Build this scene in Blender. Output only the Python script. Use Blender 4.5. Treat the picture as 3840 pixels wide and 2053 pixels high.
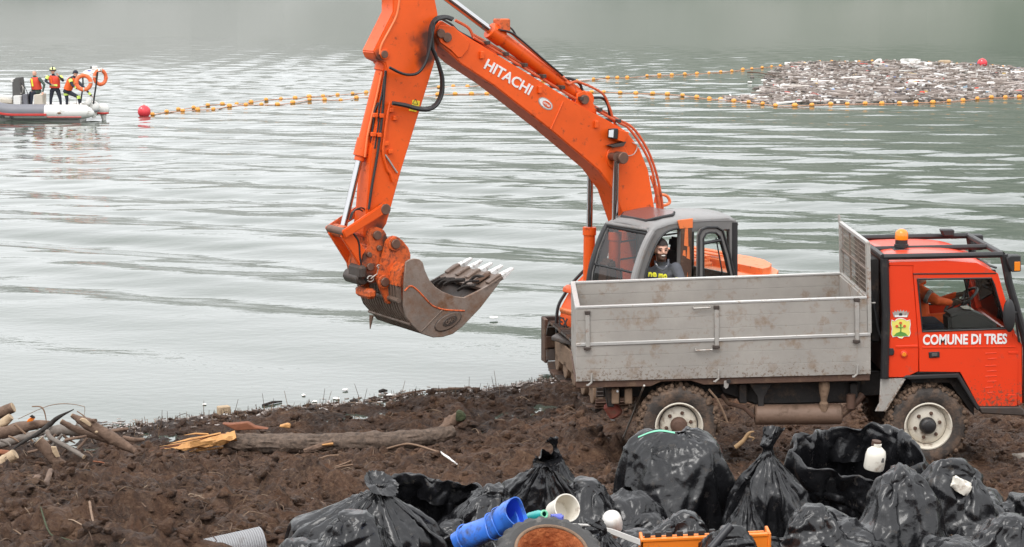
import bpy, bmesh, math, random, time
import numpy as np
from mathutils import Vector, Matrix, noise
from mathutils.geometry import tessellate_polygon
TSTART = time.time()
R = math.radians
for o in list(bpy.data.objects): bpy.data.objects.remove(o)
S = bpy.context.scene
COL = S.collection
# ---------------------------------------------------------------- camera
F_PX, CX, CY, CAM_H = 7770.0, 1920.0, 1026.5, 5.3
PITCH = math.atan((CY + 80) / F_PX)
cam_d = bpy.data.cameras.new('camera'); cam = bpy.data.objects.new('camera', cam_d); COL.objects.link(cam)
cam.location = (0, 0, CAM_H); cam.rotation_euler = (math.pi / 2 - PITCH, 0, 0)
cam_d.sensor_width = 36; cam_d.lens = 36 * F_PX / 3840; cam_d.clip_start = .1; cam_d.clip_end = 6000
S.camera = cam
# ---------------------------------------------------------------- sky, sun, exposure
SUN_EL, SUN_AZ = R(55), R(205)          # overcast: a high soft sun behind the camera
w = bpy.data.worlds.new('World'); S.world = w; w.use_nodes = True
nt = w.node_tree; bg = nt.nodes['Background']
sky = nt.nodes.new('ShaderNodeTexSky'); sky.sky_type = 'NISHITA'; sky.sun_disc = False
sky.sun_elevation = SUN_EL; sky.sun_rotation = SUN_AZ; sky.air_density = 1.0; sky.dust_density = 6.0; sky.ozone_density = 1.0
hs = nt.nodes.new('ShaderNodeHueSaturation'); hs.inputs['Saturation'].default_value = .10
nt.links.new(sky.outputs[0], hs.inputs['Color'])
# an even cloud deck over the clear sky: pale grey, a little uneven
ctc = nt.nodes.new('ShaderNodeTexCoord'); cn = nt.nodes.new('ShaderNodeTexNoise'); cn.inputs['Scale'].default_value = 1.6; cn.inputs['Detail'].default_value = 5
nt.links.new(ctc.outputs['Generated'], cn.inputs['Vector'])
cr = nt.nodes.new('ShaderNodeMix'); cr.data_type = 'RGBA'; cr.inputs['A'].default_value = (6.0, 6.15, 6.35, 1); cr.inputs['B'].default_value = (7.4, 7.45, 7.55, 1)
nt.links.new(cn.outputs['Fac'], cr.inputs['Factor'])
cm = nt.nodes.new('ShaderNodeMix'); cm.data_type = 'RGBA'; cm.inputs['Factor'].default_value = .85
nt.links.new(hs.outputs[0], cm.inputs['A']); nt.links.new(cr.outputs['Result'], cm.inputs['B']); nt.links.new(cm.outputs['Result'], bg.inputs[0])
bg.inputs[1].default_value = .15
sl = bpy.data.lights.new('sun', 'SUN'); sl.energy = .7; sl.angle = R(25); sl.color = (1, .97, .93)
so = bpy.data.objects.new('sun', sl); COL.objects.link(so); so.location = (0, -20, 60)
so.rotation_euler = (math.pi / 2 - SUN_EL, 0, math.pi - SUN_AZ)
S.view_settings.view_transform = 'Standard'; S.view_settings.look = 'None'
S.view_settings.exposure = 0.9; S.view_settings.gamma = 1; S.view_settings.use_curve_mapping = False
S.cycles.use_denoising = True; S.cycles.max_bounces = 8; S.cycles.caustics_reflective = False; S.cycles.caustics_refractive = False

# ---------------------------------------------------------------- pixel -> place
_fw = Vector((0, math.cos(PITCH), -math.sin(PITCH))); _up = Vector((0, math.sin(PITCH), math.cos(PITCH))); _c = Vector((0, 0, CAM_H))
def ray(x, y): return Vector((1, 0, 0)) * ((x - CX) / F_PX) + _up * (-(y - CY) / F_PX) + _fw
def atY(x, y, Y):
    d = ray(x, y); return _c + d * (Y / d.y)
def atZ(x, y, z=0.):
    d = ray(x, y); return _c + d * ((z - CAM_H) / d.z)
def k1(x, y): return (1200 + .4649 * x, .4649 * y)
def k2(x, y): return (1800 + .4649 * x, .4649 * y)
def k3(x, y): return (1200 + .5373 * x, 560 + .5373 * y)
def k4(x, y): return (2000 + .5085 * x, 700 + .5085 * y)
def k5(x, y): return (2960 + .6538 * x, 800 + .6538 * y)
def k6(x, y): return (2000 + .50466 * x, 1250 + .50466 * y)
def k8(x, y): return (2600 + .48137 * x, 150 + .48137 * y)
def k9(x, y): return (3100 + .28727 * x, 830 + .28727 * y)
def k10(x, y): return (.18884 * x, 220 + .18884 * y)
def k11(x, y): return (500 + .3882 * x, 200 + .3882 * y)
def k12(x, y): return (.2179 * x, 1480 + .2179 * y)      # log pile
def km(k, pts): return [k(*p) for p in pts]

# ---------------------------------------------------------------- numpy noise
def vnoise(x, y, seed):
    t = np.random.RandomState(seed).rand(256, 256)
    xi = np.floor(x).astype(int); yi = np.floor(y).astype(int); fx = x - xi; fy = y - yi
    fx = fx * fx * (3 - 2 * fx); fy = fy * fy * (3 - 2 * fy)
    a = t[xi & 255, yi & 255]; b = t[(xi + 1) & 255, yi & 255]; c = t[xi & 255, (yi + 1) & 255]; d = t[(xi + 1) & 255, (yi + 1) & 255]
    return (a + (b - a) * fx) * (1 - fy) + (c + (d - c) * fx) * fy - .5

# ---------------------------------------------------------------- materials
def rgb(h):  # sRGB 0-255 -> linear
    return tuple(((c / 255) / 12.92 if c / 255 <= .04045 else ((c / 255 + .055) / 1.055) ** 2.4) for c in h)
MATS = {}
def mat(name, col, rough=.5, metal=0., var=.12, scale=5., bump=0., bscale=30., dirt=None, spec=.5, coat=0., alpha=None, rvar=0.):
    m = bpy.data.materials.new(name); m.use_nodes = True; t = m.node_tree; N = t.nodes; L = t.links
    b = N['Principled BSDF']; b.inputs['Roughness'].default_value = rough; b.inputs['Metallic'].default_value = metal
    b.inputs['Specular IOR Level'].default_value = spec; b.inputs['Coat Weight'].default_value = coat
    tc = N.new('ShaderNodeTexCoord')
    n1 = N.new('ShaderNodeTexNoise'); n1.inputs['Scale'].default_value = scale; n1.inputs['Detail'].default_value = 6; n1.inputs['Roughness'].default_value = .65
    L.new(tc.outputs['Object'], n1.inputs['Vector'])
    mx = N.new('ShaderNodeMix'); mx.data_type = 'RGBA'
    mx.inputs['A'].default_value = (*[max(0, c * (1 - var * 1.6)) for c in col], 1); mx.inputs['B'].default_value = (*[min(1, c * (1 + var * 1.6)) for c in col], 1)
    L.new(n1.outputs['Fac'], mx.inputs['Factor']); out = mx.outputs['Result']
    if dirt:
        dcol, amt, dsc = dirt
        n2 = N.new('ShaderNodeTexNoise'); n2.inputs['Scale'].default_value = dsc; n2.inputs['Detail'].default_value = 8; n2.inputs['Roughness'].default_value = .7
        L.new(tc.outputs['Object'], n2.inputs['Vector'])
        mr = N.new('ShaderNodeMapRange'); mr.inputs['From Min'].default_value = .62 - amt * .3; mr.inputs['From Max'].default_value = .72 - amt * .1; mr.clamp = True
        L.new(n2.outputs['Fac'], mr.inputs['Value'])
        m2 = N.new('ShaderNodeMix'); m2.data_type = 'RGBA'; m2.inputs['B'].default_value = (*dcol, 1)
        L.new(mr.outputs[0], m2.inputs['Factor']); L.new(out, m2.inputs['A']); out = m2.outputs['Result']
        m3 = N.new('ShaderNodeMix'); m3.data_type = 'FLOAT'; m3.inputs['A'].default_value = rough; m3.inputs['B'].default_value = .85
        L.new(mr.outputs[0], m3.inputs['Factor']); L.new(m3.outputs['Result'], b.inputs['Roughness'])
    L.new(out, b.inputs['Base Color'])
    if bump:
        n3 = N.new('ShaderNodeTexNoise'); n3.inputs['Scale'].default_value = bscale; n3.inputs['Detail'].default_value = 5
        L.new(tc.outputs['Object'], n3.inputs['Vector'])
        bp = N.new('ShaderNodeBump'); bp.inputs['Strength'].default_value = bump; bp.inputs['Distance'].default_value = .02
        L.new(n3.outputs['Fac'], bp.inputs['Height']); L.new(bp.outputs[0], b.inputs['Normal'])
    if alpha is not None:
        b.inputs['Transmission Weight'].default_value = 0; b.inputs['Alpha'].default_value = alpha
    MATS[name] = m; return m
def grease(src, name, spots, col=(.03, .022, .018)):     # dark grease smeared round given points of a machine
    m = MATS[src].copy(); m.name = name; t = m.node_tree; N = t.nodes; L = t.links; b = N['Principled BSDF']; tc = N['Texture Coordinate']
    n = N.new('ShaderNodeTexNoise'); n.inputs['Scale'].default_value = 7; n.inputs['Detail'].default_value = 6; L.new(tc.outputs['Object'], n.inputs['Vector'])
    for p, r in spots:
        d = N.new('ShaderNodeVectorMath'); d.operation = 'DISTANCE'; L.new(tc.outputs['Object'], d.inputs[0]); d.inputs[1].default_value = p
        a = N.new('ShaderNodeMath'); a.operation = 'MULTIPLY_ADD'; L.new(n.outputs['Fac'], a.inputs[0]); a.inputs[1].default_value = -1.1 * r; L.new(d.outputs['Value'], a.inputs[2])
        mr = N.new('ShaderNodeMapRange'); mr.inputs['From Min'].default_value = .45 * r; mr.inputs['From Max'].default_value = -.25 * r; mr.inputs['To Max'].default_value = .9; L.new(a.outputs[0], mr.inputs['Value'])
        mx = N.new('ShaderNodeMix'); mx.data_type = 'RGBA'; mx.inputs['B'].default_value = (*col, 1); old = b.inputs['Base Color'].links[0].from_socket; L.new(old, mx.inputs['A']); L.new(mr.outputs[0], mx.inputs['Factor']); L.new(mx.outputs['Result'], b.inputs['Base Color'])
    MATS[name] = m
def splash(name, z0, z1, col=(.13, .075, .048)):          # mud spray thrown up from the ground, thinning with height
    m = MATS[name]; t = m.node_tree; N = t.nodes; L = t.links; b = N['Principled BSDF']; tc = N['Texture Coordinate']; sx = N.new('ShaderNodeSeparateXYZ'); L.new(tc.outputs['Object'], sx.inputs[0])
    n = N.new('ShaderNodeTexNoise'); n.inputs['Scale'].default_value = 34; n.inputs['Detail'].default_value = 7; n.inputs['Roughness'].default_value = .75; L.new(tc.outputs['Object'], n.inputs['Vector'])
    mr = N.new('ShaderNodeMapRange'); mr.inputs['From Min'].default_value = z0; mr.inputs['From Max'].default_value = z1; mr.inputs['To Min'].default_value = .44; mr.inputs['To Max'].default_value = .74; L.new(sx.outputs['Z'], mr.inputs['Value'])
    s_ = N.new('ShaderNodeMath'); s_.operation = 'SUBTRACT'; L.new(n.outputs['Fac'], s_.inputs[0]); L.new(mr.outputs[0], s_.inputs[1]); m2 = N.new('ShaderNodeMapRange'); m2.inputs['From Max'].default_value = .06; m2.inputs['To Max'].default_value = .85; L.new(s_.outputs[0], m2.inputs['Value'])
    mx = N.new('ShaderNodeMix'); mx.data_type = 'RGBA'; mx.inputs['B'].default_value = (*col, 1); old = b.inputs['Base Color'].links[0].from_socket; L.new(old, mx.inputs['A']); L.new(m2.outputs[0], mx.inputs['Factor']); L.new(mx.outputs['Result'], b.inputs['Base Color'])
MUD = (.085, .047, .029)
mat('orange_paint', (.76, .100, .011), .40, var=.20, scale=1.4, spec=.35, dirt=((.24, .05, .02), .12, 11), bump=.03, bscale=60)
mat('orange_worn', (.62, .11, .02), .5, var=.2, scale=4, dirt=((.045, .028, .02), .52, 16), bump=.2, bscale=50)
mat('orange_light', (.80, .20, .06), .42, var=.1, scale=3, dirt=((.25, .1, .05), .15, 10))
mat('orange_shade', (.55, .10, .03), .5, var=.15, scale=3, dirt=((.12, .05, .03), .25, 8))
mat('bucket_side', (.24, .19, .16), .42, .3, var=.3, scale=3, dirt=((.17, .085, .045), .55, 4), bump=.15, bscale=40)
mat('bucket_steel', (.16, .115, .09), .5, .25, var=.25, scale=4, dirt=((.10, .06, .04), .35, 9), bump=.15, bscale=40)
mat('dark_steel', (.07, .055, .048), .5, .35, var=.25, scale=8, dirt=((.09, .05, .03), .3, 12), bump=.15)
mat('tooth_steel', (.74, .73, .71), .36, .3, var=.2, scale=9, dirt=((.12, .09, .07), .30, 16))
mat('chrome', (.50, .50, .51), .12, 1., var=.05)
mat('pin_steel', (.16, .09, .065), .5, .5, var=.3, scale=12, bump=.1)
mat('rubber', (.016, .016, .017), .45, var=.3, scale=10)
mat('black_paint', (.018, .017, .018), .42, var=.2, scale=9, dirt=((.06, .045, .035), .12, 9))
mat('cab_grey', (.17, .165, .16), .45, var=.12, scale=5, dirt=((.2, .15, .12), .18, 12))
mat('cab_pale', (.25, .245, .24), .42, var=.1, scale=5, dirt=((.25, .2, .17), .15, 9))
mat('hatch_brown', (.13, .075, .07), .25, var=.12, scale=4)
mat('trim_black', (.02, .02, .021), .5, var=.15)
mat('seat_black', (.018, .018, .019), .7, var=.2, scale=14, bump=.2, bscale=80)
mat('white_paint', (.75, .75, .74), .45, var=.06, dirt=((.45, .2, .1), .08, 20))
mat('yellow_label', (.80, .62, .04), .5, var=.08)
mat('mud', MUD, .95, var=.35, scale=6, bump=.8, bscale=25)
mat('mud_dry', (.20, .13, .085), .92, var=.3, scale=7, bump=.6, bscale=30)
mat('truck_red', (.72, .048, .012), .30, var=.05, scale=2.5, dirt=((.32, .06, .03), .10, 6), coat=.25)
mat('truck_red_roof', (.72, .06, .022), .36, var=.06, scale=2.5, dirt=((.6, .2, .14), .15, 5), coat=.2)
mat('aluminium', (.36, .335, .305), .5, .25, var=.2, scale=2.2, dirt=((.25, .18, .125), .34, 5), bump=.05, bscale=18)
mat('wire_rusty', (.20, .155, .125), .7, .2, var=.4, scale=20)
mat('aluminium_bright', (.52, .51, .49), .35, .4, var=.1, scale=8, dirt=((.3, .22, .15), .15, 14))
mat('galv', (.42, .40, .37), .5, .4, var=.2, scale=9, dirt=((.22, .11, .06), .3, 9))
mat('rust_dark', (.10, .055, .038), .7, .2, var=.3, scale=8, dirt=((.2, .13, .08), .3, 9), bump=.2)
mat('chassis', (.022, .019, .018), .7, var=.4, scale=5, dirt=((.10, .065, .045), .30, 7), bump=.2)
mat('tank_brown', (.16, .10, .07), .6, .1, var=.2, scale=5, dirt=((.09, .055, .035), .3, 6), bump=.2)
mat('rim_cream', (.62, .57, .48), .45, var=.1, scale=6, dirt=((.20, .12, .075), .32, 9))
mat('tyre', (.036, .029, .025), .75, var=.3, scale=8, dirt=((.15, .095, .064), .62, 6), bump=.4, bscale=50)
mat('tyre_mud', (.12, .076, .050), .9, var=.35, scale=7, bump=1., bscale=26)
mat('amber', (.85, .24, .01), .2, var=.05, coat=.5)
mat('amber_deep', (.75, .22, .02), .25, var=.05)
mat('tow_red', (.22, .045, .03), .7, var=.3, dirt=((.12, .07, .045), .4, 9))
mat('branch_tan', (.27, .17, .085), .85, var=.3, scale=12)
mat('red_lens', (.5, .03, .02), .25, var=.05)
mat('lamp_glass', (.75, .78, .80), .12, var=.05, coat=.5)
mat('dash_grey', (.085, .082, .078), .6, var=.15, scale=8)
mat('crest_yellow', (.72, .66, .14), .5, var=.06); mat('crest_green', (.10, .28, .05), .5, var=.15); mat('crest_red', (.62, .10, .03), .5)
mat('skin', (.66, .38, .28), .55, var=.10, scale=10, spec=.4)
mat('hair_dark', (.022, .013, .010), .7, var=.3, scale=40, bump=.5, bscale=150)
mat('beard', (.10, .052, .036), .75, var=.3, scale=40)
mat('teeth', (.78, .74, .70), .35, var=.02); mat('eye_dark', (.02, .015, .012), .3, var=.02)
mat('jacket_grey', (.085, .09, .105), .8, var=.2, scale=9, bump=.5, bscale=22)
mat('hivis_yellow', (.75, .72, .05), .6, var=.06); mat('hivis_lime', (.62, .80, .16), .6, var=.06)
mat('suit_orange', (.80, .12, .018), .75, var=.12, scale=10, bump=.5, bscale=20)
mat('cab_back_shade', (.09, .035, .025), .8, var=.2, bump=.4, bscale=20)
mat('navy', (.022, .026, .04), .85, var=.2, scale=12, bump=.3); mat('vest_red', (.62, .06, .03), .7, var=.12, scale=12)
mat('green_jacket', (.05, .075, .06), .8, var=.15, bump=.3); mat('helmet_lime', (.72, .78, .32), .3, var=.04); mat('glove', (.10, .07, .05), .8, var=.2)
mat('ring_orange', (.80, .16, .05), .5, var=.06); mat('boat_white', (.72, .71, .68), .35, var=.05, dirt=((.45, .42, .38), .15, 4)); mat('boat_grey', (.17, .17, .19), .5, var=.1)
mat('boat_beige', (.55, .50, .42), .6, var=.1); mat('stripe_red', (.60, .05, .04), .4, var=.05)
mat('buoy_red', (.68, .045, .06), .4, var=.08, scale=3); mat('float_yellow', (.78, .34, .06), .45, var=.12, scale=3); mat('rope', (.55, .30, .20), .8, var=.2)
mat('bark', (.145, .092, .064), .9, var=.5, scale=18, bump=.9, bscale=20, dirt=((.075, .042, .027), .4, 5))
mat('bark_trunk', (.12, .085, .064), .9, var=.62, scale=24, bump=1., bscale=22, dirt=((.035, .024, .018), .42, 9))
mat('bark_grey', (.17, .145, .125), .85, var=.25, scale=6, bump=.5, bscale=22, dirt=((.09, .055, .038), .3, 4))
mat('bark_black', (.022, .017, .014), .8, var=.3, scale=12, bump=.7, bscale=30)
mat('wood_fresh', (.50, .25, .085), .7, var=.40, scale=9, bump=.6, bscale=35)
mat('wood_pale', (.42, .31, .20), .75, var=.25, scale=9, bump=.5, bscale=30)
mat('wood_red', (.20, .07, .032), .8, var=.3, scale=10, bump=.5)
mat('moss', (.045, .055, .024), .95, var=.4, scale=14, bump=1.)
mat('twig', (.20, .125, .08), .85, var=.3, scale=12)
mat('stone_pale', (.36, .31, .26), .85, var=.3, scale=5, bump=.5)
mat('foam_white', (.80, .78, .75), .7, var=.1, scale=6, bump=.5, dirt=((.45, .36, .28), .2, 4))
mat('blue_plastic', (.035, .16, .62), .35, var=.12, scale=4, dirt=((.05, .045, .045), .36, 9), coat=.1)
mat('blue_plastic_inner', (.02, .07, .55), .45, var=.1)
mat('white_plastic', (.72, .68, .60), .4, var=.08, scale=5, dirt=((.24, .15, .09), .25, 7))
mat('teal_plastic', (.03, .38, .35), .3, var=.12); mat('green_plastic', (.16, .52, .32), .3, var=.1)
mat('clear_white', (.62, .60, .57), .3, var=.1, scale=4, dirt=((.45, .40, .34), .2, 5))
mat('rust', (.36, .10, .03), .9, var=.5, scale=6, bump=1., bscale=30, dirt=((.55, .20, .07), .4, 12))
mat('old_tyre', (.055, .053, .052), .8, var=.2, scale=6, dirt=((.2, .18, .16), .25, 8), bump=.3)
mat('crate_orange', (.80, .20, .015), .4, var=.06, dirt=((.3, .12, .04), .12, 12))
mat('pipe_grey', (.33, .33, .34), .45, var=.1, dirt=((.16, .13, .12), .25, 7))
mat('pipe_black', (.02, .02, .024), .4, var=.2)
mat('strap_green', (.16, .50, .33), .5, var=.1)
mat('cardboard', (.60, .57, .36), .7, var=.15, scale=10)
mat('brown_inside', (.14, .07, .045), .8, var=.3)
mat('debris_grey', (.20, .17, .16), .8, var=.2)
mat('blue_bottle', (.10, .28, .62), .3); mat('label_blue', (.10, .12, .45), .5, var=.4, scale=40)
# plastic bag film
m = mat('bag_film', (.0085, .0085, .0098), .26, var=.2, scale=6, spec=.5, dirt=((.055, .045, .038), .10, 16))
splash('truck_red', .55, 1.25); splash('aluminium', .78, 1.35, (.17, .115, .08))
# window glass: thin, mostly clear with a real reflection
def glassmat(name, tint, refl):
    m = bpy.data.materials.new(name); m.use_nodes = True; t = m.node_tree; N = t.nodes; L = t.links
    N.remove(N['Principled BSDF']); o = N['Material Output']
    tr = N.new('ShaderNodeBsdfTransparent'); tr.inputs[0].default_value = (*tint, 1); gl = N.new('ShaderNodeBsdfGlossy'); gl.inputs['Roughness'].default_value = .04
    fr = N.new('ShaderNodeFresnel'); fr.inputs[0].default_value = refl; mx = N.new('ShaderNodeMixShader')
    L.new(fr.outputs[0], mx.inputs[0]); L.new(tr.outputs[0], mx.inputs[1]); L.new(gl.outputs[0], mx.inputs[2]); L.new(mx.outputs[0], o.inputs[0])
    MATS[name] = m
glassmat('glass', (.95, .97, .96), 1.4); glassmat('glass_clear', (.95, .97, .96), 1.12); glassmat('glass_tint', (.80, .79, .78), 1.5)

# ---------------------------------------------------------------- mesh builder
ORG = {}
def link(name, me, parent=None, loc=None):
    o = bpy.data.objects.new(name, me); COL.objects.link(o)
    if parent is not None:
        o.parent = parent; ORG[o] = ORG[parent]
    else:
        ORG[o] = Vector(loc) if loc is not None else Vector((0, 0, 0)); o.location = ORG[o]
    return o
def thing(name, loc, label, cat, group=None):
    o = link(name, None, None, loc); o.empty_display_size = .2
    o['label'] = label; o['category'] = cat
    if group: o['group'] = group
    return o
def tag(o, label, cat, group=None):
    o['label'] = label; o['category'] = cat
    if group: o['group'] = group
    return o
def axes(ax):
    ax = Vector(ax).normalized(); u = ax.orthogonal().normalized(); return ax, u, ax.cross(u)
class MB:
    def __init__(s): s.v = []; s.f = []
    def add(s, vs, fs):
        n = len(s.v); s.v += [Vector(p) for p in vs]; s.f += [tuple(i + n for i in f) for f in fs]; return s
    def prism(s, poly, vec, holes=()):
        vec = Vector(vec); loops = [[Vector(p) for p in poly]] + [[Vector(p) for p in h] for h in holes]
        allp = [p for l in loops for p in l]; n = len(allp); fs = []
        nrm = Vector((0, 0, 0))
        for a, b in zip(loops[0], loops[0][1:] + loops[0][:1]): nrm += a.cross(b)
        flip = nrm.dot(vec) > 0
        if holes:
            tr = [tuple(t) for t in tessellate_polygon(loops)]
            tn = Vector((0, 0, 0))
            a, b, c = (allp[i] for i in tr[0]); 
            for (i, j, k) in tr:
                g = (allp[j] - allp[i]).cross(allp[k] - allp[i])
                t = (i, j, k) if g.dot(vec) < 0 else (i, k, j)
                fs.append(t); fs.append(tuple(q + n for q in reversed(t)))
        else:
            base = tuple(range(n)); base = base[::-1] if flip else base
            fs.append(base); fs.append(tuple(q + n for q in reversed(base)))
        st = 0
        for li, l in enumerate(loops):
            m = len(l)
            for i in range(m):
                a, b = st + i, st + (i + 1) % m
                fs.append((a, b, b + n, a + n) if flip else (b, a, a + n, b + n))
            st += m
        return s.add(allp + [p + vec for p in allp], fs)
    def box(s, c, size, X=(1, 0, 0), Y=(0, 1, 0)):
        c = Vector(c); X = Vector(X).normalized(); Y = Vector(Y).normalized(); Z = X.cross(Y).normalized(); a, b, d = [q / 2 for q in size]
        vs = [c + X * (a * i) + Y * (b * j) + Z * (d * k) for k in (-1, 1) for j in (-1, 1) for i in (-1, 1)]
        return s.add(vs, [(0, 2, 3, 1), (4, 5, 7, 6), (0, 1, 5, 4), (1, 3, 7, 5), (3, 2, 6, 7), (2, 0, 4, 6)])
    def tube(s, pts, r, n=8, cap=True, flat=1.):
        pts = [Vector(p) for p in pts]; m = len(pts); rs = r if isinstance(r, (list, tuple)) else [r] * m
        ts = [(pts[min(i + 1, m - 1)] - pts[max(i - 1, 0)]).normalized() for i in range(m)]
        u = ts[0].orthogonal().normalized()
        if abs(ts[0].z) < .95: u = Vector((0, 0, 1)).cross(ts[0]).normalized()
        vs = []; fs = []
        for i in range(m):
            u = (u - ts[i] * u.dot(ts[i])).normalized(); v = ts[i].cross(u)
            for k in range(n):
                a = 2 * math.pi * k / n; vs.append(pts[i] + (u * math.cos(a) + v * math.sin(a) * flat) * rs[i])
        for i in range(m - 1):
            for k in range(n): fs.append((i * n + k, i * n + (k + 1) % n, (i + 1) * n + (k + 1) % n, (i + 1) * n + k))
        if cap: fs.append(tuple(reversed(range(n)))); fs.append(tuple(range((m - 1) * n, m * n)))
        return s.add(vs, fs)
    def lathe(s, prof, c, ax, n=24, mod=None):
        c = Vector(c); ax, u, v = axes(ax); vs = []; fs = []; m = len(prof)
        for j, (r, h) in enumerate(prof):
            for k in range(n):
                a = 2 * math.pi * k / n; rr = r * (mod(j, k) if mod else 1); vs.append(c + ax * h + (u * math.cos(a) + v * math.sin(a)) * rr)
        for j in range(m - 1):
            for k in range(n): fs.append((j * n + k, j * n + (k + 1) % n, (j + 1) * n + (k + 1) % n, (j + 1) * n + k))
        if prof[0][0] > 1e-5: pass
        return s.add(vs, fs)
    def disc(s, c, ax, r, t, n=20): return s.lathe([(0, 0), (r, 0), (r, t), (0, t)], c, ax, n)
    def ell(s, c, rad, n=14, m=9, X=(1, 0, 0), Y=(0, 1, 0)):
        c = Vector(c); X = Vector(X).normalized(); Y = Vector(Y).normalized(); Z = X.cross(Y); vs = []; fs = []
        for j in range(m):
            t = math.pi * j / (m - 1)
            for k in range(n):
                a = 2 * math.pi * k / n; vs.append(c + X * (rad[0] * math.sin(t) * math.cos(a)) + Y * (rad[1] * math.sin(t) * math.sin(a)) + Z * (-rad[2] * math.cos(t)))
        for j in range(m - 1):
            for k in range(n): fs.append((j * n + k, j * n + (k + 1) % n, (j + 1) * n + (k + 1) % n, (j + 1) * n + k))
        return s.add(vs, fs)
    def mesh(s, org=Vector((0, 0, 0)), bevel=0., seg=1, smooth=35, name='m', merge=False):
        me = bpy.data.meshes.new(name); me.from_pydata([p - org for p in s.v], [], s.f)
        bm = bmesh.new(); bm.from_mesh(me)
        bmesh.ops.remove_doubles(bm, verts=bm.verts, dist=1e-5)
        bmesh.ops.dissolve_degenerate(bm, dist=1e-6, edges=bm.edges)
        bmesh.ops.recalc_face_normals(bm, faces=bm.faces)
        if bevel:
            es = [e for e in bm.edges if len(e.link_faces) == 2 and e.calc_face_angle(0) > R(30)]
            bmesh.ops.bevel(bm, geom=es, offset=bevel, segments=seg, affect='EDGES', clamp_overlap=True)
        bm.to_mesh(me); bm.free()
        me.polygons.foreach_set('use_smooth', [True] * len(me.polygons)); me.set_sharp_from_angle(angle=R(smooth)); me.update()
        return me
    def build(s, name, m, parent=None, bevel=0., seg=1, smooth=35, loc=None, label=None):
        org = ORG[parent] if parent is not None else (Vector(loc) if loc is not None else Vector((0, 0, 0)))
        me = s.mesh(org, bevel, seg, smooth, name); me.materials.append(MATS[m])
        o = link(name, me, parent, org)
        if label: o['label'] = label
        return o
def spline(pts, n=6):
    pts = [Vector(p) for p in pts]
    if len(pts) < 3: return pts
    out = []
    P = [pts[0] * 2 - pts[1]] + pts + [pts[-1] * 2 - pts[-2]]
    for i in range(1, len(P) - 2):
        a, b, c, d = P[i - 1:i + 3]
        for k in range(n):
            t = k / n; out.append(.5 * ((2 * b) + (c - a) * t + (2 * a - 5 * b + 4 * c - d) * t * t + (3 * b - a - 3 * c + d) * t ** 3))
    out.append(pts[-1]); return out
def text(name, s, org, X, Y, height, m, parent, xs=1., off=0., ext=.003, align='LEFT', width=None):
    cu = bpy.data.curves.new('txt', 'FONT'); cu.body = s; cu.size = 1; cu.extrude = ext / height * .7; cu.offset = off; cu.resolution_u = 3
    t = bpy.data.objects.new('txt', cu); COL.objects.link(t); dg = bpy.context.evaluated_depsgraph_get()
    me = bpy.data.meshes.new_from_object(t.evaluated_get(dg)); bpy.data.objects.remove(t)
    X = Vector(X).normalized(); Y = Vector(Y).normalized(); Z = X.cross(Y); k = height / .72
    mx = max(v.co.x for v in me.vertices); mn = min(v.co.x for v in me.vertices)
    sx = xs * k if width is None else width / (mx - mn)
    for v in me.vertices:
        c = v.co.copy(); v.co = Vector(org) + X * ((c.x - mn) * sx) + Y * (c.y * k) + Z * (c.z * k) - ORG[parent]
    me.materials.clear(); me.materials.append(MATS[m]); return link(name, me, parent)
# ================================================================ SETTING
def lines(parts):
    out = []
    for a, b, st in parts: out += list(np.arange(a, b, st))
    out.append(parts[-1][1]); return np.array(out)
def grid_obj(name, xs, ys, zf, m, smooth=True):
    X, Y = np.meshgrid(xs, ys); Z = zf(X, Y); nx, ny = len(xs), len(ys)
    co = np.stack([X, Y, Z], -1).reshape(-1, 3).astype(np.float32)
    i = np.arange(nx - 1)[None, :] + nx * np.arange(ny - 1)[:, None]; i = i.ravel()
    f = np.stack([i, i + 1, i + nx + 1, i + nx], -1).ravel().astype(np.int32); nf = len(i)
    me = bpy.data.meshes.new(name); me.vertices.add(len(co)); me.vertices.foreach_set('co', co.ravel())
    me.loops.add(nf * 4); me.loops.foreach_set('vertex_index', f); me.polygons.add(nf)
    me.polygons.foreach_set('loop_start', np.arange(0, nf * 4, 4, dtype=np.int32)); me.update(calc_edges=True); me.validate()
    me.polygons.foreach_set('use_smooth', np.ones(nf, bool)); me.materials.append(m)
    o = link(name, me); o['kind'] = 'structure'; return o
SHX = [-60, -6, -4.5, -3, -1.44, -.42, .5, 1.2, 2.5, 8, 60]; SHY = [22.8, 23.7, 24.25, 24.85, 26.0, 26.3, 26.9, 28.8, 31, 31, 31]
PY = [-30, 0, 6, 9, 11, 13, 16, 18.6, 20, 21.3, 22]; PZ = [6.0, 3.7, 3.15, 2.6, 2.2, 1.80, 1.12, .62, .50, .33, .20]
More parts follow.
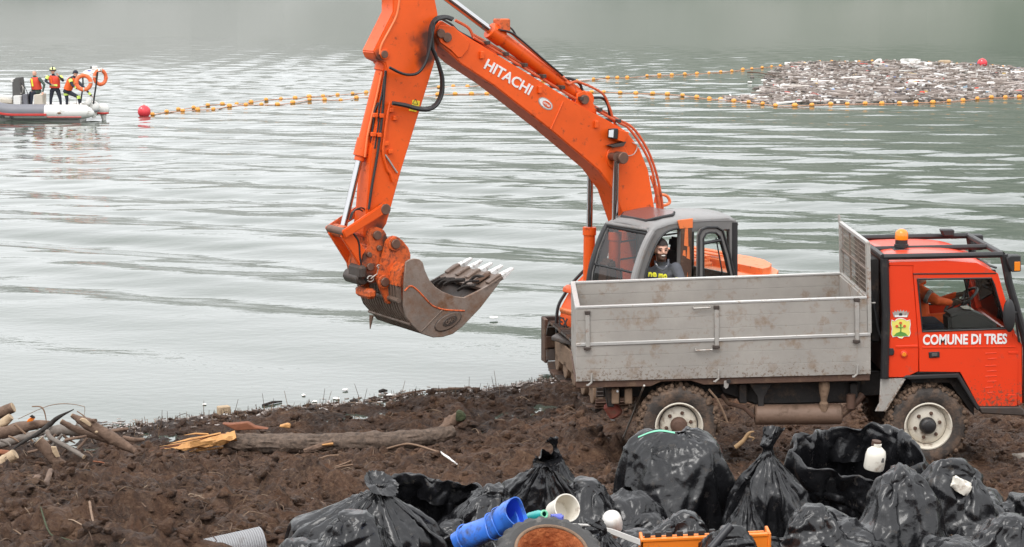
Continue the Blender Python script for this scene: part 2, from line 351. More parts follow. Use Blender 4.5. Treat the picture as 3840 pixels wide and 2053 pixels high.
def ground_base(X, Y):
    X = np.asarray(X, float); Y = np.asarray(Y, float)
    ys = np.interp(X, SHX, SHY); z1 = np.interp(Y, PY, PZ)
    t = np.clip((Y - 22) / np.maximum(ys - 22, .3), 0, 4); z2 = .20 - .17 * t - np.maximum(0, t - 1) * .5
    z = np.where(Y < 22, z1, z2)
    # spoil heaps: by the excavator's track, in front of the log, and at the truck's tail
    for hx, hy, hr, hh in [(.55, 23.2, .6, .08), (1.25, 22.2, .6, .08), (-.1, 21.6, .7, .08), (.9, 20.9, .55, .18), (-1.2, 20.2, .9, .08), (-5.0, 20.6, 1.0, .08), (-2.6, 18.2, 1.1, .12), (-5.2, 17.5, 1.2, .16), (.3, 18.3, .9, .12)]:
        z = z + hh * np.exp(-((X - hx) ** 2 + (Y - hy) ** 2) / hr ** 2)
    sm_ = lambda t: np.clip(t, 0, 1) ** 2 * (3 - 2 * np.clip(t, 0, 1))
    z = z - .10 * sm_((.7 - X) / 1.0) * sm_((Y - 18) / 2.2) * sm_((24.5 - Y) / 2.0)      # lower strand left of the truck
    z = z - .13 * sm_((-3.7 - X) / .7) * sm_((Y - 19.6) / .9) * sm_((22.4 - Y) / .8)          # scour under the log pile
    z = z - .24 * sm_((X + 1.9) / .8) * sm_((14.6 - Y) / 1.4)                              # hollow where the bags are piled
    return z
def ground_z(X, Y, fine=True):
    X = np.asarray(X, float); Y = np.asarray(Y, float); z = ground_base(X, Y)
    if not fine: return z
    rough = np.where((X > 1.3) & (Y > 18.6) & (Y < 21.6), .55, 1.0) * np.clip((np.interp(X, SHX, SHY) - Y + .8) / 2.2, .22, 1)
    rough = rough * np.where(Y > 21, .7, 1.)
    n = vnoise(X * 1.1, Y * 1.1, 1) * .26 + vnoise(X * 2.7 + 5, Y * 2.7, 2) * .20
    wx = X + vnoise(X * 3, Y * 3, 8) * .25; wy = Y + vnoise(X * 3 + 9, Y * 3, 9) * .25
    c = np.abs(vnoise(wx * 5.3, wy * 5.3, 3)) * .24 + np.abs(vnoise(wx * 12, wy * 12, 4)) * .14 + vnoise(X * 24, Y * 24, 5) * .035 + np.maximum(0, vnoise(wx * 9.5, wy * 9.5, 6) - .12) * .22
    return z + rough * (n + (c - .07))
m = bpy.data.materials.new('shore_mud'); m.use_nodes = True; N = m.node_tree.nodes; L = m.node_tree.links; b = N['Principled BSDF']
tc = N.new('ShaderNodeTexCoord')
def nz(scale, det=8, ro=.68):
    n = N.new('ShaderNodeTexNoise'); n.inputs['Scale'].default_value = scale; n.inputs['Detail'].default_value = det; n.inputs['Roughness'].default_value = ro
    L.new(tc.outputs['Object'], n.inputs['Vector']); return n
def ramp(fac, stops):
    r = N.new('ShaderNodeValToRGB'); e = r.color_ramp.elements
    while len(e) < len(stops): e.new(.5)
    for q, (p, c) in zip(e, stops): q.position = p; q.color = (*c, 1)
    L.new(fac, r.inputs[0]); return r.outputs[0]
c1 = ramp(nz(1.5).outputs['Fac'], [(.34, (.030, .017, .012)), (.47, (.092, .048, .028)), (.56, (.155, .076, .041)), (.68, (.23, .128, .074))])
c2 = ramp(nz(22).outputs['Fac'], [(.36, (.028, .016, .012)), (.5, (.090, .048, .029)), (.62, (.18, .110, .068)), (.74, (.32, .225, .16))])
mx = N.new('ShaderNodeMix'); mx.data_type = 'RGBA'; mx.inputs['Factor'].default_value = .58; L.new(c1, mx.inputs['A']); L.new(c2, mx.inputs['B'])
mr = N.new('ShaderNodeMapRange'); mr.inputs['From Min'].default_value = .63; mr.inputs['From Max'].default_value = .70; L.new(nz(2.6, 4).outputs['Fac'], mr.inputs['Value'])
mx2 = N.new('ShaderNodeMix'); mx2.data_type = 'RGBA'; mx2.inputs['B'].default_value = (.165, .078, .040, 1); L.new(mr.outputs[0], mx2.inputs['Factor']); L.new(mx.outputs['Result'], mx2.inputs['A'])
sxy = N.new('ShaderNodeSeparateXYZ'); L.new(tc.outputs['Object'], sxy.inputs[0]); wet = N.new('ShaderNodeMapRange'); wet.inputs['From Min'].default_value = .17; wet.inputs['From Max'].default_value = .03; L.new(sxy.outputs['Z'], wet.inputs['Value'])   # soaked along the waterline
mx3 = N.new('ShaderNodeMix'); mx3.data_type = 'RGBA'; mx3.blend_type = 'MULTIPLY'; mx3.inputs['B'].default_value = (.45, .45, .47, 1); L.new(wet.outputs[0], mx3.inputs['Factor']); L.new(mx2.outputs['Result'], mx3.inputs['A']); L.new(mx3.outputs['Result'], b.inputs['Base Color'])
rr = N.new('ShaderNodeMapRange'); rr.inputs['From Min'].default_value = .35; rr.inputs['From Max'].default_value = .65; rr.inputs['To Min'].default_value = .48; rr.inputs['To Max'].default_value = .97; L.new(nz(3).outputs['Fac'], rr.inputs['Value']); L.new(rr.outputs[0], b.inputs['Roughness'])
b.inputs['Specular IOR Level'].default_value = .35
bp = N.new('ShaderNodeBump'); bp.inputs['Strength'].default_value = 1.; bp.inputs['Distance'].default_value = .075; L.new(nz(30, 8, .72).outputs['Fac'], bp.inputs['Height']); L.new(bp.outputs[0], b.inputs['Normal'])
MATS['shore_mud'] = m
gx = lines([(-60, -12, 4), (-12, -7.2, .2), (-7.2, 6.4, .034), (6.4, 12, .2), (12, 60, 4)])
gy = lines([(-30, 6, 2), (6, 10, .2), (10, 28, .036), (28, 34, .15), (34, 60, 2)])
grid_obj('shore_ground', gx, gy, ground_z, m)
def gz(x, y): return float(ground_z(np.array([x]), np.array([y]))[0])
def gzb(x, y): return float(ground_base(np.array([x]), np.array([y]))[0])
def onG(px, py, lift=0.):
    d = ray(px, py); lo, hi = 6., 45.
    for i in range(40):
        Y = (lo + hi) / 2; p = _c + d * (Y / d.y)
        if p.z > gzb(p.x, p.y) + lift: lo = Y
        else: hi = Y
    return _c + d * (lo / d.y)
# ---- lake
def waves(X, Y):
    X = np.asarray(X, float); Y = np.asarray(Y, float)
    far = np.clip(1.25 - Y / 170., .0, 1); fine = np.clip((Y - 40) / 22., .18, 1); longw = np.clip(1.5 - Y / 130., .45, 1); shore = np.clip((Y - 26) / 12., .12, 1)
    patch = np.clip(.62 + 1.5 * vnoise(X * .05 + 3, Y * .028, 21), .12, 1.4); patch3 = np.clip(.75 + .9 * vnoise(X * .03 + 1, Y * .03, 29), .3, 1.2); patch2 = np.clip(.5 + 1.9 * vnoise(X * .09, Y * .05 + 7, 22), .0, 1.5)
    wx = X + .7 * vnoise(X * .13, Y * .1, 23) + 4 * vnoise(X * .02, Y * .02, 24); wy = Y + .8 * vnoise(X * .11 + 4, Y * .1, 25) + 4 * vnoise(X * .018 + 8, Y * .02, 26)
    z = np.zeros_like(X)
    for th, lam, a, pm, ph in [(62, 4.1, .052, patch3, 0), (80, 2.4, .020, patch, 1), (100, 1.5, .016, patch2, 2), (50, 6.0, .030, patch3, 3), (75, 3.0, .014, patch, 2.2), (66, 1.35, .0185, patch, 4), (108, 1.1, .0125, patch, 2.7), (84, .95, .008, patch3, .7), (120, 2.1, .010, patch, 5), (90, .85, .0045, patch2, 1.2)]:
        k = 2 * math.pi / lam; q = (wx * math.cos(R(th)) + wy * math.sin(R(th))) * k + ph
        sn = np.sin(q); z += a * pm * (sn + .25 * np.cos(2 * q)) * (longw if lam > 2.6 else fine)
    chop = vnoise(X * 1.7, Y * 2.4, 27) * .022 * patch2 + vnoise(X * 3.6, Y * 5.0, 28) * .009 * patch
    return (z * shore + chop * np.clip(shore, .35, 1) * fine) * far + .0
m = bpy.data.materials.new('lake_surface'); m.use_nodes = True; N = m.node_tree.nodes; L = m.node_tree.links; b = N['Principled BSDF']; tc = N.new('ShaderNodeTexCoord')
b.inputs['Roughness'].default_value = .04; b.inputs['IOR'].default_value = 1.38
c1 = ramp(nz(.05, 3).outputs['Fac'], [(.3, (.052, .070, .054)), (.7, (.078, .094, .076))]); L.new(c1, b.inputs['Base Color'])
mp = N.new('ShaderNodeMapping'); mp.inputs['Scale'].default_value = (1, 1.5, 1); L.new(tc.outputs['Object'], mp.inputs[0])
n = N.new('ShaderNodeTexNoise'); n.inputs['Scale'].default_value = 4.; n.inputs['Detail'].default_value = 3; L.new(mp.outputs[0], n.inputs['Vector'])
bp = N.new('ShaderNodeBump'); bp.inputs['Strength'].default_value = .25; bp.inputs['Distance'].default_value = .02; L.new(n.outputs['Fac'], bp.inputs['Height']); L.new(bp.outputs[0], b.inputs['Normal'])
wxs = lines([(-900, -60, 40), (-60, -26, 1.0), (-26, 40, .22), (40, 80, 1.0), (80, 900, 40)])
ys = [22.]
while ys[-1] < 190: ys.append(ys[-1] + max(.10, .0022 * ys[-1]))
wys = np.concatenate([np.array(ys), lines([(ys[-1] + 3, 400, 4), (400, 1700, 50)])])
grid_obj('lake_water', wxs, wys, waves, m)
# ---- the far valley side, seen in the water's reflection
m = bpy.data.materials.new('hillside'); m.use_nodes = True; N = m.node_tree.nodes; L = m.node_tree.links; b = N['Principled BSDF']; tc = N.new('ShaderNodeTexCoord'); b.inputs['Roughness'].default_value = 1
c1 = ramp(nz(.007, 6).outputs['Fac'], [(.38, (.042, .060, .040)), (.5, (.095, .112, .085)), (.62, (.18, .185, .16))]); c2 = ramp(nz(.006, 6).outputs['Fac'], [(.38, (.11, .12, .105)), (.5, (.19, .195, .18)), (.62, (.30, .30, .285))])
sx = N.new('ShaderNodeSeparateXYZ'); L.new(tc.outputs['Object'], sx.inputs[0]); mr = N.new('ShaderNodeMapRange'); mr.inputs['From Min'].default_value = -140; mr.inputs['From Max'].default_value = 160; L.new(sx.outputs['X'], mr.inputs['Value'])   # woods rightward; left side paled in colour for a brighter, hazy reflection
mxh = N.new('ShaderNodeMix'); mxh.data_type = 'RGBA'; L.new(mr.outputs[0], mxh.inputs['Factor']); L.new(c2, mxh.inputs['A']); L.new(c1, mxh.inputs['B']); L.new(mxh.outputs['Result'], b.inputs['Base Color'])
ha = np.radians(np.linspace(-75, 75, 121)); hr = np.linspace(0, 1, 26)
verts = []; fs = []
for a in ha:
    deg = math.degrees(a); el = np.interp(deg, [-75, -30, -14, -6, 2, 8, 14, 30, 75], [6, 5.4, 5.3, 6.0, 7.8, 10.8, 13.5, 14, 12]) * (1 + .22 * float(vnoise(np.array([deg * .22]), np.array([1.5]), 31)[0]) + .12 * float(vnoise(np.array([deg * .9]), np.array([1.5]), 32)[0]))
    for t in hr:
        d = 760 + 900 * t; e = math.tan(R(el)) * (t ** .8); z = -3 + d * e + 14 * float(vnoise(np.array([a * 40]), np.array([t * 14]), 33)[0]) * min(1, t * 4)
        verts.append((d * math.sin(a), d * math.cos(a), z))
nr = len(hr)
for i in range(len(ha) - 1):
    for j in range(nr - 1): fs.append((i * nr + j, (i + 1) * nr + j, (i + 1) * nr + j + 1, i * nr + j + 1))
me = bpy.data.meshes.new('far_hillside'); me.from_pydata(verts, [], fs); me.materials.append(m); o = link('far_hillside', me); o['kind'] = 'structure'
# ================================================================ EXCAVATOR
TH = R(30); XF = Vector((-math.cos(TH), -math.sin(TH), 0)); XL = Vector((math.sin(TH), -math.cos(TH), 0)); ZZ = Vector((0, 0, 1))
XO = Vector((2.145, 26.764, 0))
def XM(t, L, z): return XO + XF * t + XL * L + ZZ * z
def EX(p, L):
    d = ray(*p); p0 = XO + XL * L; t = (p0 - _c).dot(XL) / d.dot(XL); return _c + d * t
def EXs(pts, L, k=None): return [EX(k(*p) if k else p, L) for p in pts]
ex = thing('excavator', (XO.x, XO.y, gzb(XO.x, XO.y)), 'orange tracked excavator with raised boom and slotted bucket, standing at the water\'s edge', 'excavator')
BW = .21
def loc_(p): return tuple(p - ORG[ex])
grease('orange_paint', 'arm_paint', [(loc_(EX(k1(880, 330), .155)), .26), (loc_(EX(k1(850, 470), .155)), .16), (loc_(EX(k1(480, 470), .155)), .10), (loc_(EX(k3(400, 560), .155)), .16), (loc_(EX(k3(430, 430), .155)), .10)])
grease('orange_paint', 'boom_paint', [(loc_(EX(k1(960, 330), .21)), .20), (loc_(EX(k1(1040, 300), .21)), .10), (loc_(EX((2312, 590), .21)), .14)], (.09, .035, .02))
grease('orange_worn', 'coupler_paint', [(loc_(EX(k3(330, 900), .215)), .22), (loc_(EX(k3(300, 760), .215)), .12), (loc_(EX(k3(460, 640), .215)), .12)])
boom_px = [(1630, 122), (1638, 94), (1656, 78), (1711, 110), (1776, 152), (1800, 166), (2125, 366), (2311, 470), (2352, 495), (2400, 560), (2432, 640), (2455, 780), (2470, 900), (2480, 1060), (2400, 1080), (2372, 960), (2345, 840), (2305, 720), (2246, 640), (2065, 488), (1851, 321), (1730, 242), (1690, 205), (1645, 168)]
boom = MB().prism(EXs(boom_px, BW), -XL * BW * 2).build('boom', 'boom_paint', ex, .012, 2)
# weld seam, reinforcing plate at the nose, pin boss
def seam(a, b, L, r, parent, m='orange_paint'): return MB().tube([EX(a, L), EX(b, L)], r, 6).build('weld_seam', m, parent)
seam(k2(670, 820), k2(570, 1045), BW + .002, .011, boom)
seam((2285, 600), (2345, 555), BW + .002, .008, boom)
MB().prism(EXs([(1638, 118), (1648, 95), (1700, 100), (1760, 160), (1752, 188), (1728, 216), (1715, 216), (1690, 190), (1650, 160)], BW + .002), -XL * -.018).build('nose_plate', 'orange_paint', boom, .005)
for cx, cy, r in [(1651, 126, .055), (1675, 141, .058)]:
    MB().disc(EX((cx, cy), BW + .018), XL, r, .03, 20).build('pin_cap', 'pin_steel', boom, .006)
MB().disc(EX((2312, 590), BW), XL, .16, .02, 28).build('pivot_boss', 'orange_paint', boom, .006)
MB().disc(EX((2312, 590), BW + .02), XL, .075, .17, 20).build('cylinder_pin', 'pin_steel', boom, .008)
MB().prism(EXs([(2270, 545), (2335, 530), (2325, 548), (2285, 552)], BW + .004), XL * .09).build('lamp_bracket', 'dark_steel', boom, .004)
MB().prism(EXs(km(k2, [(1085, 1040), (1170, 1065), (1130, 1145), (1075, 1130)]), BW + .003), XL * .10).build('lamp_housing', 'orange_paint', boom, .006)
lp = MB().prism(EXs(km(k2, [(1032, 1040), (1085, 1035), (1080, 1120), (1028, 1115)]), BW + .02), XL * .09).build('work_lamp', 'trim_black', boom, .006)
MB().prism(EXs(km(k2, [(1040, 1052), (1078, 1048), (1073, 1110), (1036, 1105)]), BW + .112), XL * .006).build('lens', 'lamp_glass', lp)
for p in [(1305, 445)]: MB().box(EX(k1(*p), BW + .02), (.05, .04, .09), XF, XL).build('hose_clip', 'orange_paint', boom, .006)
for p in [(483, 725), (938, 1005)]: MB().box(EX(k2(*p), BW + .02), (.05, .04, .09), XF, XL).build('hose_clip', 'orange_paint', boom, .006)
# maker's name and badge
bx = (EX((1999, 352), BW) - EX((1812, 222), BW)).normalized(); by = XL.cross(bx).normalized()
by = by if by.z > 0 else -by
X0 = EX((1813, 255), BW + .003); X1 = EX((1983, 357), BW + .003)
text('maker_name', 'HITACHI', X0, (X1 - X0), by, .128, 'white_paint', boom, off=.022, ext=.004, width=(X1 - X0).length)
bc = EX(k2(528, 838), BW)
def oval(c, X, Y, a, b_, n=28): return [c + X * (a * math.cos(2 * math.pi * i / n)) + Y * (b_ * math.sin(2 * math.pi * i / n)) for i in range(n)]
bd = MB().prism(oval(bc, bx, by, .115, .062), XL * .004).build('dealer_badge', 'galv', boom)
MB().prism(oval(bc + XL * .0045, bx, by, .100, .050), XL * .003).build('badge_ring', 'white_paint', bd)
MB().prism(oval(bc + XL * .008 + bx * .02, bx, by, .070, .036), XL * .003).build('badge_field', 'crest_red', bd)
text('badge_lettering', 'omai', bc + XL * .012 - bx * .038 - by * .014, bx, by, .036, 'white_paint', bd, off=.01, ext=.002, width=.10)
# hydraulic pipes and hoses along the boom top
def run(name, pts, r, m, L=0., n=7, parent=ex, sub=5): return MB().tube(spline([EX(p[:2], p[2] if len(p) > 2 else L) for p in pts], sub), r, n).build(name, m, parent)
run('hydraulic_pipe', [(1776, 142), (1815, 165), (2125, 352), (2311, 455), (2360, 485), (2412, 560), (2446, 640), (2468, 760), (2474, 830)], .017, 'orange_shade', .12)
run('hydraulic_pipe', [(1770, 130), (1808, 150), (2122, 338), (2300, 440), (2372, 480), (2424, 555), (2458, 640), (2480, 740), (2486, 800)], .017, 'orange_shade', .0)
run('hydraulic_pipe', [k1(1090, 165), k1(1200, 230), k1(1245, 320), k1(1290, 350), (1860, 205)], .018, 'orange_shade', .05)
run('hydraulic_hose', [k1(975, 150), k1(1060, 200), k1(1110, 250), k1(1180, 290), k1(1300, 350)], .014, 'rubber', .1)
for a in range(8):
    t = a / 7; p = (1810 + (2300 - 1810) * t, 160 + (452 - 160) * t); MB().box(EX(p, .05), (.05, .30, .045), XF, XL).build('pipe_clamp', 'dark_steel', boom, .004)
# hoses hanging round the boom-arm joint
for i, dl in enumerate((.26, .30, .34)):
    run('hydraulic_hose', [k1(1075 - i * 6, 150 + i * 7), k1(1010, 132 + i * 8), k1(930, 150 + i * 12), k1(890 + i * 14, 220), k1(880 + i * 10, 320), k1(870 + i * 3, 430), k1(845, 520), k1(790, 590), k1(720, 605), k1(650, 590), k1(560, 545)], .017, 'rubber', dl)
run('hydraulic_hose', [k1(950, 160), k1(905, 230), k1(905, 370), k1(930, 440), k1(965, 540), k1(990, 640), k1(985, 760), k1(940, 850), k1(870, 888), k1(780, 880), k1(690, 855), k1(585, 835)], .022, 'rubber', .32)
run('hydraulic_hose', [k1(945, 165), k1(895, 240), k1(898, 370), k1(925, 445), k1(958, 545), k1(978, 640), k1(970, 760), k1(930, 840), k1(865, 875), k1(780, 868), k1(690, 845), k1(585, 828)], .018, 'rubber', .28)
# ---- arm (stick)
AW = .155
arm_px = [(1440, -105), (1462, -185), (1530, -190), (1590, -70), (1632, 0), (1642, 52), (1640, 190), (1628, 242), (1505, 640), (1450, 840), (1436, 862), (1415, 892), (1388, 902), (1362, 885), (1375, 791), (1393, 560), (1451, 262), (1445, 238), (1412, 222), (1400, 195), (1412, 170), (1474, 45), (1474, -20)]
arm = MB().prism(EXs(arm_px, AW), -XL * AW * 2).build('arm', 'arm_paint', ex, .012, 2)
run('edge_rail', [(1500, -20), (1488, 55), (1462, 110), (1430, 170), (1424, 205)], .014, 'orange_light', AW, parent=arm)
MB().disc(EX(k1(520, 440), AW), XL, .062, .02, 20).build('pin_cap', 'orange_paint', arm, .005)
MB().disc(EX(k1(520, 440), AW + .02), XL, .045, .012, 18).build('pin_cap', 'pin_steel', arm, .004)
MB().disc(EX(k3(435, 415), AW), XL, .065, .10, 18).build('pin_cap', 'pin_steel', arm, .006)
run('arm_pipe', [k1(530, 570), k1(505, 900), k1(470, 1200), k1(420, 1500), k3(340, 420)], .016, 'trim_black', AW + .015, parent=arm)
run('arm_pipe', [k1(565, 830), k1(540, 960), k1(520, 1120), k1(510, 1240), k1(545, 1370), k3(490, 170), k3(510, 230)], .017, 'orange_paint', AW + .02, parent=arm)
run('arm_hose', [k1(525, 1250), k1(560, 1300), k1(610, 1377), k3(540, 165)], .011, 'galv', AW + .02, parent=arm)
for p in [(605, 955), (565, 1225), (495, 935), (475, 1090), (575, 890), (535, 1160), (430, 1085), (445, 930)]:
    MB().box(EX(k1(*p), AW + .015), (.055, .05, .05), XF, XL).build('hose_clip', 'orange_paint', arm, .006)
ly = EX(k1(772, 840), AW + .002); ax_ = (EX((1528, 560), AW) - EX((1628, 242), AW)).normalized(); ay_ = XL.cross(ax_)
lb = MB().box(ly, (.10, .006, .085), (EX(k1(800, 800), AW) - EX(k1(745, 790), AW)).normalized(), XL).build('warning_label', 'yellow_label', arm)
e1, e2 = EX(k1(745, 838), AW + .0065), EX(k1(790, 845), AW + .0065); e3 = EX(k1(772, 800), AW + .0065)
for a, b_ in ((e1, e2), (e2, e3), (e3, e1)): MB().tube([a, b_], .0035, 4).build('warning_triangle', 'trim_black', lb)
MB().box(EX(k1(748, 893), AW + .002), (.10, .006, .022), (EX(k1(800, 800), AW) - EX(k1(745, 790), AW)).normalized(), XL).build('warning_label', 'yellow_label', arm)
# ---- cylinders
def cyl(name, a, b_, r, m, n=18): return MB().tube([a, b_], r, n).build(name, m, ex, .004)
def lerp(a, b_, t): return a + (b_ - a) * t
# arm cylinder
A0, A1 = EX((2185, 372), 0), EX((1500, -140), 0)
cb0, cb1 = EX((2168, 357), 0), EX((1858, 130), 0)
t_ = cyl('arm_cylinder', cb0, cb1, .088, 'orange_paint')
cyl('cylinder_gland', lerp(cb0, cb1, .93), lerp(cb0, cb1, 1.07), .105, 'orange_paint')
cyl('cylinder_rod', cb1, A1, .048, 'chrome')
MB().disc(A0 - XL * .12, XL, .10, .24, 20).build('cylinder_eye', 'orange_paint', ex, .01)
for s in (-1, 1): MB().prism(EXs([(2160, 395), (2165, 350), (2195, 340), (2222, 375), (2240, 430)], .12 * s + (.02 if s > 0 else 0)), -XL * .04).build('cylinder_bracket', 'orange_paint', ex, .008)
MB().disc(EX((2187, 374), .142), XL, .06, .05, 16).build('cylinder_pin', 'pin_steel', ex, .006)
run('hydraulic_hose', [k2(215, 205), k2(265, 245), k2(300, 310)], .012, 'rubber', .07)
run('hydraulic_pipe', [k2(160, 240), k2(250, 270), k2(330, 340), k2(520, 500), k2(660, 620), k2(700, 650)], .014, 'orange_shade', .10)
run('hydraulic_hose', [k2(150, 240), k2(245, 262), k2(335, 325), k2(525, 490), k2(670, 612)], .011, 'rubber', .12)
run('hydraulic_hose', [k2(670, 632), k2(740, 640), k2(805, 680), k2(830, 735), k2(890, 785), k2(990, 795), k2(1035, 860), k2(1045, 960)], .018, 'rubber', .06)
run('hydraulic_pipe', [k2(690, 665), k2(720, 680), k2(770, 660), k2(840, 680), k2(920, 715), k2(1000, 770), k2(1050, 880), k2(1090, 1000), k2(1180, 1080)], .016, 'orange_shade', .1)
MB().box(EX(k2(175, 205), 0), (.14, .2, .16), XF, XL).build('valve_block', 'orange_worn', ex, .015)
run('lamp_cable', [k2(1165, 1265), k2(1240, 1245), k2(1268, 1180), k2(1230, 1150)], .006, 'galv', BW + .02)
# bucket cylinder, on the back of the arm
B0, B1, B2 = EX((1437, 240), 0), EX((1352, 580), 0), EX((1286, 860), 0)
cyl('bucket_cylinder', B0, B1, .072, 'orange_paint'); cyl('cylinder_gland', lerp(B0, B1, .83), lerp(B0, B1, 1.02), .086, 'orange_paint'); cyl('cylinder_gland', lerp(B0, B1, 1.0), lerp(B0, B1, 1.07), .062, 'orange_paint')
cyl('cylinder_gland', lerp(B0, B1, -.03), lerp(B0, B1, .08), .092, 'orange_paint')
cyl('cylinder_rod', B1, B2, .042, 'chrome')
run('hydraulic_pipe', [(1432, 270), (1415, 350), (1380, 500), (1368, 590)], .014, 'orange_light', .085)
run('hydraulic_hose', [k1(470, 830), k1(440, 900), k1(430, 1000), k1(415, 1130), k1(420, 1240), k1(415, 1377)], .014, 'rubber', .1)
run('hydraulic_hose', [k1(520, 620), k1(500, 760), k1(480, 850), k1(470, 1000), k1(440, 1200)], .013, 'rubber', .15)
# boom lift cylinders
for s in (-1, 1):
    L = s * .30
    top = EX((2312, 590), BW + .1) + XL * (L - BW - .1); bot = top + XF * .02 - ZZ * 1.75
    cyl('lift_cylinder_rod', top, lerp(top, bot, .62), .04, 'chrome'); cyl('lift_cylinder', lerp(top, bot, .55), bot, .075, 'orange_paint'); cyl('cylinder_gland', lerp(top, bot, .54), lerp(top, bot, .60), .088, 'orange_paint')
MB().tube([EX((2312, 590), BW + .15), EX((2312, 590), BW + .15) - XL * .72], .05, 14).build('cylinder_pin', 'pin_steel', ex)
run('hose_bundle', [k4(900, 120), k4(905, 80), k4(940, 60), k4(990, 75), k4(1005, 120), k4(960, 140), k4(910, 130)], .02, 'orange_light', -.1)
for q in range(3): run('hydraulic_hose', [(2440, 660 + q * 4), (2458 + q * 6, 720), (2466 + q * 5, 790), (2470 + q * 4, 850)], .016, 'orange_light', .05 - q * .07)
# ---- bucket linkage
for s in (-1, 1):
    L = s * (AW + .045)
    pa, pb = EX((1434, 783), AW + .045) + XL * (L - AW - .045), EX((1296, 872), AW + .045) + XL * (L - AW - .045)
    d_ = (pb - pa).normalized(); u = XL.cross(d_).normalized()
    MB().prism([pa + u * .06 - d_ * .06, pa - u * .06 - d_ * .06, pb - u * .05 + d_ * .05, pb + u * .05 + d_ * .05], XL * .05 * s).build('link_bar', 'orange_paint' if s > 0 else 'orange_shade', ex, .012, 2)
    pc, pd = pb, EX((1383, 1000), AW + .045) + XL * (L - AW - .045)
    d_ = (pd - pc).normalized(); u = XL.cross(d_).normalized()
    MB().prism([pc + u * .07, pc - u * .07, pd - u * .09, pd + u * .09], -XL * .06 * s).build('bucket_link', 'orange_paint', ex, .012, 2)
MB().tube([EX((1296, 872), .225), EX((1296, 872), .225) - XL * .45], .048, 18).build('link_pin', 'pin_steel', ex, .008)
MB().tube([EX((1296, 872), .14), EX((1296, 872), .14) - XL * .28], .075, 18).build('link_bushing', 'orange_worn', ex, .008)
run('hydraulic_hose', [k3(215, 490), k3(240, 430), k3(290, 410), k3(320, 430)], .009, 'rubber', .1)
run('hydraulic_hose', [k3(205, 495), k3(225, 440), k3(270, 420), k3(310, 440)], .009, 'rubber', .05)
run('hydraulic_hose', [k3(235, 590), k3(270, 650), k3(280, 760), k3(300, 860), k3(320, 920)], .012, 'rubber', .20)
# ---- quick coupler and bucket
CW = .215
cp_px = km(k3, [(330, 600), (350, 560), (395, 543), (445, 560), (472, 605), (468, 665), (440, 720), (440, 800), (425, 860), (405, 925), (350, 940), (300, 880), (285, 800), (300, 740), (340, 680)])
cp = MB().prism(EXs(cp_px, CW), -XL * CW * 2).build('quick_coupler', 'coupler_paint', ex, .015, 2)
for p, r in [((395, 600), .055), ((345, 820), .045), ((410, 690), .035), ((340, 735), .03)]: MB().disc(EX(k3(*p), CW), XL, r, .035, 16).build('pin_cap', 'pin_steel', cp, .005)
MB().tube([EX(k3(300, 905), .2), EX(k3(300, 905), .2) - XL * .4], .085, 12).build('coupler_lock', 'dark_steel', cp, .02); MB().box(EX(k3(262, 850), .1), (.10, .34, .16), XF, XL).build('coupler_lock', 'dark_steel', cp, .03)
MB().box(EX(k3(320, 1000), .1), (.13, .36, .12), XF, XL).build('coupler_lock', 'orange_worn', cp, .035)
MB().tube([EX(k3(410, 820), CW + .06), EX(k3(400, 870), CW + .06), EX(k3(385, 880), CW + .06), EX(k3(355, 905), CW + .06)], .008, 6).build('locking_pin', 'galv', cp)
MB().tube(oval(EX(k3(352, 905), CW + .05), XF, ZZ, .04, .035, 14), .008, 6).build('pin_ring', 'galv', cp)
MB().tube(oval(EX(k3(410, 820), CW + .06), XF, ZZ, .022, .022, 12), .006, 6).build('pin_ring', 'galv', cp)
BKW = .58
ear_px = km(k3, [(470, 640), (500, 612), (530, 605), (580, 640), (620, 690), (635, 740), (632, 790), (600, 830), (600, 1090), (470, 1080), (440, 1010), (395, 900), (430, 800), (455, 700)])
bk = MB().prism(EXs(km(k3, [(600, 790), (625, 772), (660, 764), (695, 770), (718, 790), (735, 850), (765, 915), (805, 960), (850, 992), (940, 1028), (1008, 1036), (1100, 992), (1255, 905), (1290, 882), (1235, 960), (1120, 1110), (1000, 1235), (930, 1290), (860, 1312), (790, 1316), (700, 1285), (640, 1225), (600, 1170), (582, 1080), (590, 900)]), BKW), -XL * .035).build('bucket', 'bucket_side', ex, .006)
prof = EXs(km(k3, [(600, 800), (560, 860), (548, 960), (556, 1060), (582, 1140), (640, 1225), (700, 1285), (790, 1316), (860, 1312), (930, 1290), (1000, 1235), (1120, 1110), (1235, 960), (1285, 890)]), BKW)
far = MB().prism([p - XL * (2 * BKW - .035) for p in EXs(km(k3, [(600, 790), (660, 764), (718, 790), (735, 850), (765, 915), (850, 992), (940, 1028), (1008, 1036), (1100, 992), (1290, 882), (1120, 1110), (1000, 1235), (860, 1312), (790, 1316), (700, 1285), (600, 1170), (560, 1060), (550, 940), (565, 850)]), BKW)], -XL * .035).build('side_plate', 'dark_steel', bk, .006)
def shell(a, b_, L0, L1, th, name, m, parent):
    mb = MB(); pts = prof[a:b_]; n = len(pts); cen = EX(k3(860, 1000), BKW)
    o = [p + XL * (L0 - BKW) for p in pts]; i_ = [p + (cen - p).normalized() * th + XL * (L0 - BKW) for p in pts]
    mb.prism(o + i_[::-1], XL * (L1 - L0)); return mb.build(name, m, parent, .004)
shell(7, 14, -BKW + .036, BKW - .036, .03, 'floor_plate', 'dark_steel', bk)
nst = 15; stw = (2 * BKW - .08) / nst
for q in range(nst): shell(2, 8, -BKW + .04 + q * stw + stw * .24, -BKW + .04 + q * stw + stw * .76, .06, 'slot_bar', 'bucket_steel', bk)
shell(0, 3, -BKW + .04, BKW - .04, .05, 'top_plate', 'orange_worn', bk)
MB().tube([prof[5] + XL * -.02, prof[5] + XL * (-.02 - 2 * BKW + .04)], .02, 8).build('cross_bar', 'bucket_steel', bk)
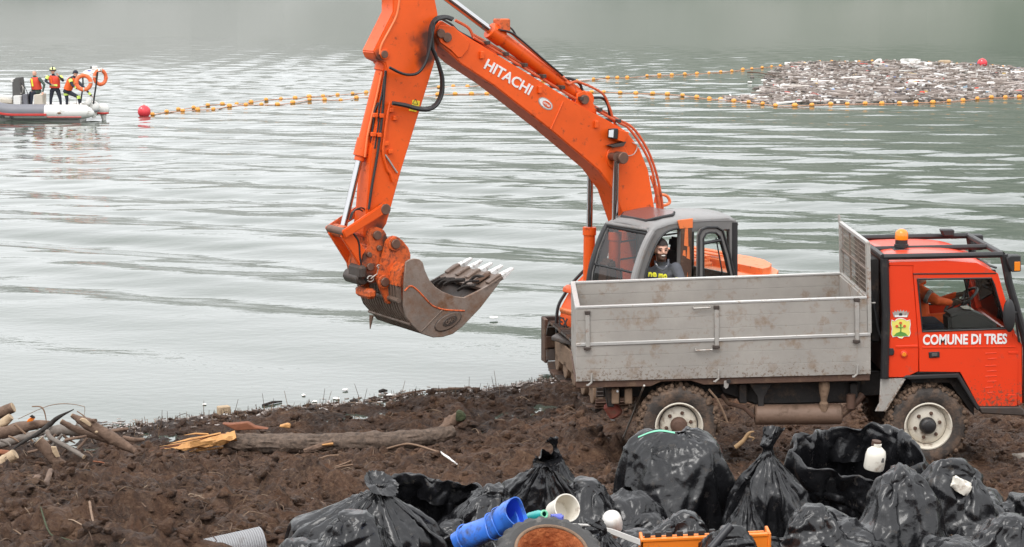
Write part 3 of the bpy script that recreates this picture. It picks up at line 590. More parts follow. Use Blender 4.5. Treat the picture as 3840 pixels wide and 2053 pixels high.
MB().tube([prof[3] - XL * .02, prof[3] + XL * (-2 * BKW + .02)], .03, 8).build('cross_bar', 'bucket_steel', bk)
for L0 in (.30, -.22): MB().prism(EXs(ear_px, .30) if L0 > 0 else [p + XL * (L0 - .30) for p in EXs(ear_px, .30)], -XL * .07).build('bucket_ear', 'orange_worn', bk, .012, 2)
for p, r in [((520, 660), .058), ((445, 925), .055)]:
    c_ = EX(k3(*p), .30); MB().tube([c_ + XL * .05, c_ - XL * .65], r, 18).build('bucket_pin', 'pin_steel', bk, .006); MB().disc(c_ + XL * .002, XL, r * 1.5, .02, 20).build('pin_boss', 'orange_worn', bk, .005)
MB().prism(EXs(km(k3, [(545, 860), (575, 850), (570, 960), (550, 1000)]), .302), XL * .02).build('ear_gusset', 'orange_worn', bk, .006)
# raised wear pad with worn lettering, welded seams on the side plate
MB().tube(spline([EX(k3(*p), BKW) for p in [(590, 990), (630, 955), (680, 985), (760, 1070), (800, 1100), (880, 1122), (1008, 1128)]], 4), .011, 6).build('weld_seam', 'orange_worn', bk)
MB().tube([EX(k3(855, 1120), BKW), EX(k3(705, 1275), BKW)], .009, 6).build('weld_seam', 'bucket_steel', bk)
ux = (EX(k3(990, 1150), BKW) - EX(k3(800, 1255), BKW)).normalized(); uy = XL.cross(ux)
pc = EX(k3(893, 1203), BKW)
ov = oval(pc, ux, uy, .185, .085); pad = MB().prism(ov, XL * .014).build('wear_pad', 'bucket_steel', bk, .005)
MB().tube(ov + ov[:1], .011, 6).build('pad_rim', 'dark_steel', pad)
ov2 = oval(pc + XL * .014 + ux * .02, ux, uy, .105, .05); MB().prism(ov2, XL * .008).build('pad_plate', 'dark_steel', pad, .004)
text('pad_lettering', 'OMAI', pc + XL * .024 - ux * .045 - uy * .018, ux, uy if uy.z > 0 else -uy, .045, 'bucket_steel', pad, off=.01, ext=.006, width=.13)
# cutting lip, teeth and adapters
tipn, tipf = EX(k3(1345, 850), BKW), EX(k3(1010, 770), -BKW); lipn = EX(k3(1262, 905), BKW); d_t = (tipn - lipn).normalized(); nrm = XL.cross(d_t).normalized(); nrm = nrm if nrm.z > 0 else -nrm
MB().prism([lipn - d_t * .26 - nrm * .03, lipn + d_t * .03 - nrm * .02, lipn + d_t * .03 + nrm * .02, lipn - d_t * .26 + nrm * .02], -XL * (2 * BKW)).build('cutting_lip', 'bucket_steel', bk, .006)
for q in range(5):
    c_ = lipn + XL * (-.06 - q * (2 * BKW - .12) / 4)
    ad = MB().prism([c_ - d_t * .17 + nrm * .045, c_ - d_t * .02 + nrm * .055, c_ + d_t * .05 + nrm * .04, c_ + d_t * .05 - nrm * .035, c_ - d_t * .14 - nrm * .04], XL * .085).build('tooth_adapter', 'bucket_steel', bk, .01)
    for v in ad.data.vertices: v.co -= XL * .0425
    tb = c_ + d_t * .03; tw = .056
    vs = [tb + XL * (s * tw) + nrm * h for s in (-1, 1) for h in (-.036, .036)] + [tb + d_t * .20 + XL * (s * .034) + nrm * h for s in (-1, 1) for h in (.000, .018)]
    MB().add(vs, [(0, 1, 3, 2), (4, 6, 7, 5), (0, 4, 5, 1), (2, 3, 7, 6), (1, 5, 7, 3), (0, 2, 6, 4)]).build('tooth', 'tooth_steel', bk, .004)
MB().prism([lipn - XL * .18 + nrm * .03 - d_t * .02, lipn - XL * .30 + nrm * .03 - d_t * .02, lipn - XL * .30 + nrm * .035 - d_t * .24, lipn - XL * .18 + nrm * .035 - d_t * .24], nrm * .03).build('mud_smear', 'mud', bk, .01)
for q in range(7):
    rn = random.Random(q); c_ = lipn - XL * rn.uniform(.1, .9) - d_t * rn.uniform(.12, .42) + nrm * .05
    MB().tube(spline([c_ - XL * rn.uniform(.05, .15) - d_t * .06, c_ + nrm * .04, c_ + XL * rn.uniform(.08, .2) + d_t * .07 + nrm * rn.uniform(-.02, .06)], 4), [.022 * rn.uniform(.6, 1.3)] * 9, 6).build('caught_wood', 'bark_black', bk)
MB().tube([EX(k3(360, 1160), .1), EX(k3(355, 1200), .1), EX(k3(350, 1255), .1)], [.03, .02, .006], 6).build('caught_wood', 'bark', bk)
# ---- cab
cab = MB()
def frame(name, pts, r, m, parent, n=10, flat=1., sub=5): return MB().tube(spline([XM(*p) for p in pts], sub) if len(pts) > 2 else [XM(*p) for p in pts], r, n, flat=flat).build(name, m, parent)
L0, L1 = 1.2, .2
base = MB().prism([XM(1.55, L0, .85), XM(1.55, L0, 1.35), XM(-.12, L0, 1.35), XM(-.12, L0, .85)], XL * (L1 - L0)).build('cab', 'cab_grey', ex, .03, 2)
# outer side wall with door opening and roof
zr = 2.345
wall = [(1.53, 1.0), (1.46, 1.64), (1.37, 1.92), (1.27, 2.13), (1.20, 2.235), (1.05, 2.30), (.78, 2.345), (.05, 2.335), (-.06, 2.29), (-.09, 1.0)]
hole1 = [(1.36, 1.12), (1.30, 1.66), (1.21, 1.92), (1.12, 2.10), (1.02, 2.20), (.90, 2.245), (.80, 2.255), (.775, 2.22), (.775, 1.12)]
hole2 = [(.60, 1.5), (.60, 2.20), (.03, 2.20), (.00, 1.5)]
for Lw, nm, hs_ in ((L0, 'cab_side', [hole1, hole2]), (L1 + .07, 'cab_side', [hole1, hole2])):
    MB().prism([XM(t, Lw, z) for t, z in wall], -XL * .07, [[XM(t, Lw, z) for t, z in h] for h in hs_]).build(nm, 'cab_grey', base, 0)
MB().prism([XM(t, L0 + .004, z) for t, z in [(.775, 1.0), (.775, 2.26), (.80, 2.35), (.60, 2.36), (.61, 2.26), (.61, 1.0)]], XL * .012).build('door_pillar', 'rust_dark', base, .006, label='worn pillar with patches of orange paint')
MB().prism([XM(t, L0 + .006, z) for t, z in [(.80, 2.25), (.83, 2.36), (.60, 2.37), (.60, 2.25)]], XL * .014).build('pillar_cap', 'orange_light', base, .005)
for z0, z1, t0, t1 in [(2.02, 2.25, .665, .73), (1.86, 2.02, .64, .69), (1.42, 1.70, .66, .685), (1.90, 1.98, .70, .75)]: MB().prism([XM(t0, L0 + .017, z0), XM(t1, L0 + .017, z0 + .02), XM(t1 - .01, L0 + .017, z1), XM(t0 + .01, L0 + .017, z1)], XL * .002).build('paint_patch', 'orange_light', base)
for Lw in (L0 - .01, L1 + .01): frame('front_pillar', [(1.51, Lw, 1.2), (1.45, Lw, 1.64), (1.36, Lw, 1.92), (1.26, Lw, 2.13), (1.18, Lw, 2.24)], .045, 'cab_pale' if Lw > 1 else 'trim_black', base)
frame('door_seal', [(1.36, L0 + .006, 1.12), (1.30, L0 + .006, 1.66), (1.21, L0 + .006, 1.92), (1.12, L0 + .006, 2.10), (1.02, L0 + .006, 2.20), (.90, L0 + .006, 2.245), (.80, L0 + .006, 2.255)], .014, 'trim_black', base, 6)
# roof with hatch
rf = []
for j, (L, zz) in enumerate([(L0 + .01, -.03), (L0 - .05, .02), (L0 - .25, .05), (.7, .06), (L1 + .25, .05), (L1 + .05, .02), (L1 - .01, -.03)]):
    rf.append([XM(t, L, z + zz) for t, z in [(1.24, 2.235), (1.12, 2.30), (.95, 2.34), (.75, 2.36), (.3, 2.355), (.0, 2.34), (-.10, 2.28)]])
mb = MB(); vs = [p for r in rf for p in r]; m_ = len(rf[0])
mb.add(vs, [(j * m_ + i, j * m_ + i + 1, (j + 1) * m_ + i + 1, (j + 1) * m_ + i) for j in range(len(rf) - 1) for i in range(m_ - 1)])
roof = mb.build('cab_roof', 'cab_pale', base, smooth=50)
sm = roof.modifiers.new('thick', 'SOLIDIFY'); sm.thickness = .03
hp = [XM(t, L, z) for t, L, z in [(1.13, .42, 2.345), (1.13, .98, 2.345), (1.05, 1.05, 2.375), (.80, 1.06, 2.405), (.72, .98, 2.425), (.72, .42, 2.425), (.80, .34, 2.405), (1.05, .35, 2.375)]]
hp2 = hp + hp[:1]
MB().prism(hp, ZZ * .02).build('roof_hatch', 'hatch_brown', roof, .004, label='brown tinted roof hatch panel')
MB().tube(hp2, .02, 6).build('hatch_seal', 'trim_black', roof)
frame('wiper_arm', [(1.20, 1.1, 2.27), (1.20, .55, 2.28)], .014, 'trim_black', roof)
frame('roof_bracket', [(1.22, 1.15, 2.26), (1.24, .25, 2.25)], .025, 'cab_pale', roof)
# windscreen and glazing
ws = [(1.50, 1.25), (1.45, 1.64), (1.36, 1.92), (1.27, 2.12), (1.20, 2.22)]
mb = MB(); mb.add([XM(t, L, z) for L in (L0 - .06, L1 + .06) for t, z in ws], [(i, i + 1, i + 6, i + 5) for i in range(4)]); mb.build('windscreen', 'glass_tint', base)
frame('screen_bar', [(1.42, L0 - .05, 1.74), (1.42, L1 + .05, 1.74)], .015, 'trim_black', base); frame('screen_bar', [(1.21, L0 - .05, 2.21), (1.21, L1 + .05, 2.21)], .025, 'trim_black', base)
for t, L in ((1.24, L0 - .08), (1.24, L1 + .08)): frame('screen_seal', [(1.46, L, 1.5), (1.36, L, 1.9), (1.24, L, 2.17)], .014, 'trim_black', base, 6)
MB().prism([XM(.60, L0 - .03, 1.5), XM(.60, L0 - .03, 2.2), XM(.03, L0 - .03, 2.2), XM(0, L0 - .03, 1.5)], XL * .004).build('side_window', 'glass', base)
MB().prism([XM(1.3, L1 + .03, 1.5), XM(1.1, L1 + .03, 2.12), XM(.0, L1 + .03, 2.2), XM(0, L1 + .03, 1.5)], XL * .004).build('side_window', 'glass', base)
frame('window_bar', [(1.2, L1 + .02, 1.98), (.0, L1 + .02, 2.06)], .012, 'trim_black', base); frame('window_bar', [(1.3, L1 + .02, 1.75), (.0, L1 + .02, 1.83)], .012, 'trim_black', base)
frame('rear_pillar', [(-.07, L0 - .03, 1.0), (-.05, L0 - .03, 2.28)], .055, 'trim_black', base); frame('rear_pillar', [(-.07, L1 + .03, 1.0), (-.05, L1 + .03, 2.28)], .05, 'trim_black', base)
MB().prism([XM(-.08, L0 - .04, .9), XM(-.08, L0 - .04, 1.62), XM(-.08, L1 + .04, 1.62), XM(-.08, L1 + .04, .9)], XF * .03).build('cab_rear', 'cab_grey', base)
frame('rear_bar', [(-.07, L0 - .05, 2.20), (-.07, L1 + .05, 2.20)], .05, 'trim_black', base)
# door folded back against the cab side
dr = [(.56, 1.0), (.57, 2.16), (.53, 2.235), (.45, 2.26), (.30, 2.25), (.21, 2.20), (.10, 1.90), (-.02, 1.45), (-.06, 1.0)]
dh = [(.49, 1.58), (.50, 2.12), (.46, 2.18), (.40, 2.19), (.31, 2.18), (.25, 2.13), (.16, 1.88), (.07, 1.58)]
Ld = L0 + .10
door = MB().prism([XM(t, Ld, z) for t, z in dr], -XL * .05, [[XM(t, Ld, z) for t, z in dh]]).build('cab_door', 'cab_grey', ex, 0)
MB().tube([XM(t, Ld + .004, z) for t, z in dr], .017, 7).build('door_seal', 'trim_black', door)
MB().tube([XM(t, Ld + .004, z) for t, z in dh + dh[:1]], .012, 7).build('window_seal', 'trim_black', door)
MB().prism([XM(t, Ld - .02, z) for t, z in dh], XL * .004).build('door_window', 'glass', door)
frame('door_window_bar', [(.31, Ld + .002, 2.12), (.12, Ld + .002, 1.3)], .009, 'trim_black', door)
frame('door_grab_bar', [(.50, Ld + .002, 2.06), (.24, Ld + .002, 2.085)], .02, 'trim_black', door)
# seat and controls
seat = MB().box(XM(.55, .62, 1.32), (.5, .48, .14), XF, XL).build('operator_seat', 'seat_black', ex, .04, 2)
MB().prism([XM(.36, .85, 1.36), XM(.30, .85, 1.75), XM(.36, .85, 1.92), XM(.44, .85, 1.92), XM(.46, .85, 1.75), XM(.48, .85, 1.36)], -XL * .46).build('seat_back', 'seat_black', seat, .04, 2)
MB().prism([XM(.42, .75, 1.93), XM(.40, .75, 2.06), XM(.47, .75, 2.06), XM(.49, .75, 1.93)], -XL * .26).build('headrest', 'seat_black', seat, .03, 2)
MB().prism([XM(1.42, .5, 1.35), XM(1.36, .5, 1.80), XM(1.26, .5, 1.82), XM(1.20, .5, 1.35)], -XL * .24).build('control_console', 'brown_inside', ex, .03, 2)
frame('control_lever', [(1.1, .9, 1.3), (1.12, .9, 1.62), (1.10, .9, 1.68)], .018, 'trim_black', ex); frame('control_lever', [(1.1, .4, 1.3), (1.12, .4, 1.62), (1.10, .4, 1.68)], .018, 'trim_black', ex)
# ---- upper structure
MB().prism([XM(.85, -1.15, .50), XM(1.15, -.3, .50), XM(1.5, .25, .50), XM(1.5, 1.2, .50), XM(-.6, 1.2, .50), XM(-1.15, .7, .50), XM(-1.2, -.7, .50), XM(-.6, -1.2, .50)], ZZ * .12).build('slew_deck', 'dark_steel', ex, .02)
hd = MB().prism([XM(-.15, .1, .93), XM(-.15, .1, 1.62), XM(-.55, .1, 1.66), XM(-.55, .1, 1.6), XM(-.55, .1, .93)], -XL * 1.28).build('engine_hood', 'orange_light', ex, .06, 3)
MB().prism([XM(-.12, 1.18, .93), XM(-.12, 1.18, 1.56), XM(-.35, 1.18, 1.58), XM(-.52, 1.18, 1.56), XM(-.52, 1.18, .93)], -XL * 1.08).build('engine_cover', 'orange_light', ex, .06, 3)
cw = [(-.50, 1.2), (-.80, 1.08), (-1.05, .80), (-1.22, .4), (-1.26, 0), (-1.22, -.4), (-1.08, -.86), (-.75, -1.22), (-.5, -1.22)]
MB().prism([XM(t, L, .86) for t, L in cw], ZZ * .78).build('counterweight', 'orange_light', ex, .09, 4)
for q in range(4): MB().prism([XM(-.25 - q * .2, .0, 1.668), XM(-.35 - q * .2, .0, 1.668), XM(-.35 - q * .2, -1.0, 1.66), XM(-.25 - q * .2, -1.0, 1.66)], ZZ * .025).build('hood_rib', 'orange_light', hd, .008)
# right-front deck: curved tank box with black rail, step lamp box and lettering
bxp = EXs([(2262, 975), (2215, 1000), (2158, 1057), (2124, 1105), (2101, 1148), (2094, 1205), (2097, 1255), (2180, 1268), (2330, 1268), (2330, 975)], -1.15)
MB().prism(bxp, XL * .80).build('deck_box', 'orange_paint', ex, .03, 2)
MB().tube(spline(EXs([(2262, 970), (2212, 996), (2153, 1054), (2118, 1104), (2094, 1148), (2087, 1205), (2090, 1255)], -1.16), 4), .022, 8).build('deck_rail', 'black_paint', ex)
MB().tube(spline([p + XL * .82 for p in EXs([(2262, 970), (2212, 996), (2153, 1054), (2118, 1104), (2094, 1148), (2087, 1205), (2090, 1255)], -1.16)], 4), .022, 8).build('deck_rail', 'black_paint', ex)
MB().prism(EXs([(2110, 1078), (2125, 1068), (2240, 1072), (2240, 1098), (2108, 1095)], -1.1), XL * .3).build('step_plate', 'orange_paint', ex, .01)
MB().prism(EXs([(2096, 1160), (2100, 1152), (2160, 1160), (2160, 1185), (2102, 1176)], -1.12), XL * .5).build('step_plate', 'orange_light', ex, .01)
text('machine_code', 'EX', EX((2112, 1222), -1.0) + XF * .06, XL, ZZ, .13, 'trim_black', ex, off=.02, ext=.004, width=.22)
MB().prism(EXs([(2066, 1262), (2090, 1248), (2200, 1262), (2200, 1285), (2066, 1276)], -1.0), XL * .5).build('track_guard', 'dark_steel', ex, .01)
# ---- undercarriage: two tracks lying nearly along the line of sight
UA = R(100); UD = Vector((math.cos(UA), math.sin(UA), 0)); UP = Vector((UD.y, -UD.x, 0))   # UD points away from the camera
UO = Vector((1.93, 26.35, 0))
MB().box(UO + ZZ * .55, (1.2, 1.3, .30), UP, UD).build('undercarriage', 'mud_dry', ex, .05)
MB().lathe([(0, .62), (.55, .62), (.55, .82), (0, .82)], UO, ZZ, 28).build('slew_ring', 'dark_steel', ex)
gzt = .06
for s in (-1, 1):
    c0 = UO + UP * (.96 * s); hl, rr_ = 1.28, .33; loop = []
    for i in range(13): a = -math.pi / 2 + math.pi * i / 12; loop.append((hl + rr_ * math.cos(a), rr_ + rr_ * math.sin(a)))
    for i in range(13): a = math.pi / 2 + math.pi * i / 12; loop.append((-hl + rr_ * math.cos(a), rr_ + rr_ * math.sin(a)))
    tr = MB().prism([c0 + UD * (a * .97) + ZZ * (gzt + .05 + b_ * .9) - UP * .14 for a, b_ in loop], UP * .28).build('track', 'mud_dry', ex, .02)
    per = [Vector((a, b_, 0)) for a, b_ in loop]; per.append(per[0]); acc = [0]
    for a, b_ in zip(per, per[1:]): acc.append(acc[-1] + (b_ - a).length)
    npad = 40; sh = None
    for q in range(npad):
        sdist = acc[-1] * q / npad; i = max(j for j in range(len(acc) - 1) if acc[j] <= sdist); t = (sdist - acc[i]) / (acc[i + 1] - acc[i]); p = per[i] + (per[i + 1] - per[i]) * t; tg = (per[i + 1] - per[i]).normalized()
        cpt = c0 + UD * p.x + ZZ * (gzt + p.y); tw = UD * tg.x + ZZ * tg.y; no = tw.cross(UP)
        mb = MB().box(cpt, (.50, acc[-1] / npad * .86, .03), UP, tw)
        for off in (-.05, .0, .05): mb.box(cpt + no * (.02 if no.dot(cpt - (c0 + ZZ * (gzt + rr_))) > 0 else -.02) + tw * off, (.50, .012, .03), UP, tw)
        mb.build('track_shoe', 'dark_steel' if q % 3 else 'rust_dark', tr, .004)
    for q in range(5): MB().disc(c0 + UD * (-1.1 + q * .55) + ZZ * (gzt + .17) - UP * .2, UP, .12, .4, 16).build('track_roller', 'mud_dry', tr, .01)
    MB().prism([c0 + UP * (-.17 if s < 0 else .17) + UD * a + ZZ * (gzt + z) for a, z in [(-1.15, .2), (1.15, .2), (1.2, .48), (-1.2, .48)]], UP * (.03 * s)).build('track_frame', 'mud_dry', tr, .01)
# dozer blade at the far end
bc_ = UO + UD * 1.85 + ZZ * .42
MB().box(bc_, (2.45, .06, .62), UP, UD).build('dozer_blade', 'dark_steel', ex, .012)
MB().box(bc_ - UP * 1.2 - UD * .12, (.05, .24, .6), UP, UD).build('blade_side', 'rust_dark', ex, .008)
for s in (-1, 1): MB().box(UO + UD * 1.5 + UP * .45 * s + ZZ * .4, (.12, .7, .14), UP, UD).build('blade_arm', 'dark_steel', ex, .012)
# ================================================================ TRUCK
TY = 20.0
def T(p, dy=0.): return atY(p[0], p[1], TY + dy)
def T0(p, dy=0.):                     # a point traced on the near side, pushed straight across the truck
    q = atY(p[0], p[1], TY); return q + Vector((0, dy, 0))
def Ts(pts, dy=0., k=None): return [T0(k(*p) if k else p, dy) for p in pts]
YV = Vector((0, 1, 0))
TRW = 1.70
tk = thing('truck', (2.9, 20.8, .5), 'small red four wheel drive tipper truck with grey aluminium dropside bed, parked on mud', 'truck')
def tp(name, pts, dy, th, m, parent=tk, bevel=.004, k=None, holes=(), seg=1, label=None): return MB().prism(Ts(pts, dy, k), YV * th, [Ts(h, dy, k) for h in holes]).build(name, m, parent, bevel, seg, label=label)
# ---- dropside bed: each side is two boards of three aluminium slats
def side_y(x, a, b_): return a + (b_ - a) * (x - 2160) / (3265 - 2160)
rows = [(1157, 1118), (1204, 1165), (1250, 1211), (1292, 1252), (1338, 1304), (1386, 1355), (1432, 1404)]
def board(i0, i1, dy, nm, off=0):
    par = None
    for i in range(i0, i1):
        (a, b_), (c, d) = rows[i], rows[i + 1]; g = .6
        o = tp('slat', [(2160, a + g * .5), (3265, b_ + g * .5), (3265, d - g * .5), (2160, c - g * .5)], dy, .032, 'aluminium', par or side_root, .0015)
    return par
side_root = tp('bed_side', [(2163, 1165), (3262, 1126), (3262, 1400), (2163, 1428)], .005, .02, 'aluminium', tk, 0)
board(0, 3, 0, 'upper_board'); board(3, 6, 0, 'lower_board')
near_side = side_root
tp('rail', [(2160, 1287), (3265, 1248), (3265, 1260), (2160, 1300)], -.012, .03, 'aluminium_bright', near_side, .005)
tp('rail', [(2160, 1150), (3265, 1112), (3265, 1121), (2160, 1160)], -.006, .045, 'aluminium_bright', near_side, .005)
for x, a, b_ in [(2203, 1172, 1312), (2686, 1152, 1306), (3212, 1124, 1286)]:
    st = tp('stake', [(x - 8, a), (x + 8, a), (x + 9, b_ - 8), (x - 7, b_ - 8)], -.022, .02, 'galv', near_side, .004)
    tp('stake_cap', [(x - 11, a - 6), (x + 11, a - 6), (x + 10, a + 8), (x - 10, a + 8)], -.028, .03, 'dark_steel', st, .004)
    tp('hinge', [(x - 14, b_ - 12), (x + 12, b_ - 12), (x + 12, b_ - 2), (x - 2, b_ + 2), (x - 14, b_ - 2)], -.04, .04, 'dark_steel', st, .005)
for x, y in [(2218, 1410), (2694, 1396), (3214, 1378)]:
    c_ = T0((x, y), -.03); MB().tube([c_ + ZZ * .03, c_ - ZZ * .06, c_ - ZZ * .09 - Vector((.035, 0, 0)), c_ - ZZ * .085 - Vector((.05, 0, 0))], .011, 7).build('latch', 'galv', near_side)
for x, y in [(2632, 1155), (2640, 1313)]:
    MB().tube([T0((x - 32, y - 4), -.004), T0((x - 32, y), -.035), T0((x + 30, y - 3), -.035), T0((x + 30, y - 7), -.004)], .009, 6).build('grab_handle', 'galv', near_side)
side_root = tp('bed_side', [(2163, 1165), (3262, 1126), (3262, 1400), (2163, 1428)], TRW - .012, .012, 'aluminium', tk, 0)
board(0, 3, TRW - .032, 'b'); board(3, 6, TRW - .032, 'b')
tp('rail', [(2160, 1150), (3265, 1112), (3265, 1121), (2160, 1160)], TRW - .04, .045, 'aluminium_bright', side_root, .005)
tg = tp('tailgate', [(2160, 1165), (2172, 1165), (2174, 1425), (2162, 1427)], .036, TRW - .072, 'aluminium', tk, .004)
tp('tailgate_rail', [(2157, 1152), (2176, 1151), (2176, 1165), (2157, 1166)], .036, TRW - .072, 'aluminium_bright', tg, .004)
tp('bed_floor', [(2176, 1410), (3250, 1384), (3250, 1396), (2176, 1424)], .036, TRW - .072, 'rust_dark', tk, 0)
for i in range(5): tp('floor_grime', [(2300 + i * 180, 1405), (2420 + i * 180, 1400), (2410 + i * 180, 1404), (2310 + i * 180, 1408)], .3 + .2 * (i % 3), .4, 'mud', tk, .002)
# ---- headboard with wire mesh
hb = tp('headboard', [(3246, 1122), (3262, 1122), (3262, 1396), (3246, 1396)], .04, TRW - .08, 'aluminium', tk, .004)
for dy in (-.01, TRW - .05): tp('post', [(3247, 908 if dy < .5 else 905), (3263, 908 if dy < .5 else 905), (3269, 1250), (3253, 1250)], dy, .06, 'galv', hb, .005)
tp('top_rail', [(3247, 906), (3262, 906), (3262, 920), (3247, 920)], .05, TRW - .1, 'aluminium_bright', hb, .004)
tp('mid_rail', [(3250, 1112), (3264, 1112), (3265, 1124), (3251, 1124)], .05, TRW - .1, 'galv', hb, .004)
MB().tube([T0((3250, 910), TRW - .02), T0((3246, 880), TRW - .02)], .014, 6).build('post_spike', 'galv', hb)
mb = MB()
a0, a1, b0, b1 = T0((3255, 922), .05), T0((3261, 1112), .05), T0((3255, 922), TRW - .05), T0((3261, 1112), TRW - .05)
for i in range(1, 24): t = i / 24; mb.tube([lerp(a0, b0, t), lerp(a1, b1, t)], .0045, 4)
for i in range(1, 11): t = i / 11; mb.tube([lerp(a0, a1, t), lerp(b0, b1, t)], .0045, 4)
mb.build('wire_mesh', 'wire_rusty', hb)
for t in (.33, .66): MB().tube([lerp(a0, b0, t), lerp(a1, b1, t)], .013, 5).build('mesh_stiffener', 'wire_rusty', hb)
MB().tube([lerp(a0, a1, .5), lerp(b0, b1, .5)], .013, 5).build('mesh_stiffener', 'wire_rusty', hb)
# ---- chassis
tp('bed_frame', [(2156, 1432), (3264, 1404), (3264, 1430), (2640, 1446), (2590, 1430), (2480, 1434), (2440, 1452), (2160, 1458)], .02, TRW - .04, 'rust_dark', tk, .006)
for dy in (.42, TRW - .52): tp('chassis_rail', [(2270, 1440), (3820, 1420), (3820, 1500), (2900, 1530), (2270, 1520)], dy, .09, 'chassis', tk, .01)
tp('under_tray', [(2700, 1450), (3250, 1440), (3250, 1535), (2850, 1545), (2720, 1500)], .30, .5, 'chassis', tk, .02)
for x in (2300, 2780, 3200): tp('cross_member', [(x, 1455), (x + 30, 1455), (x + 30, 1530), (x, 1530)], .2, TRW - .4, 'chassis', tk, .01)
MB().tube([T0((2838, 1570), .18), T0((3166, 1568), .18)], .102, 22).build('muffler', 'tank_brown', tk, .015)
MB().tube([T0((3160, 1572), .18), T0((3205, 1540), .2), T0((3250, 1500), .25)], .04, 10).build('exhaust_pipe', 'rust_dark', tk)
tp('hanger', [(2815, 1450), (2900, 1450), (2872, 1500), (2870, 1545), (2850, 1545), (2848, 1500)], .14, .04, 'chassis', tk, .004)
MB().lathe([(0, 0), (.05, 0), (.055, .05), (.05, .10), (.035, .16), (.03, .20), (.045, .22), (.04, .30), (0, .30)], T0((3098, 1440), .12), -ZZ, 14).build('air_dryer', 'mud_dry', tk)
MB().lathe([(0, 0), (.045, 0), (.045, .14), (0, .14)], T0((3200, 1490), .14), -ZZ, 12).build('filter_bowl', 'rust_dark', tk)
MB().tube([T0((2715, 1500), .25), T0((2740, 1530), .22), T0((2800, 1545), .2), T0((2835, 1580), .18)], .022, 7).build('exhaust_pipe', 'rust_dark', tk)
MB().tube([T0((2660, 1465), .06), T0((2690, 1500), .06), T0((2715, 1550), .06), T0((2730, 1590), .06)], .012, 6).build('mudguard_stay', 'mud_dry', tk)
tp('rear_crossbeam', [(2272, 1448), (2300, 1448), (2306, 1540), (2280, 1540)], .15, TRW - .3, 'chassis', tk, .01)
MB().tube([T0((2288, 1535), .3), T0((2320, 1585), .3)], .075, 16).build('tow_cylinder', 'tow_red', tk, .02)
tp('tow_hook', [(2290, 1585), (2318, 1585), (2312, 1605), (2296, 1605)], .3, .05, 'galv', tk, .006)
for x, m_ in ((2296, 'mud_dry'), (2345, 'mud_dry')): tp('tail_lamp', [(x, 1468), (x + 28, 1466), (x + 28, 1525), (x, 1525)], .10, .10, m_, tk, .01)
MB().disc(T0((2317, 1474), .09), -YV, .012, .01, 10).build('lamp_lens', 'lamp_glass', tk)
tp('bed_hook', [(2716, 1430), (2738, 1428), (2730, 1455), (2722, 1460), (2714, 1452)], -.0, .02, 'galv', tk, .003)
MB().disc(T0((2732, 1430), .0), -YV, .045 / 2, .012, 12).build('bed_plug', 'chassis', tk)
# ---- wheels
def wheel(px, py, dy, rear):
    c_ = T0((px, py), dy); w = thing_part = MB()
    Rr, wd = .392, .215
    prof_ = [(.232, 0), (.25, -.012), (.30, -.022), (.345, -.016), (.372, .004), (.388, .03), (Rr, .055), (Rr, wd - .055), (.388, wd - .03), (.372, wd), (.30, wd + .02), (.24, wd)]
    nn = 96
    def mod(j, k):
        if 4 <= j <= 9:
            ph = (k + (2 if j >= 7 else 0)) % 4; return 1.0 if ph < 2 else (.955 if j in (5, 6, 7, 8) else .975)
        return 1
    root = MB().lathe(prof_, c_, YV, nn, mod).build('wheel', 'tyre', tk, 0, smooth=30)
    # muddy tread blocks riding on the tyre shoulder
    rnd = random.Random(int(px)); mb = MB()
    for i in range(460):
        a = rnd.uniform(0, 2 * math.pi); hh = rnd.uniform(-.005, .2); r_ = (.372 if hh < .02 else Rr) + rnd.uniform(-.012, .006)
        q = c_ + Vector((math.cos(a) * r_, hh, math.sin(a) * r_)); s_ = rnd.uniform(.010, .030)
        mb.ell(q, (s_ * rnd.uniform(.7, 1.6), s_ * rnd.uniform(.6, 1.2), s_), 6, 4, Vector((math.cos(a), 0, math.sin(a))), YV)
    o = mb.build('caked_mud', 'tyre_mud', root, 0, smooth=60); o['kind'] = 'stuff'
    d0 = .05 if rear else .035
    rim = MB().lathe([(.232, .0), (.238, -.012), (.226, -.016), (.214, .0), (.206, .05), (.196, .07), (.188, d0 + .03), (.17, d0 + .012), (.12, d0), (.085, d0 - .004), (.0, d0 - .004)], c_, YV, 40).build('rim', 'rim_cream', root, 0, smooth=40)
    MB().lathe([(.186, 0), (.193, .0), (.193, .006), (.186, .006)], c_ + YV * .066, YV, 40).build('rim_gap', 'chassis', rim)
    hub = MB().lathe([(.084, d0), (.082, -.004), (.07, -.026), (.052, -.034), (.05, -.05), (.032, -.056), (.0, -.056)], c_, YV, 26).build('hub', 'rust_dark' if rear else 'black_paint', root, 0, smooth=40)
    for i in range(6):
        a = 2 * math.pi * i / 6 + .25; q = c_ + Vector((math.cos(a) * .124, d0 + .002, math.sin(a) * .124))
        MB().lathe([(.0, -.03), (.012, -.03), (.018, -.012), (.021, 0), (0, 0)], q, YV, 6).build('wheel_nut', 'rust_dark', root)
    return root
wheel(2547, 1600, .02, True); wheel(3482, 1600, .02, False)
wheel(2547, 1600, TRW - .24, True); wheel(3482, 1600, TRW - .24, False)
for x in (2547, 3482): MB().tube([T0((x, 1600), .15), T0((x, 1600), TRW - .15)], .06, 12).build('axle', 'chassis', tk)
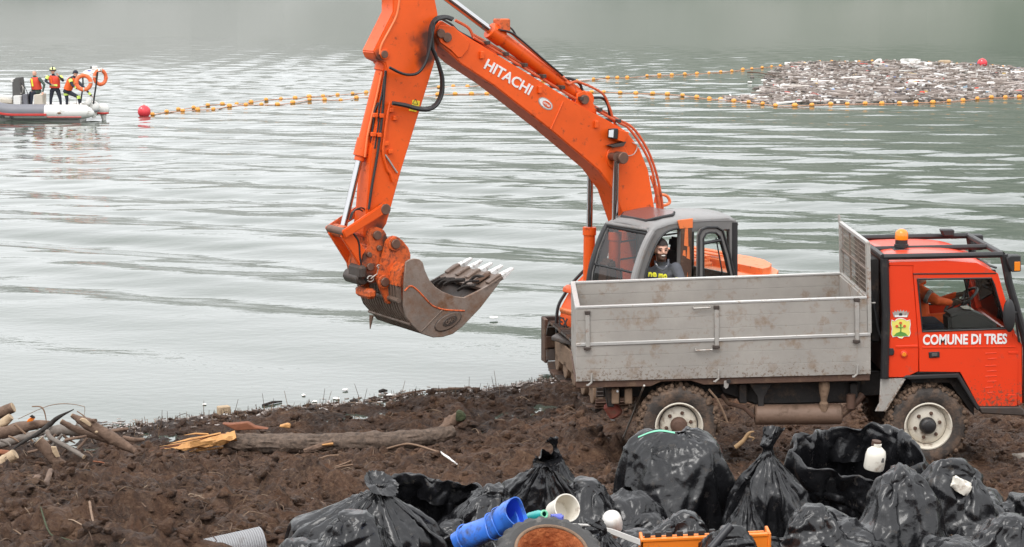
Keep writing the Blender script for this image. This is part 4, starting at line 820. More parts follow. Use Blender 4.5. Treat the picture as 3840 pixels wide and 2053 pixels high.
# ---- cab
CYN = .02
CW_ = TRW - .06
rear_q = tp('rear_quarter', km(k5, [(578, 300), (715, 300), (712, 345), (745, 760), (745, 910), (668, 945), (555, 945), (558, 640), (568, 330)]), CYN, .035, 'truck_red', tk, .006)
tp('panel_ridge', km(k5, [(612, 762), (740, 758), (740, 772), (612, 776)]), CYN - .006, .008, 'truck_red', rear_q, .003)
tp('intake_vent', km(k5, [(555, 778), (598, 776), (603, 795), (598, 815), (556, 818)]), CYN - .02, .025, 'trim_black', rear_q, .006)
MB().disc(T0(k5(659, 811), CYN), -YV, .035, .014, 20).build('side_lamp_bezel', 'truck_red_roof', rear_q, .004)
MB().disc(T0(k5(659, 811), CYN - .014), -YV, .022, .012, 16).build('side_lamp', 'amber_deep', rear_q, .004)
tp('step_rubber', km(k5, [(532, 882), (560, 880), (562, 940), (535, 945)]), CYN - .03, .05, 'trim_black', rear_q, .008)
# door with window opening
dout = km(k5, [(714, 352), (1186, 350), (1204, 420), (1268, 655), (1298, 766), (1312, 860), (1308, 1108), (1088, 1108), (982, 912), (748, 910), (746, 770)])
dwin = km(k5, [(737, 380), (1162, 374), (1176, 410), (1252, 664), (765, 680)])
for dy, nm in ((CYN - .008, 'door'), (CYN + CW_ - .03, 'door')):
    d_ = MB().prism(Ts(dout, dy), YV * .04, [Ts(dwin, dy)]).build(nm, 'truck_red', tk, 0)
    MB().tube(Ts(dwin + dwin[:1], dy + .0), .010, 6).build('window_seal', 'trim_black', d_)
    MB().prism(Ts(dwin, dy + .018), YV * .003).build('window', 'glass', d_)
    if dy < .5:
        door_n = d_
        tp('belt_moulding', km(k5, [(764, 768), (1300, 765), (1300, 772), (764, 776)]), dy - .005, .007, 'truck_red', d_, .002)
        hdl = tp('door_handle', km(k5, [(800, 798), (862, 795), (863, 828), (802, 832)]), dy - .012, .014, 'trim_black', d_, .005)
        tp('handle_lever', km(k5, [(815, 805), (848, 803), (849, 820), (816, 823)]), dy - .022, .012, 'dash_grey', hdl, .004)
        for i, yy in enumerate((803, 835, 875, 905, 935, 965, 1000, 1030)):
            wx_ = 1190 if i < 6 else 1170; tp('pressed_slot', km(k5, [(1125 + (i % 2) * 12, yy), (wx_, yy - 3), (wx_, yy + 3), (1125 + (i % 2) * 12, yy + 6)]), dy - .0035, .006, 'truck_red_roof', d_, .001)
        tp('hinge', km(k5, [(1258, 797), (1312, 797), (1312, 808), (1258, 808)]), dy - .006, .008, 'truck_red', d_, .002)
        tp('corner_plate', km(k5, [(1252, 1042), (1300, 1042), (1300, 1080), (1256, 1080)]), dy - .005, .006, 'truck_red', d_, .002)
        P0 = T0(k5(766, 754), dy - .003); P1 = T0(k5(1249, 748), dy - .003)
        text('door_lettering', 'COMUNE DI TRES', P0, P1 - P0, ZZ, .098, 'white_paint', d_, off=.032, ext=.003, width=(P1 - P0).length)
# door gap: shade put into the colour of a black jamb behind the door
tp('shaded_door_jamb', km(k5, [(700, 330), (1190, 330), (1215, 420), (1300, 700), (1325, 860), (1322, 1112), (1085, 1115), (975, 918), (730, 920), (728, 760)]), CYN + .036, .03, 'trim_black', tk, 0, holes=[km(k5, [(738, 382), (1160, 377), (1248, 661), (768, 676)])])
# roof, back wall, front
def sect(x, zt, dz): return None
rl = km(k5, [(572, 285), (640, 280), (900, 275), (1080, 290), (1195, 345)]); rc = km(k5, [(590, 256), (660, 245), (900, 238), (1060, 252), (1165, 318)])
rows_ = []
for j in range(9):
    t = j / 8; edge = [T0(p, CYN - .012 + (CW_ + .024) * t) for p in rl]; cr_ = [T0(p, 0) for p in rc]
    s_ = min(1, math.sin(math.pi * t) ** .42 * 1.05) if 0 < t < 1 else 0
    rows_.append([Vector((e.x + (c2.x - e.x) * s_ * .3, e.y, e.z + (c2.z - e.z) * s_)) for e, c2 in zip(edge, cr_)])
mb = MB(); n5 = 5
mb.add([p for r in rows_ for p in r], [(j * n5 + i, j * n5 + i + 1, (j + 1) * n5 + i + 1, (j + 1) * n5 + i) for j in range(8) for i in range(4)])
rf_ = mb.build('cab_roof', 'truck_red_roof', tk, smooth=60); q_ = rf_.modifiers.new('t', 'SOLIDIFY'); q_.thickness = .02
sb = rf_.modifiers.new('s', 'SUBSURF'); sb.levels = 1; sb.render_levels = 2
tp('roof_side', km(k5, [(572, 283), (900, 273), (1080, 288), (1196, 346), (712, 350), (712, 302), (575, 302)]), CYN - .006, .03, 'truck_red', tk, .004)
tp('roof_side', km(k5, [(572, 283), (900, 273), (1080, 288), (1196, 346), (712, 350), (712, 302), (575, 302)]), CYN + CW_ - .03, .03, 'truck_red', tk, .004)
tp('drip_rail', km(k5, [(712, 346), (1188, 343), (1188, 350), (712, 354)]), CYN - .014, .02, 'trim_black', tk, .003)
tp('rear_quarter', km(k5, [(578, 300), (715, 300), (712, 345), (745, 760), (745, 910), (668, 945), (555, 945), (558, 640), (568, 330)]), CYN + CW_ - .035, .035, 'truck_red', tk, .006)
tp('cab_back', km(k5, [(572, 300), (590, 300), (580, 940), (558, 940)]), CYN + .036, CW_ - .072, 'cab_back_shade', tk, .004)  # red back wall, its shade put into a dark colour
tp('cab_floor', km(k5, [(560, 905), (1300, 905), (1300, 925), (560, 925)]), CYN + .04, CW_ - .08, 'dash_grey', tk, 0)
ws_ = [(k5(1198, 356)), (k5(1285, 690))]
tp('windscreen', km(k5, [(1196, 352), (1202, 352), (1290, 690), (1284, 690)]), CYN + .08, CW_ - .16, 'glass_clear', tk, 0)
for dy in (CYN, CYN + CW_ - .06): tp('windscreen_pillar', km(k5, [(1180, 346), (1200, 346), (1300, 700), (1278, 700)]), dy, .06, 'truck_red', tk, .006)
tp('front_panel', km(k5, [(1278, 690), (1300, 690), (1340, 760), (1345, 1100), (1310, 1110)]), CYN, CW_, 'truck_red', tk, .012)
tp('front_bumper', km(k5, [(1085, 1112), (1325, 1112), (1350, 1130), (1350, 1165), (1100, 1150)]), CYN - .02, CW_ + .04, 'dark_steel', tk, .012)
tp('mudguard', km(k5, [(655, 945), (668, 932), (972, 920), (1095, 1118), (1080, 1135), (962, 945), (690, 955)]), CYN - .03, .16, 'trim_black', tk, .008)
tp('mudguard', km(k5, [(655, 945), (668, 932), (972, 920), (1095, 1118), (1080, 1135), (962, 945), (690, 955)]), CYN + CW_ - .13, .16, 'trim_black', tk, .008)
tp('arch_liner', km(k5, [(690, 952), (960, 942), (1080, 1130), (1080, 1180), (940, 990), (720, 990)]), CYN + .14, CW_ - .28, 'chassis', tk, 0)
tp('side_skirt', km(k5, [(527, 955), (672, 950), (560, 1130), (545, 1142), (495, 1142), (520, 1090)]), CYN + .01, .03, 'galv', tk, .006)
tp('side_skirt_edge', km(k5, [(655, 956), (672, 950), (560, 1132), (545, 1142)]), CYN - .01, .03, 'aluminium', tk, .004)
# emblem: crown over a shield with a tree
sh_px = km(k5, [(588, 615), (605, 622), (620, 610), (640, 606), (660, 610), (676, 620), (693, 614), (696, 640), (692, 665), (697, 690), (690, 708), (660, 708), (648, 720), (630, 716), (620, 708), (595, 712), (588, 695), (592, 665), (587, 640)])
em = tp('emblem', sh_px, CYN - .003, .004, 'crest_yellow', rear_q, 0, label='yellow shield with a green tree under a grey crown')
MB().tube(Ts(sh_px + sh_px[:1], CYN - .003), .004, 4).build('shield_edge', 'white_paint', em)
tp('hill', km(k5, [(598, 708), (615, 690), (640, 680), (668, 690), (684, 706)]), CYN - .007, .004, 'crest_green', em, 0)
MB().tube(Ts(km(k5, [(641, 690), (641, 655), (640, 635)]), CYN - .006), .006, 5).build('tree_trunk', 'crest_green', em)
for a, b_ in (((641, 662), (618, 650)), ((641, 662), (662, 650)), ((641, 650), (640, 632))):
    MB().tube(Ts(km(k5, [a, b_]), CYN - .006), .004, 4).build('tree_branch', 'crest_green', em); MB().disc(T0(k5(*b_), CYN - .004), -YV, .014, .006, 10).build('flower', 'crest_red', em)
cwn = tp('crown', km(k5, [(592, 566), (602, 574), (606, 560), (618, 570), (622, 556), (634, 568), (640, 554), (647, 568), (658, 556), (664, 570), (675, 560), (680, 574), (690, 566), (680, 598), (602, 598)]), CYN - .003, .004, 'galv', em, 0)
tp('crown_band', km(k5, [(606, 588), (678, 588), (676, 598), (606, 598)]), CYN - .006, .004, 'white_paint', cwn, 0); tp('crown_arch', km(k5, [(633, 575), (647, 575), (650, 590), (630, 590)]), CYN - .006, .004, 'trim_black', cwn, 0)
# ---- interior
dash = MB().prism(Ts(km(k5, [(935, 608), (1000, 585), (1080, 585), (1150, 610), (1235, 668), (1240, 760), (960, 760), (940, 680)]), .2), YV * .30).build('dashboard', 'dash_grey', tk, .03, 2)
for x, y in ((1062, 580), (1100, 603)): tp('dash_vent', km(k5, [(x - 15, y - 4), (x + 15, y - 2), (x + 13, y + 4), (x - 15, y + 3)]), .248, .06, 'trim_black', dash, 0)
sc_ = T(k5(985, 500), 1.1); sax = Vector((-.62, 0, .78)); sa, su, sv = axes(sax)
MB().tube([sc_ + (su * math.cos(2 * math.pi * i / 28) + sv * math.sin(2 * math.pi * i / 28)) * .20 for i in range(29)], .016, 8).build('steering_wheel', 'trim_black', tk)
for a in (.3, 2.4, 4.5): MB().tube([sc_, sc_ + (su * math.cos(a) + sv * math.sin(a)) * .2], .012, 6).build('wheel_spoke', 'trim_black', tk)
MB().tube([sc_, sc_ - sax * .35], .025, 8).build('steering_column', 'trim_black', tk)
for x0, x1 in ((1030, 990), (1005, 1045), (1075, 1150)): MB().tube([T(k5(x0, 372), 1.2), T(k5(x1, 580), 1.2)], .012, 6).build('screen_brace', 'trim_black', tk)
tp('seat', km(k5, [(765, 660), (900, 655), (930, 665), (930, 740), (765, 740)]), .2, .5, 'navy', tk, .03, seg=2)
tp('seat', km(k5, [(700, 720), (900, 715), (930, 725), (930, 800), (700, 800)]), .86, .5, 'navy', tk, .03, seg=2)
tp('paper', km(k5, [(1030, 572), (1075, 568), (1100, 584), (1060, 586)]), .3, .12, 'white_plastic', tk, .003)
# ---- roll frame and roof bars
def bar(name, pts, r=.03, m='black_paint', n=10, sub=0, parent=tk):
    P = [T0(p[:2], p[2]) for p in pts]; return MB().tube(spline(P, sub) if sub else P, r, n).build(name, m, parent)
zn = .0
def off(p, dy):   # traced on the near plane at height of the near tube, moved across
    return (p[0], p[1], dy)
nt_l, nt_r = k9(745, 472), k9(2300, 440)
rk = bar('roof_rack', [off(nt_l, .02), off(nt_r, .02)], .03)
bar('rack_bar', [off((nt_l[0] - 2, nt_l[1]), .62), off((nt_r[0] - 2, nt_r[1]), .62)], .028, parent=rk); bar('rack_bar', [off((nt_l[0] - 2, nt_l[1]), CW_ - .12), off((nt_r[0], nt_r[1]), CW_ - .12)], .03, parent=rk)
bar('rack_bar', [off(nt_l, .02), off(nt_l, CW_ - .05)], .03, parent=rk); bar('rack_bar', [off(nt_r, .02), off(nt_r, CW_ - .05)], .03, parent=rk)
for dy in (.02, CW_ - .08):
    bar('rack_post', [off((3318, 972), dy), off((3324, 1180), dy), off((3318, 1420), dy)], .042, parent=rk)
    bar('rack_post', [off(k5(1232, 238), dy - .0), off(k5(1262, 400), dy), off(k5(1346, 690), dy), off(k5(1366, 780), dy), off(k5(1366, 1090), dy)], .04, parent=rk)
tp('rear_box', [(3278, 985), (3312, 985), (3316, 1300), (3284, 1300)], .25, .5, 'chassis', tk, .01)
bar('air_hose', [(3275, 1100, .12), (3290, 1180, .1), (3300, 1240, .1), (3318, 1290, .1)], .014, 'rubber', 6, 4); bar('air_hose', [(3270, 1132, .1), (3262, 1140, .05), (3285, 1138, .03)], .008, 'galv', 5, 3)
# beacon, lamps, mirror
bcn = T0((3424, 966), .62)
be = MB().lathe([(.0, 0), (.072, 0), (.072, .03), (.062, .035), (.062, .075), (.0, .075)], bcn + ZZ * .02, ZZ, 24).build('beacon', 'trim_black', tk, 0, label='amber rotating beacon on the roof rack')
MB().lathe([(.062, .075), (.066, .08), (.066, .115), (.062, .15), (.046, .172), (.022, .184), (0, .187)], bcn + ZZ * .02, ZZ, 24).build('beacon_dome', 'amber', be)
MB().box(bcn + ZZ * .005, (.2, .3, .02)).build('beacon_bracket', 'black_paint', be, .004)
for dy, mm in ((.0, 1), (CW_ - .02, 0)):
    lx = km(k9, [(2330, 470), (2380, 440), (2520, 440), (2520, 650), (2390, 655), (2350, 560)]); lamp = tp('front_lamp', lx, dy - .06, .14, 'trim_black', tk, .01)
    if mm: tp('lamp_lens', km(k9, [(2430, 520), (2508, 518), (2506, 638), (2430, 640)]), dy - .068, .02, 'amber_deep', lamp, .004)
    else: pass
tp('spare_lamp', km(k9, [(1860, 330), (2050, 330), (2050, 420), (1900, 420)]), CW_ - .3, .12, 'trim_black', tk, .01)
MB().ell(T0(k5(1247, 578), -.10), (.062, .035, .165), 16, 12, (1, 0, .05)).build('mirror', 'trim_black', tk)
bar('mirror_arm', [(*k5(1275, 560), -.1), (*k5(1305, 570), .0)], .012, n=6); bar('mirror_arm', [(*k5(1295, 565), -.02), (*k5(1300, 640), -.02), (*k5(1318, 740), .0)], .010, n=6)
bar('wiper', [(*k5(1115, 280), .3), (*k5(1180, 320), .25), (*k5(1215, 330), .2)], .012, n=6)
# thin rod leaning on the truck's tail
q0, q1 = T0((2414, 1442), -.06), onG(2326, 1672)
tag(MB().tube([q0, lerp(q0, q1, .5) + Vector((.005, 0, .01)), q1], .011, 6).build('metal_rod', 'galv', None, loc=q1), 'thin pale rod leaning from the mud against the truck bed behind the rear wheel', 'rod')
# ================================================================ PEOPLE
def seg_dist(P, a, b_):
    a = np.array(a); b_ = np.array(b_); ab = b_ - a; t = np.clip(((P - a) @ ab) / max(1e-9, ab @ ab), 0, 1); return np.linalg.norm(P - (a + t[:, None] * ab), axis=1)
def hand(mb, bones, wr, d, pn, m, s=1., curl=.5):
    d = Vector(d).normalized(); pn = Vector(pn); pn = (pn - d * pn.dot(d)).normalized(); sd = d.cross(pn)
    pc = wr + d * .05 * s; mb.ell(pc, (.052 * s, .042 * s, .018 * s), 10, 7, d, sd); bones.append((wr, wr + d * .09 * s, .03, m))
    for i, ln in enumerate((.068, .078, .072, .055)):
        b0 = wr + d * .09 * s + sd * ((-.03 + i * .02) * s); a1 = curl * .8; a2 = curl * 1.7
        p1 = b0 + (d * math.cos(a1) + pn * math.sin(a1)) * ln * .5 * s; p2 = p1 + (d * math.cos(a2) + pn * math.sin(a2)) * ln * .5 * s
        mb.tube([b0 - d * .02 * s, b0, p1, p2], [.0095 * s, .0095 * s, .009 * s, .0075 * s], 6); bones.append((b0, p2, .008, m))
    t0 = wr + d * .03 * s - sd * .035 * s; t1 = t0 + (d * .6 - sd * .7 + pn * .3).normalized() * .035 * s; t2 = t1 + (d * .9 - sd * .1 + pn * .4).normalized() * .03 * s
    mb.tube([t0, t1, t2], [.012 * s, .0105 * s, .0085 * s], 6); bones.append((t0, t2, .01, m))
def person(name, J, face, mats_, label, s=1., voxel=.012, loc=None, group=None, palm=None):
    """J: joints in the world; mats_: regions torso, arm, fore, hand, leg, shin, foot, head, neck"""
    mb = MB(); bones = []; V = {k: Vector(v) for k, v in J.items()}
    def limb(a, b_, ra, rb, reg):
        a, b_ = V[a], V[b_]; mb.tube([a, lerp(a, b_, .35), b_], [ra * s, (ra * .62 + rb * .38) * 1.04 * s, rb * s], 12); mb.ell(a, (ra * s,) * 3, 10, 7); mb.ell(b_, (rb * s,) * 3, 10, 7); bones.append((a, b_, (ra + rb) / 2 * s, reg))
    up_ = (V['neck'] - V['pelvis']).normalized(); sh = (V['shL'] - V['shR']).normalized(); fr = sh.cross(up_).normalized()
    if fr.dot(Vector(face)) < 0: fr = -fr
    # torso as a lofted, tapering trunk
    sec = [(0, .165, .125), (.12, .172, .13), (.32, .15, .115), (.55, .165, .12), (.78, .19, .122), (.92, .16, .10), (1.0, .075, .07)]
    pel = V['pelvis'] - up_ * .06 * s; ln = V['neck'] - pel; mid = V.get('chest'); vs = []; n = 16
    for t, a, b_ in sec:
        c_ = pel + ln * t
        if mid is not None: c_ = c_ + (mid - (pel + ln * .6)) * (1 - abs(t - .6) / .6 if t < .6 else max(0, 1 - (t - .6) / .4))
        vs += [c_ + sh * (a * s * math.cos(2 * math.pi * k / n)) + fr * (b_ * s * math.sin(2 * math.pi * k / n)) for k in range(n)]
    fs = [(j * n + k, j * n + (k + 1) % n, (j + 1) * n + (k + 1) % n, (j + 1) * n + k) for j in range(len(sec) - 1) for k in range(n)] + [tuple(reversed(range(n))), tuple(range((len(sec) - 1) * n, len(sec) * n))]
    mb.add(vs, fs); bones.append((pel, V['neck'] - up_ * .05 * s, .15 * s, 'torso'))
    for q in ('L', 'R'):
        limb('sh' + q, 'el' + q, .068, .05, 'arm'); limb('el' + q, 'wr' + q, .048, .033, 'fore')
        d = (V['wr' + q] - V['el' + q]); hand(mb, bones, V['wr' + q], V.get('hd' + q, V['wr' + q] + d) - V['wr' + q], (palm or {}).get(q, fr * .6 - up_ * .4), 'hand', s)
        if 'kn' + q in V:
            limb('hip' + q, 'kn' + q, .092, .062, 'leg'); limb('kn' + q, 'an' + q, .06, .042, 'shin')
            a = V['an' + q]; tdir = Vector((face[0], face[1], 0)).normalized(); mb.ell(a + tdir * .06 * s - ZZ * .04 * s, (.13 * s, .048 * s, .045 * s), 12, 7, tdir, ZZ.cross(tdir)); bones.append((a - tdir * .05 - ZZ * .05, a + tdir * .17 * s - ZZ * .05 * s, .05 * s, 'foot'))
    # neck and head
    f = Vector(face).normalized(); h = V['head']; hu = (ZZ - f * f.z).normalized(); hr = f.cross(hu)
    mb.tube([V['neck'] - up_ * .05 * s, h - hu * .05 * s], [.06 * s, .055 * s], 12); bones.append((V['neck'] - up_ * .03 * s, h - hu * .10 * s, .05 * s, 'neck'))
    mb.ell(h + hu * .02 * s - f * .008 * s, (.095 * s, .077 * s, .105 * s), 16, 12, f, hr); mb.ell(h - hu * .055 * s + f * .022 * s, (.068 * s, .060 * s, .068 * s), 14, 10, f, hr)
    mb.tube([h + f * .08 * s + hu * .03 * s, h + f * .105 * s - hu * .012 * s, h + f * .085 * s - hu * .022 * s], [.008 * s, .015 * s, .012 * s], 8)
    mb.ell(h + f * .078 * s + hu * .032 * s, (.014 * s, .05 * s, .012 * s), 10, 6, f, hr)
    mb.ell(h + f * .075 * s - hu * .085 * s, (.022 * s, .03 * s, .02 * s), 10, 6, f, hr)
    for q in (-1, 1): mb.ell(h + hr * (q * .08 * s) - f * .005 * s - hu * .005 * s, (.022 * s, .010 * s, .032 * s), 8, 6, f, hr); mb.ell(h + f * .062 * s + hr * q * .038 * s - hu * .02 * s, (.02 * s, .022 * s, .02 * s), 8, 6, f, hr)
    bones.append((h - hu * .06 * s, h + hu * .05 * s, .09 * s, 'head'))
    loc = Vector(loc if loc is not None else V['pelvis']); root = thing(name, loc, label, 'person', group)
    me = mb.mesh(loc); o = bpy.data.objects.new('body', me); COL.objects.link(o); o.parent = root; ORG[o] = loc
    rm = o.modifiers.new('r', 'REMESH'); rm.mode = 'VOXEL'; rm.voxel_size = voxel; sm = o.modifiers.new('s', 'SMOOTH'); sm.factor = .5; sm.iterations = 2
    dg = bpy.context.evaluated_depsgraph_get(); nm = bpy.data.meshes.new_from_object(o.evaluated_get(dg)); o.modifiers.clear(); o.data = nm
    names = []; 
    for k in mats_.values():
        if k not in names: names.append(k); nm.materials.append(MATS[k])
    cen = np.zeros(len(nm.polygons) * 3); nm.polygons.foreach_get('center', cen); cen = cen.reshape(-1, 3) + np.array(loc)
    best = np.full(len(cen), 9.); idx = np.zeros(len(cen), int)
    for a, b_, r_, reg in bones:
        d = seg_dist(cen, a, b_) / max(r_, .02); m_ = d < best; best[m_] = d[m_]; idx[m_] = names.index(mats_[reg])
    nm.polygons.foreach_set('material_index', idx.astype(np.int32)); nm.polygons.foreach_set('use_smooth', [True] * len(nm.polygons)); nm.update()
    return root, dict(V=V, f=f, hu=hu, hr=hr, fr=fr, up=up_, sh=sh, pel=pel, h=h, s=s, body=o)
def cap_shell(g, name, m, root, kx=1.0, z0=-.02, thick=.008, front=1.0):   # a hair or cap shell over the skull
    h, f, hr, hu, s = g['h'], g['f'], g['hr'], g['hu'], g['s']; mb = MB(); vs = []; n, mm = 20, 8
    for j in range(mm):
        for k in range(n):
            a = 2 * math.pi * k / n; low = z0 + (.045 * front if math.cos(a) > .3 else (.0 if math.cos(a) > -.3 else -.045)); t = j / (mm - 1)
            zz = low + (.125 + thick - low) * math.sin(t * math.pi / 2); q = math.sqrt(max(0, 1 - ((zz - .02) / (.106 + thick)) ** 2)) if zz > .02 else 1.
            if j == mm - 1: q = 0; zz = .126 + thick
            vs.append(h + hu * zz * s + f * ((.095 + thick) * kx * q * math.cos(a) - .008) * s + hr * (.078 + thick) * kx * q * math.sin(a) * s)
    mb.add(vs, [(j * n + k, j * n + (k + 1) % n, (j + 1) * n + (k + 1) % n, (j + 1) * n + k) for j in range(mm - 1) for k in range(n)])
    return mb.build(name, m, root, 0, smooth=60)
def face_bits(g, root, smile=True, beard=True):
    h, f, hr, hu, s = g['h'], g['f'], g['hr'], g['hu'], g['s']
    for q in (-1, 1):
        MB().ell(h + f * .083 * s + hr * q * .033 * s + hu * .012 * s, (.008 * s, .014 * s, .0065 * s), 8, 6, f, hr).build('eye', 'eye_dark', root); MB().tube([h + f * .088 * s + hr * q * .016 * s + hu * .034 * s, h + f * .089 * s + hr * q * .036 * s + hu * .038 * s, h + f * .075 * s + hr * q * .054 * s + hu * .03 * s], .0045 * s, 5).build('eyebrow', 'hair_dark', root)
    if beard:
        o = g['body']; me = o.data; me.materials.append(MATS['beard']); bi = len(me.materials) - 1; org = ORG[o]
        for p in me.polygons:
            d = p.center + org - h; fz, zc, xc = d.dot(f) / s, d.dot(hu) / s, abs(d.dot(hr)) / s
            if -.135 < zc < -.030 + .35 * max(0, xc - .045) and fz > -.005 and xc < .085: p.material_index = bi
    if smile:
        MB().ell(h + f * .093 * s - hu * .047 * s, (.005 * s, .026 * s, .010 * s), 12, 7, f, hr).build('mouth', 'eye_dark', root); MB().ell(h + f * .097 * s - hu * .045 * s, (.006 * s, .023 * s, .0085 * s), 12, 7, f, hr).build('teeth', 'teeth', root)
# ---- excavator operator leaning out of the cab door
OY = 25.27
def OP(x, y, dy=0): return atY(x, y, OY + dy)
neck = OP(2484, 990, .08)
J = dict(head=OP(2478, 938), neck=neck, pelvis=OP(2455, 1190, .15), chest=OP(2478, 1060, .06), shR=OP(2425, 1018, .1), shL=OP(2534, 1006, -.02), elR=OP(2400, 1110, -.1), wrR=OP(2450, 1130, -.22), elL=OP(2556, 1052, -.12), wrL=OP(2528, 1064, -.26), hdL=OP(2505, 1062, -.32),
         hipR=OP(2430, 1200, .1), hipL=OP(2480, 1200, .1), knR=OP(2380, 1180, -.25), knL=OP(2440, 1185, -.35), anR=OP(2370, 1290, -.3), anL=OP(2440, 1290, -.38))
op, g = person('person', J, (.26, -.95, -.08), dict(torso='jacket_grey', arm='jacket_grey', fore='jacket_grey', hand='skin', leg='navy', shin='navy', foot='seat_black', head='skin', neck='skin'), 'smiling bearded man in grey work jacket leaning out of the excavator cab', 1.10, .010)
cap_shell(g, 'hair', 'hair_dark', op, 1.0, .02); face_bits(g, op)
fr, up_, sh = g['fr'], g['up'], g['sh']
def chest(u, v, o_=.0): return g['V']['neck'] - up_ * v + sh * u + fr * (.135 + o_)
lx_ = Vector((1, 0, -.06)).normalized(); ly_ = Vector((.05, -.1, 1)).normalized()
for tx, x, y in (('ne', 2430, 1035), ('mo', 2469, 1041)):
    a = OP(x, y, -.165 + .02); text('chest_lettering', tx, a, lx_, ly_, .062, 'hivis_yellow', op, off=.03, ext=.03, width=.105)
MB().tube(spline([OP(2456, 980, -.0), OP(2462, 998, -.08), OP(2484, 1012, -.12), OP(2504, 996, -.08), OP(2506, 974, -.02)], 4), .013, 7).build('collar', 'jacket_grey', op)
MB().tube(spline([OP(2460, 990, -.06), OP(2472, 1008, -.10), OP(2488, 1012, -.11), OP(2500, 998, -.09)], 4), .008, 7).build('shirt_collar', 'white_paint', op)
cf = g['V']['wrL']; ce = (g['V']['wrL'] - g['V']['elL']).normalized(); MB().tube([cf - ce * .07, cf - ce * .0], [.062, .056], 14).build('cuff', 'hivis_yellow', op)
# ---- truck driver, on the far side of the truck's cab
def DP(x, y, dy): return T(k5(x, y), dy)
J = dict(head=DP(738, 345, 1.08), neck=DP(732, 425, 1.08), pelvis=DP(752, 650, 1.1), chest=DP(728, 520, 1.08), shR=DP(748, 455, .90), shL=DP(748, 445, 1.26), elR=DP(838, 500, .82), wrR=DP(918, 512, .92), hdR=DP(958, 508, 1.0), elL=DP(860, 510, 1.38), wrL=DP(950, 470, 1.3), hdL=DP(985, 465, 1.26),
         hipR=DP(775, 632, 1.0), hipL=DP(775, 632, 1.2), knR=DP(925, 600, .95), knL=DP(925, 600, 1.25), anR=DP(985, 760, .98), anL=DP(985, 760, 1.22))
drv, g = person('person', J, (1, -.1, -.1), dict(torso='suit_orange', arm='suit_orange', fore='suit_orange', hand='glove', leg='suit_orange', shin='suit_orange', foot='seat_black', head='skin', neck='skin'), 'driver in bright orange suit gripping the steering wheel of the red truck', 1.02, .010)
cap_shell(g, 'hair', 'hair_dark', drv, 1.0, .02); face_bits(g, drv, False, False)
a, b_ = g['V']['shR'], g['V']['elR']; MB().tube([lerp(a, b_, .45), lerp(a, b_, .66)], [.078, .074], 14).build('sleeve_band', 'galv', drv)
# ================================================================ RESCUE BOAT
BY = 77.6
def BP(x, y, dy=0.): return atY(*k10(x, y), BY + dy)
boat = thing('inflatable_boat', (BP(600, 1200).x, BY + .9, 0), 'white and grey inflatable work boat with red stripe and outboard motors', 'boat')
def tubepath(dy, r, x0, x1, y0, y1, n=14):
    out = []
    for i in range(n + 1):
        t = i / n; q = BP(x0 + (x1 - x0) * t, y0 + (y1 - y0) * t); q.y = BY + dy; out.append(q)
    return out
zt = .36
def tubez(x): return zt + .0 + max(0, (300 - x) / 1500) ** 2 * 1.6
def side_tube(dy, xa, xb, r, taper, name, m, parent, z=0., n=16):
    pts = []; rs = []
    for i in range(n + 1):
        t = i / n; x = xa + (xb - xa) * t; q = BP(x, 1000); fw_ = max(0, (-200 - x) / 1100); pts.append(Vector((q.x, BY + dy + (.78 - dy) * min(1, fw_) ** 2, tubez(x) + z))); rs.append(r)
    if taper: pts += [pts[-1] + Vector((.14, 0, -.01)), pts[-1] + Vector((.30, 0, -.04)), pts[-1] + Vector((.42, 0, -.07)), pts[-1] + Vector((.48, 0, -.08))]; rs += [r * .93, r * .72, r * .42, r * .12]
    return MB().tube(pts, rs, 18).build(name, m, parent, 0, smooth=50)
tb = side_tube(0, -1300, 1620, .27, True, 'side_tube', 'boat_white', boat)
side_tube(1.66, -1300, 1620, .27, True, 'side_tube', 'boat_white', boat)
cvr = side_tube(0, -1200, 900, .277, False, 'tube_cover', 'boat_grey', boat, .012)
for dz, m_ in ((-.06, 'stripe_red'), (-.11, 'stripe_red')):
    pts = [Vector((p.x, BY - .275 + .02, p.z)) for p in [BP(x, 1000) for x in ()]]
mb = MB()
for dy_, dz in ((-.272, -.075), (-.262, -.115)):
    pts = []
    for i in range(20):
        x = -1200 + 2150 * i / 19; q = BP(x, 1000); fw_ = max(0, (-200 - x) / 1100); pts.append(Vector((q.x, BY + dy_ + (.78 - dy_) * min(1, fw_) ** 2, tubez(x) + dz)))
    MB().tube(pts, .022, 6).build('rubbing_strake', 'stripe_red', tb)
pts = [];
for i in range(12): x = 950 + 680 * i / 11; q = BP(x, 1000); pts.append(Vector((q.x, BY - .21, tubez(x) - .185)))
MB().tube(pts, .02, 6).build('rubbing_strake', 'stripe_red', tb)
MB().ell(BP(1205, 1075) + Vector((0, -.235, .0)), (.10, .05, .05), 16, 8).build('valve_badge', 'mud_dry', tb)
hx0, hx1 = BP(-1200, 1000).x, BP(1560, 1000).x
MB().prism([Vector((hx0, BY + .12, .12)), Vector((hx1, BY + .12, .12)), Vector((hx1, BY + .35, -.25)), Vector((hx0 + .6, BY + .35, -.2))], YV * 1.2).build('hull', 'boat_white', boat, .02)
MB().box(Vector(((hx0 + hx1) / 2, BY + .83, .20)), ((hx1 - hx0), 1.36, .05)).build('deck', 'boat_beige', boat)
MB().box(BP(1590, 1050) + Vector((0, .83, .02)), (.06, 1.4, .55)).build('transom', 'boat_white', boat, .01)
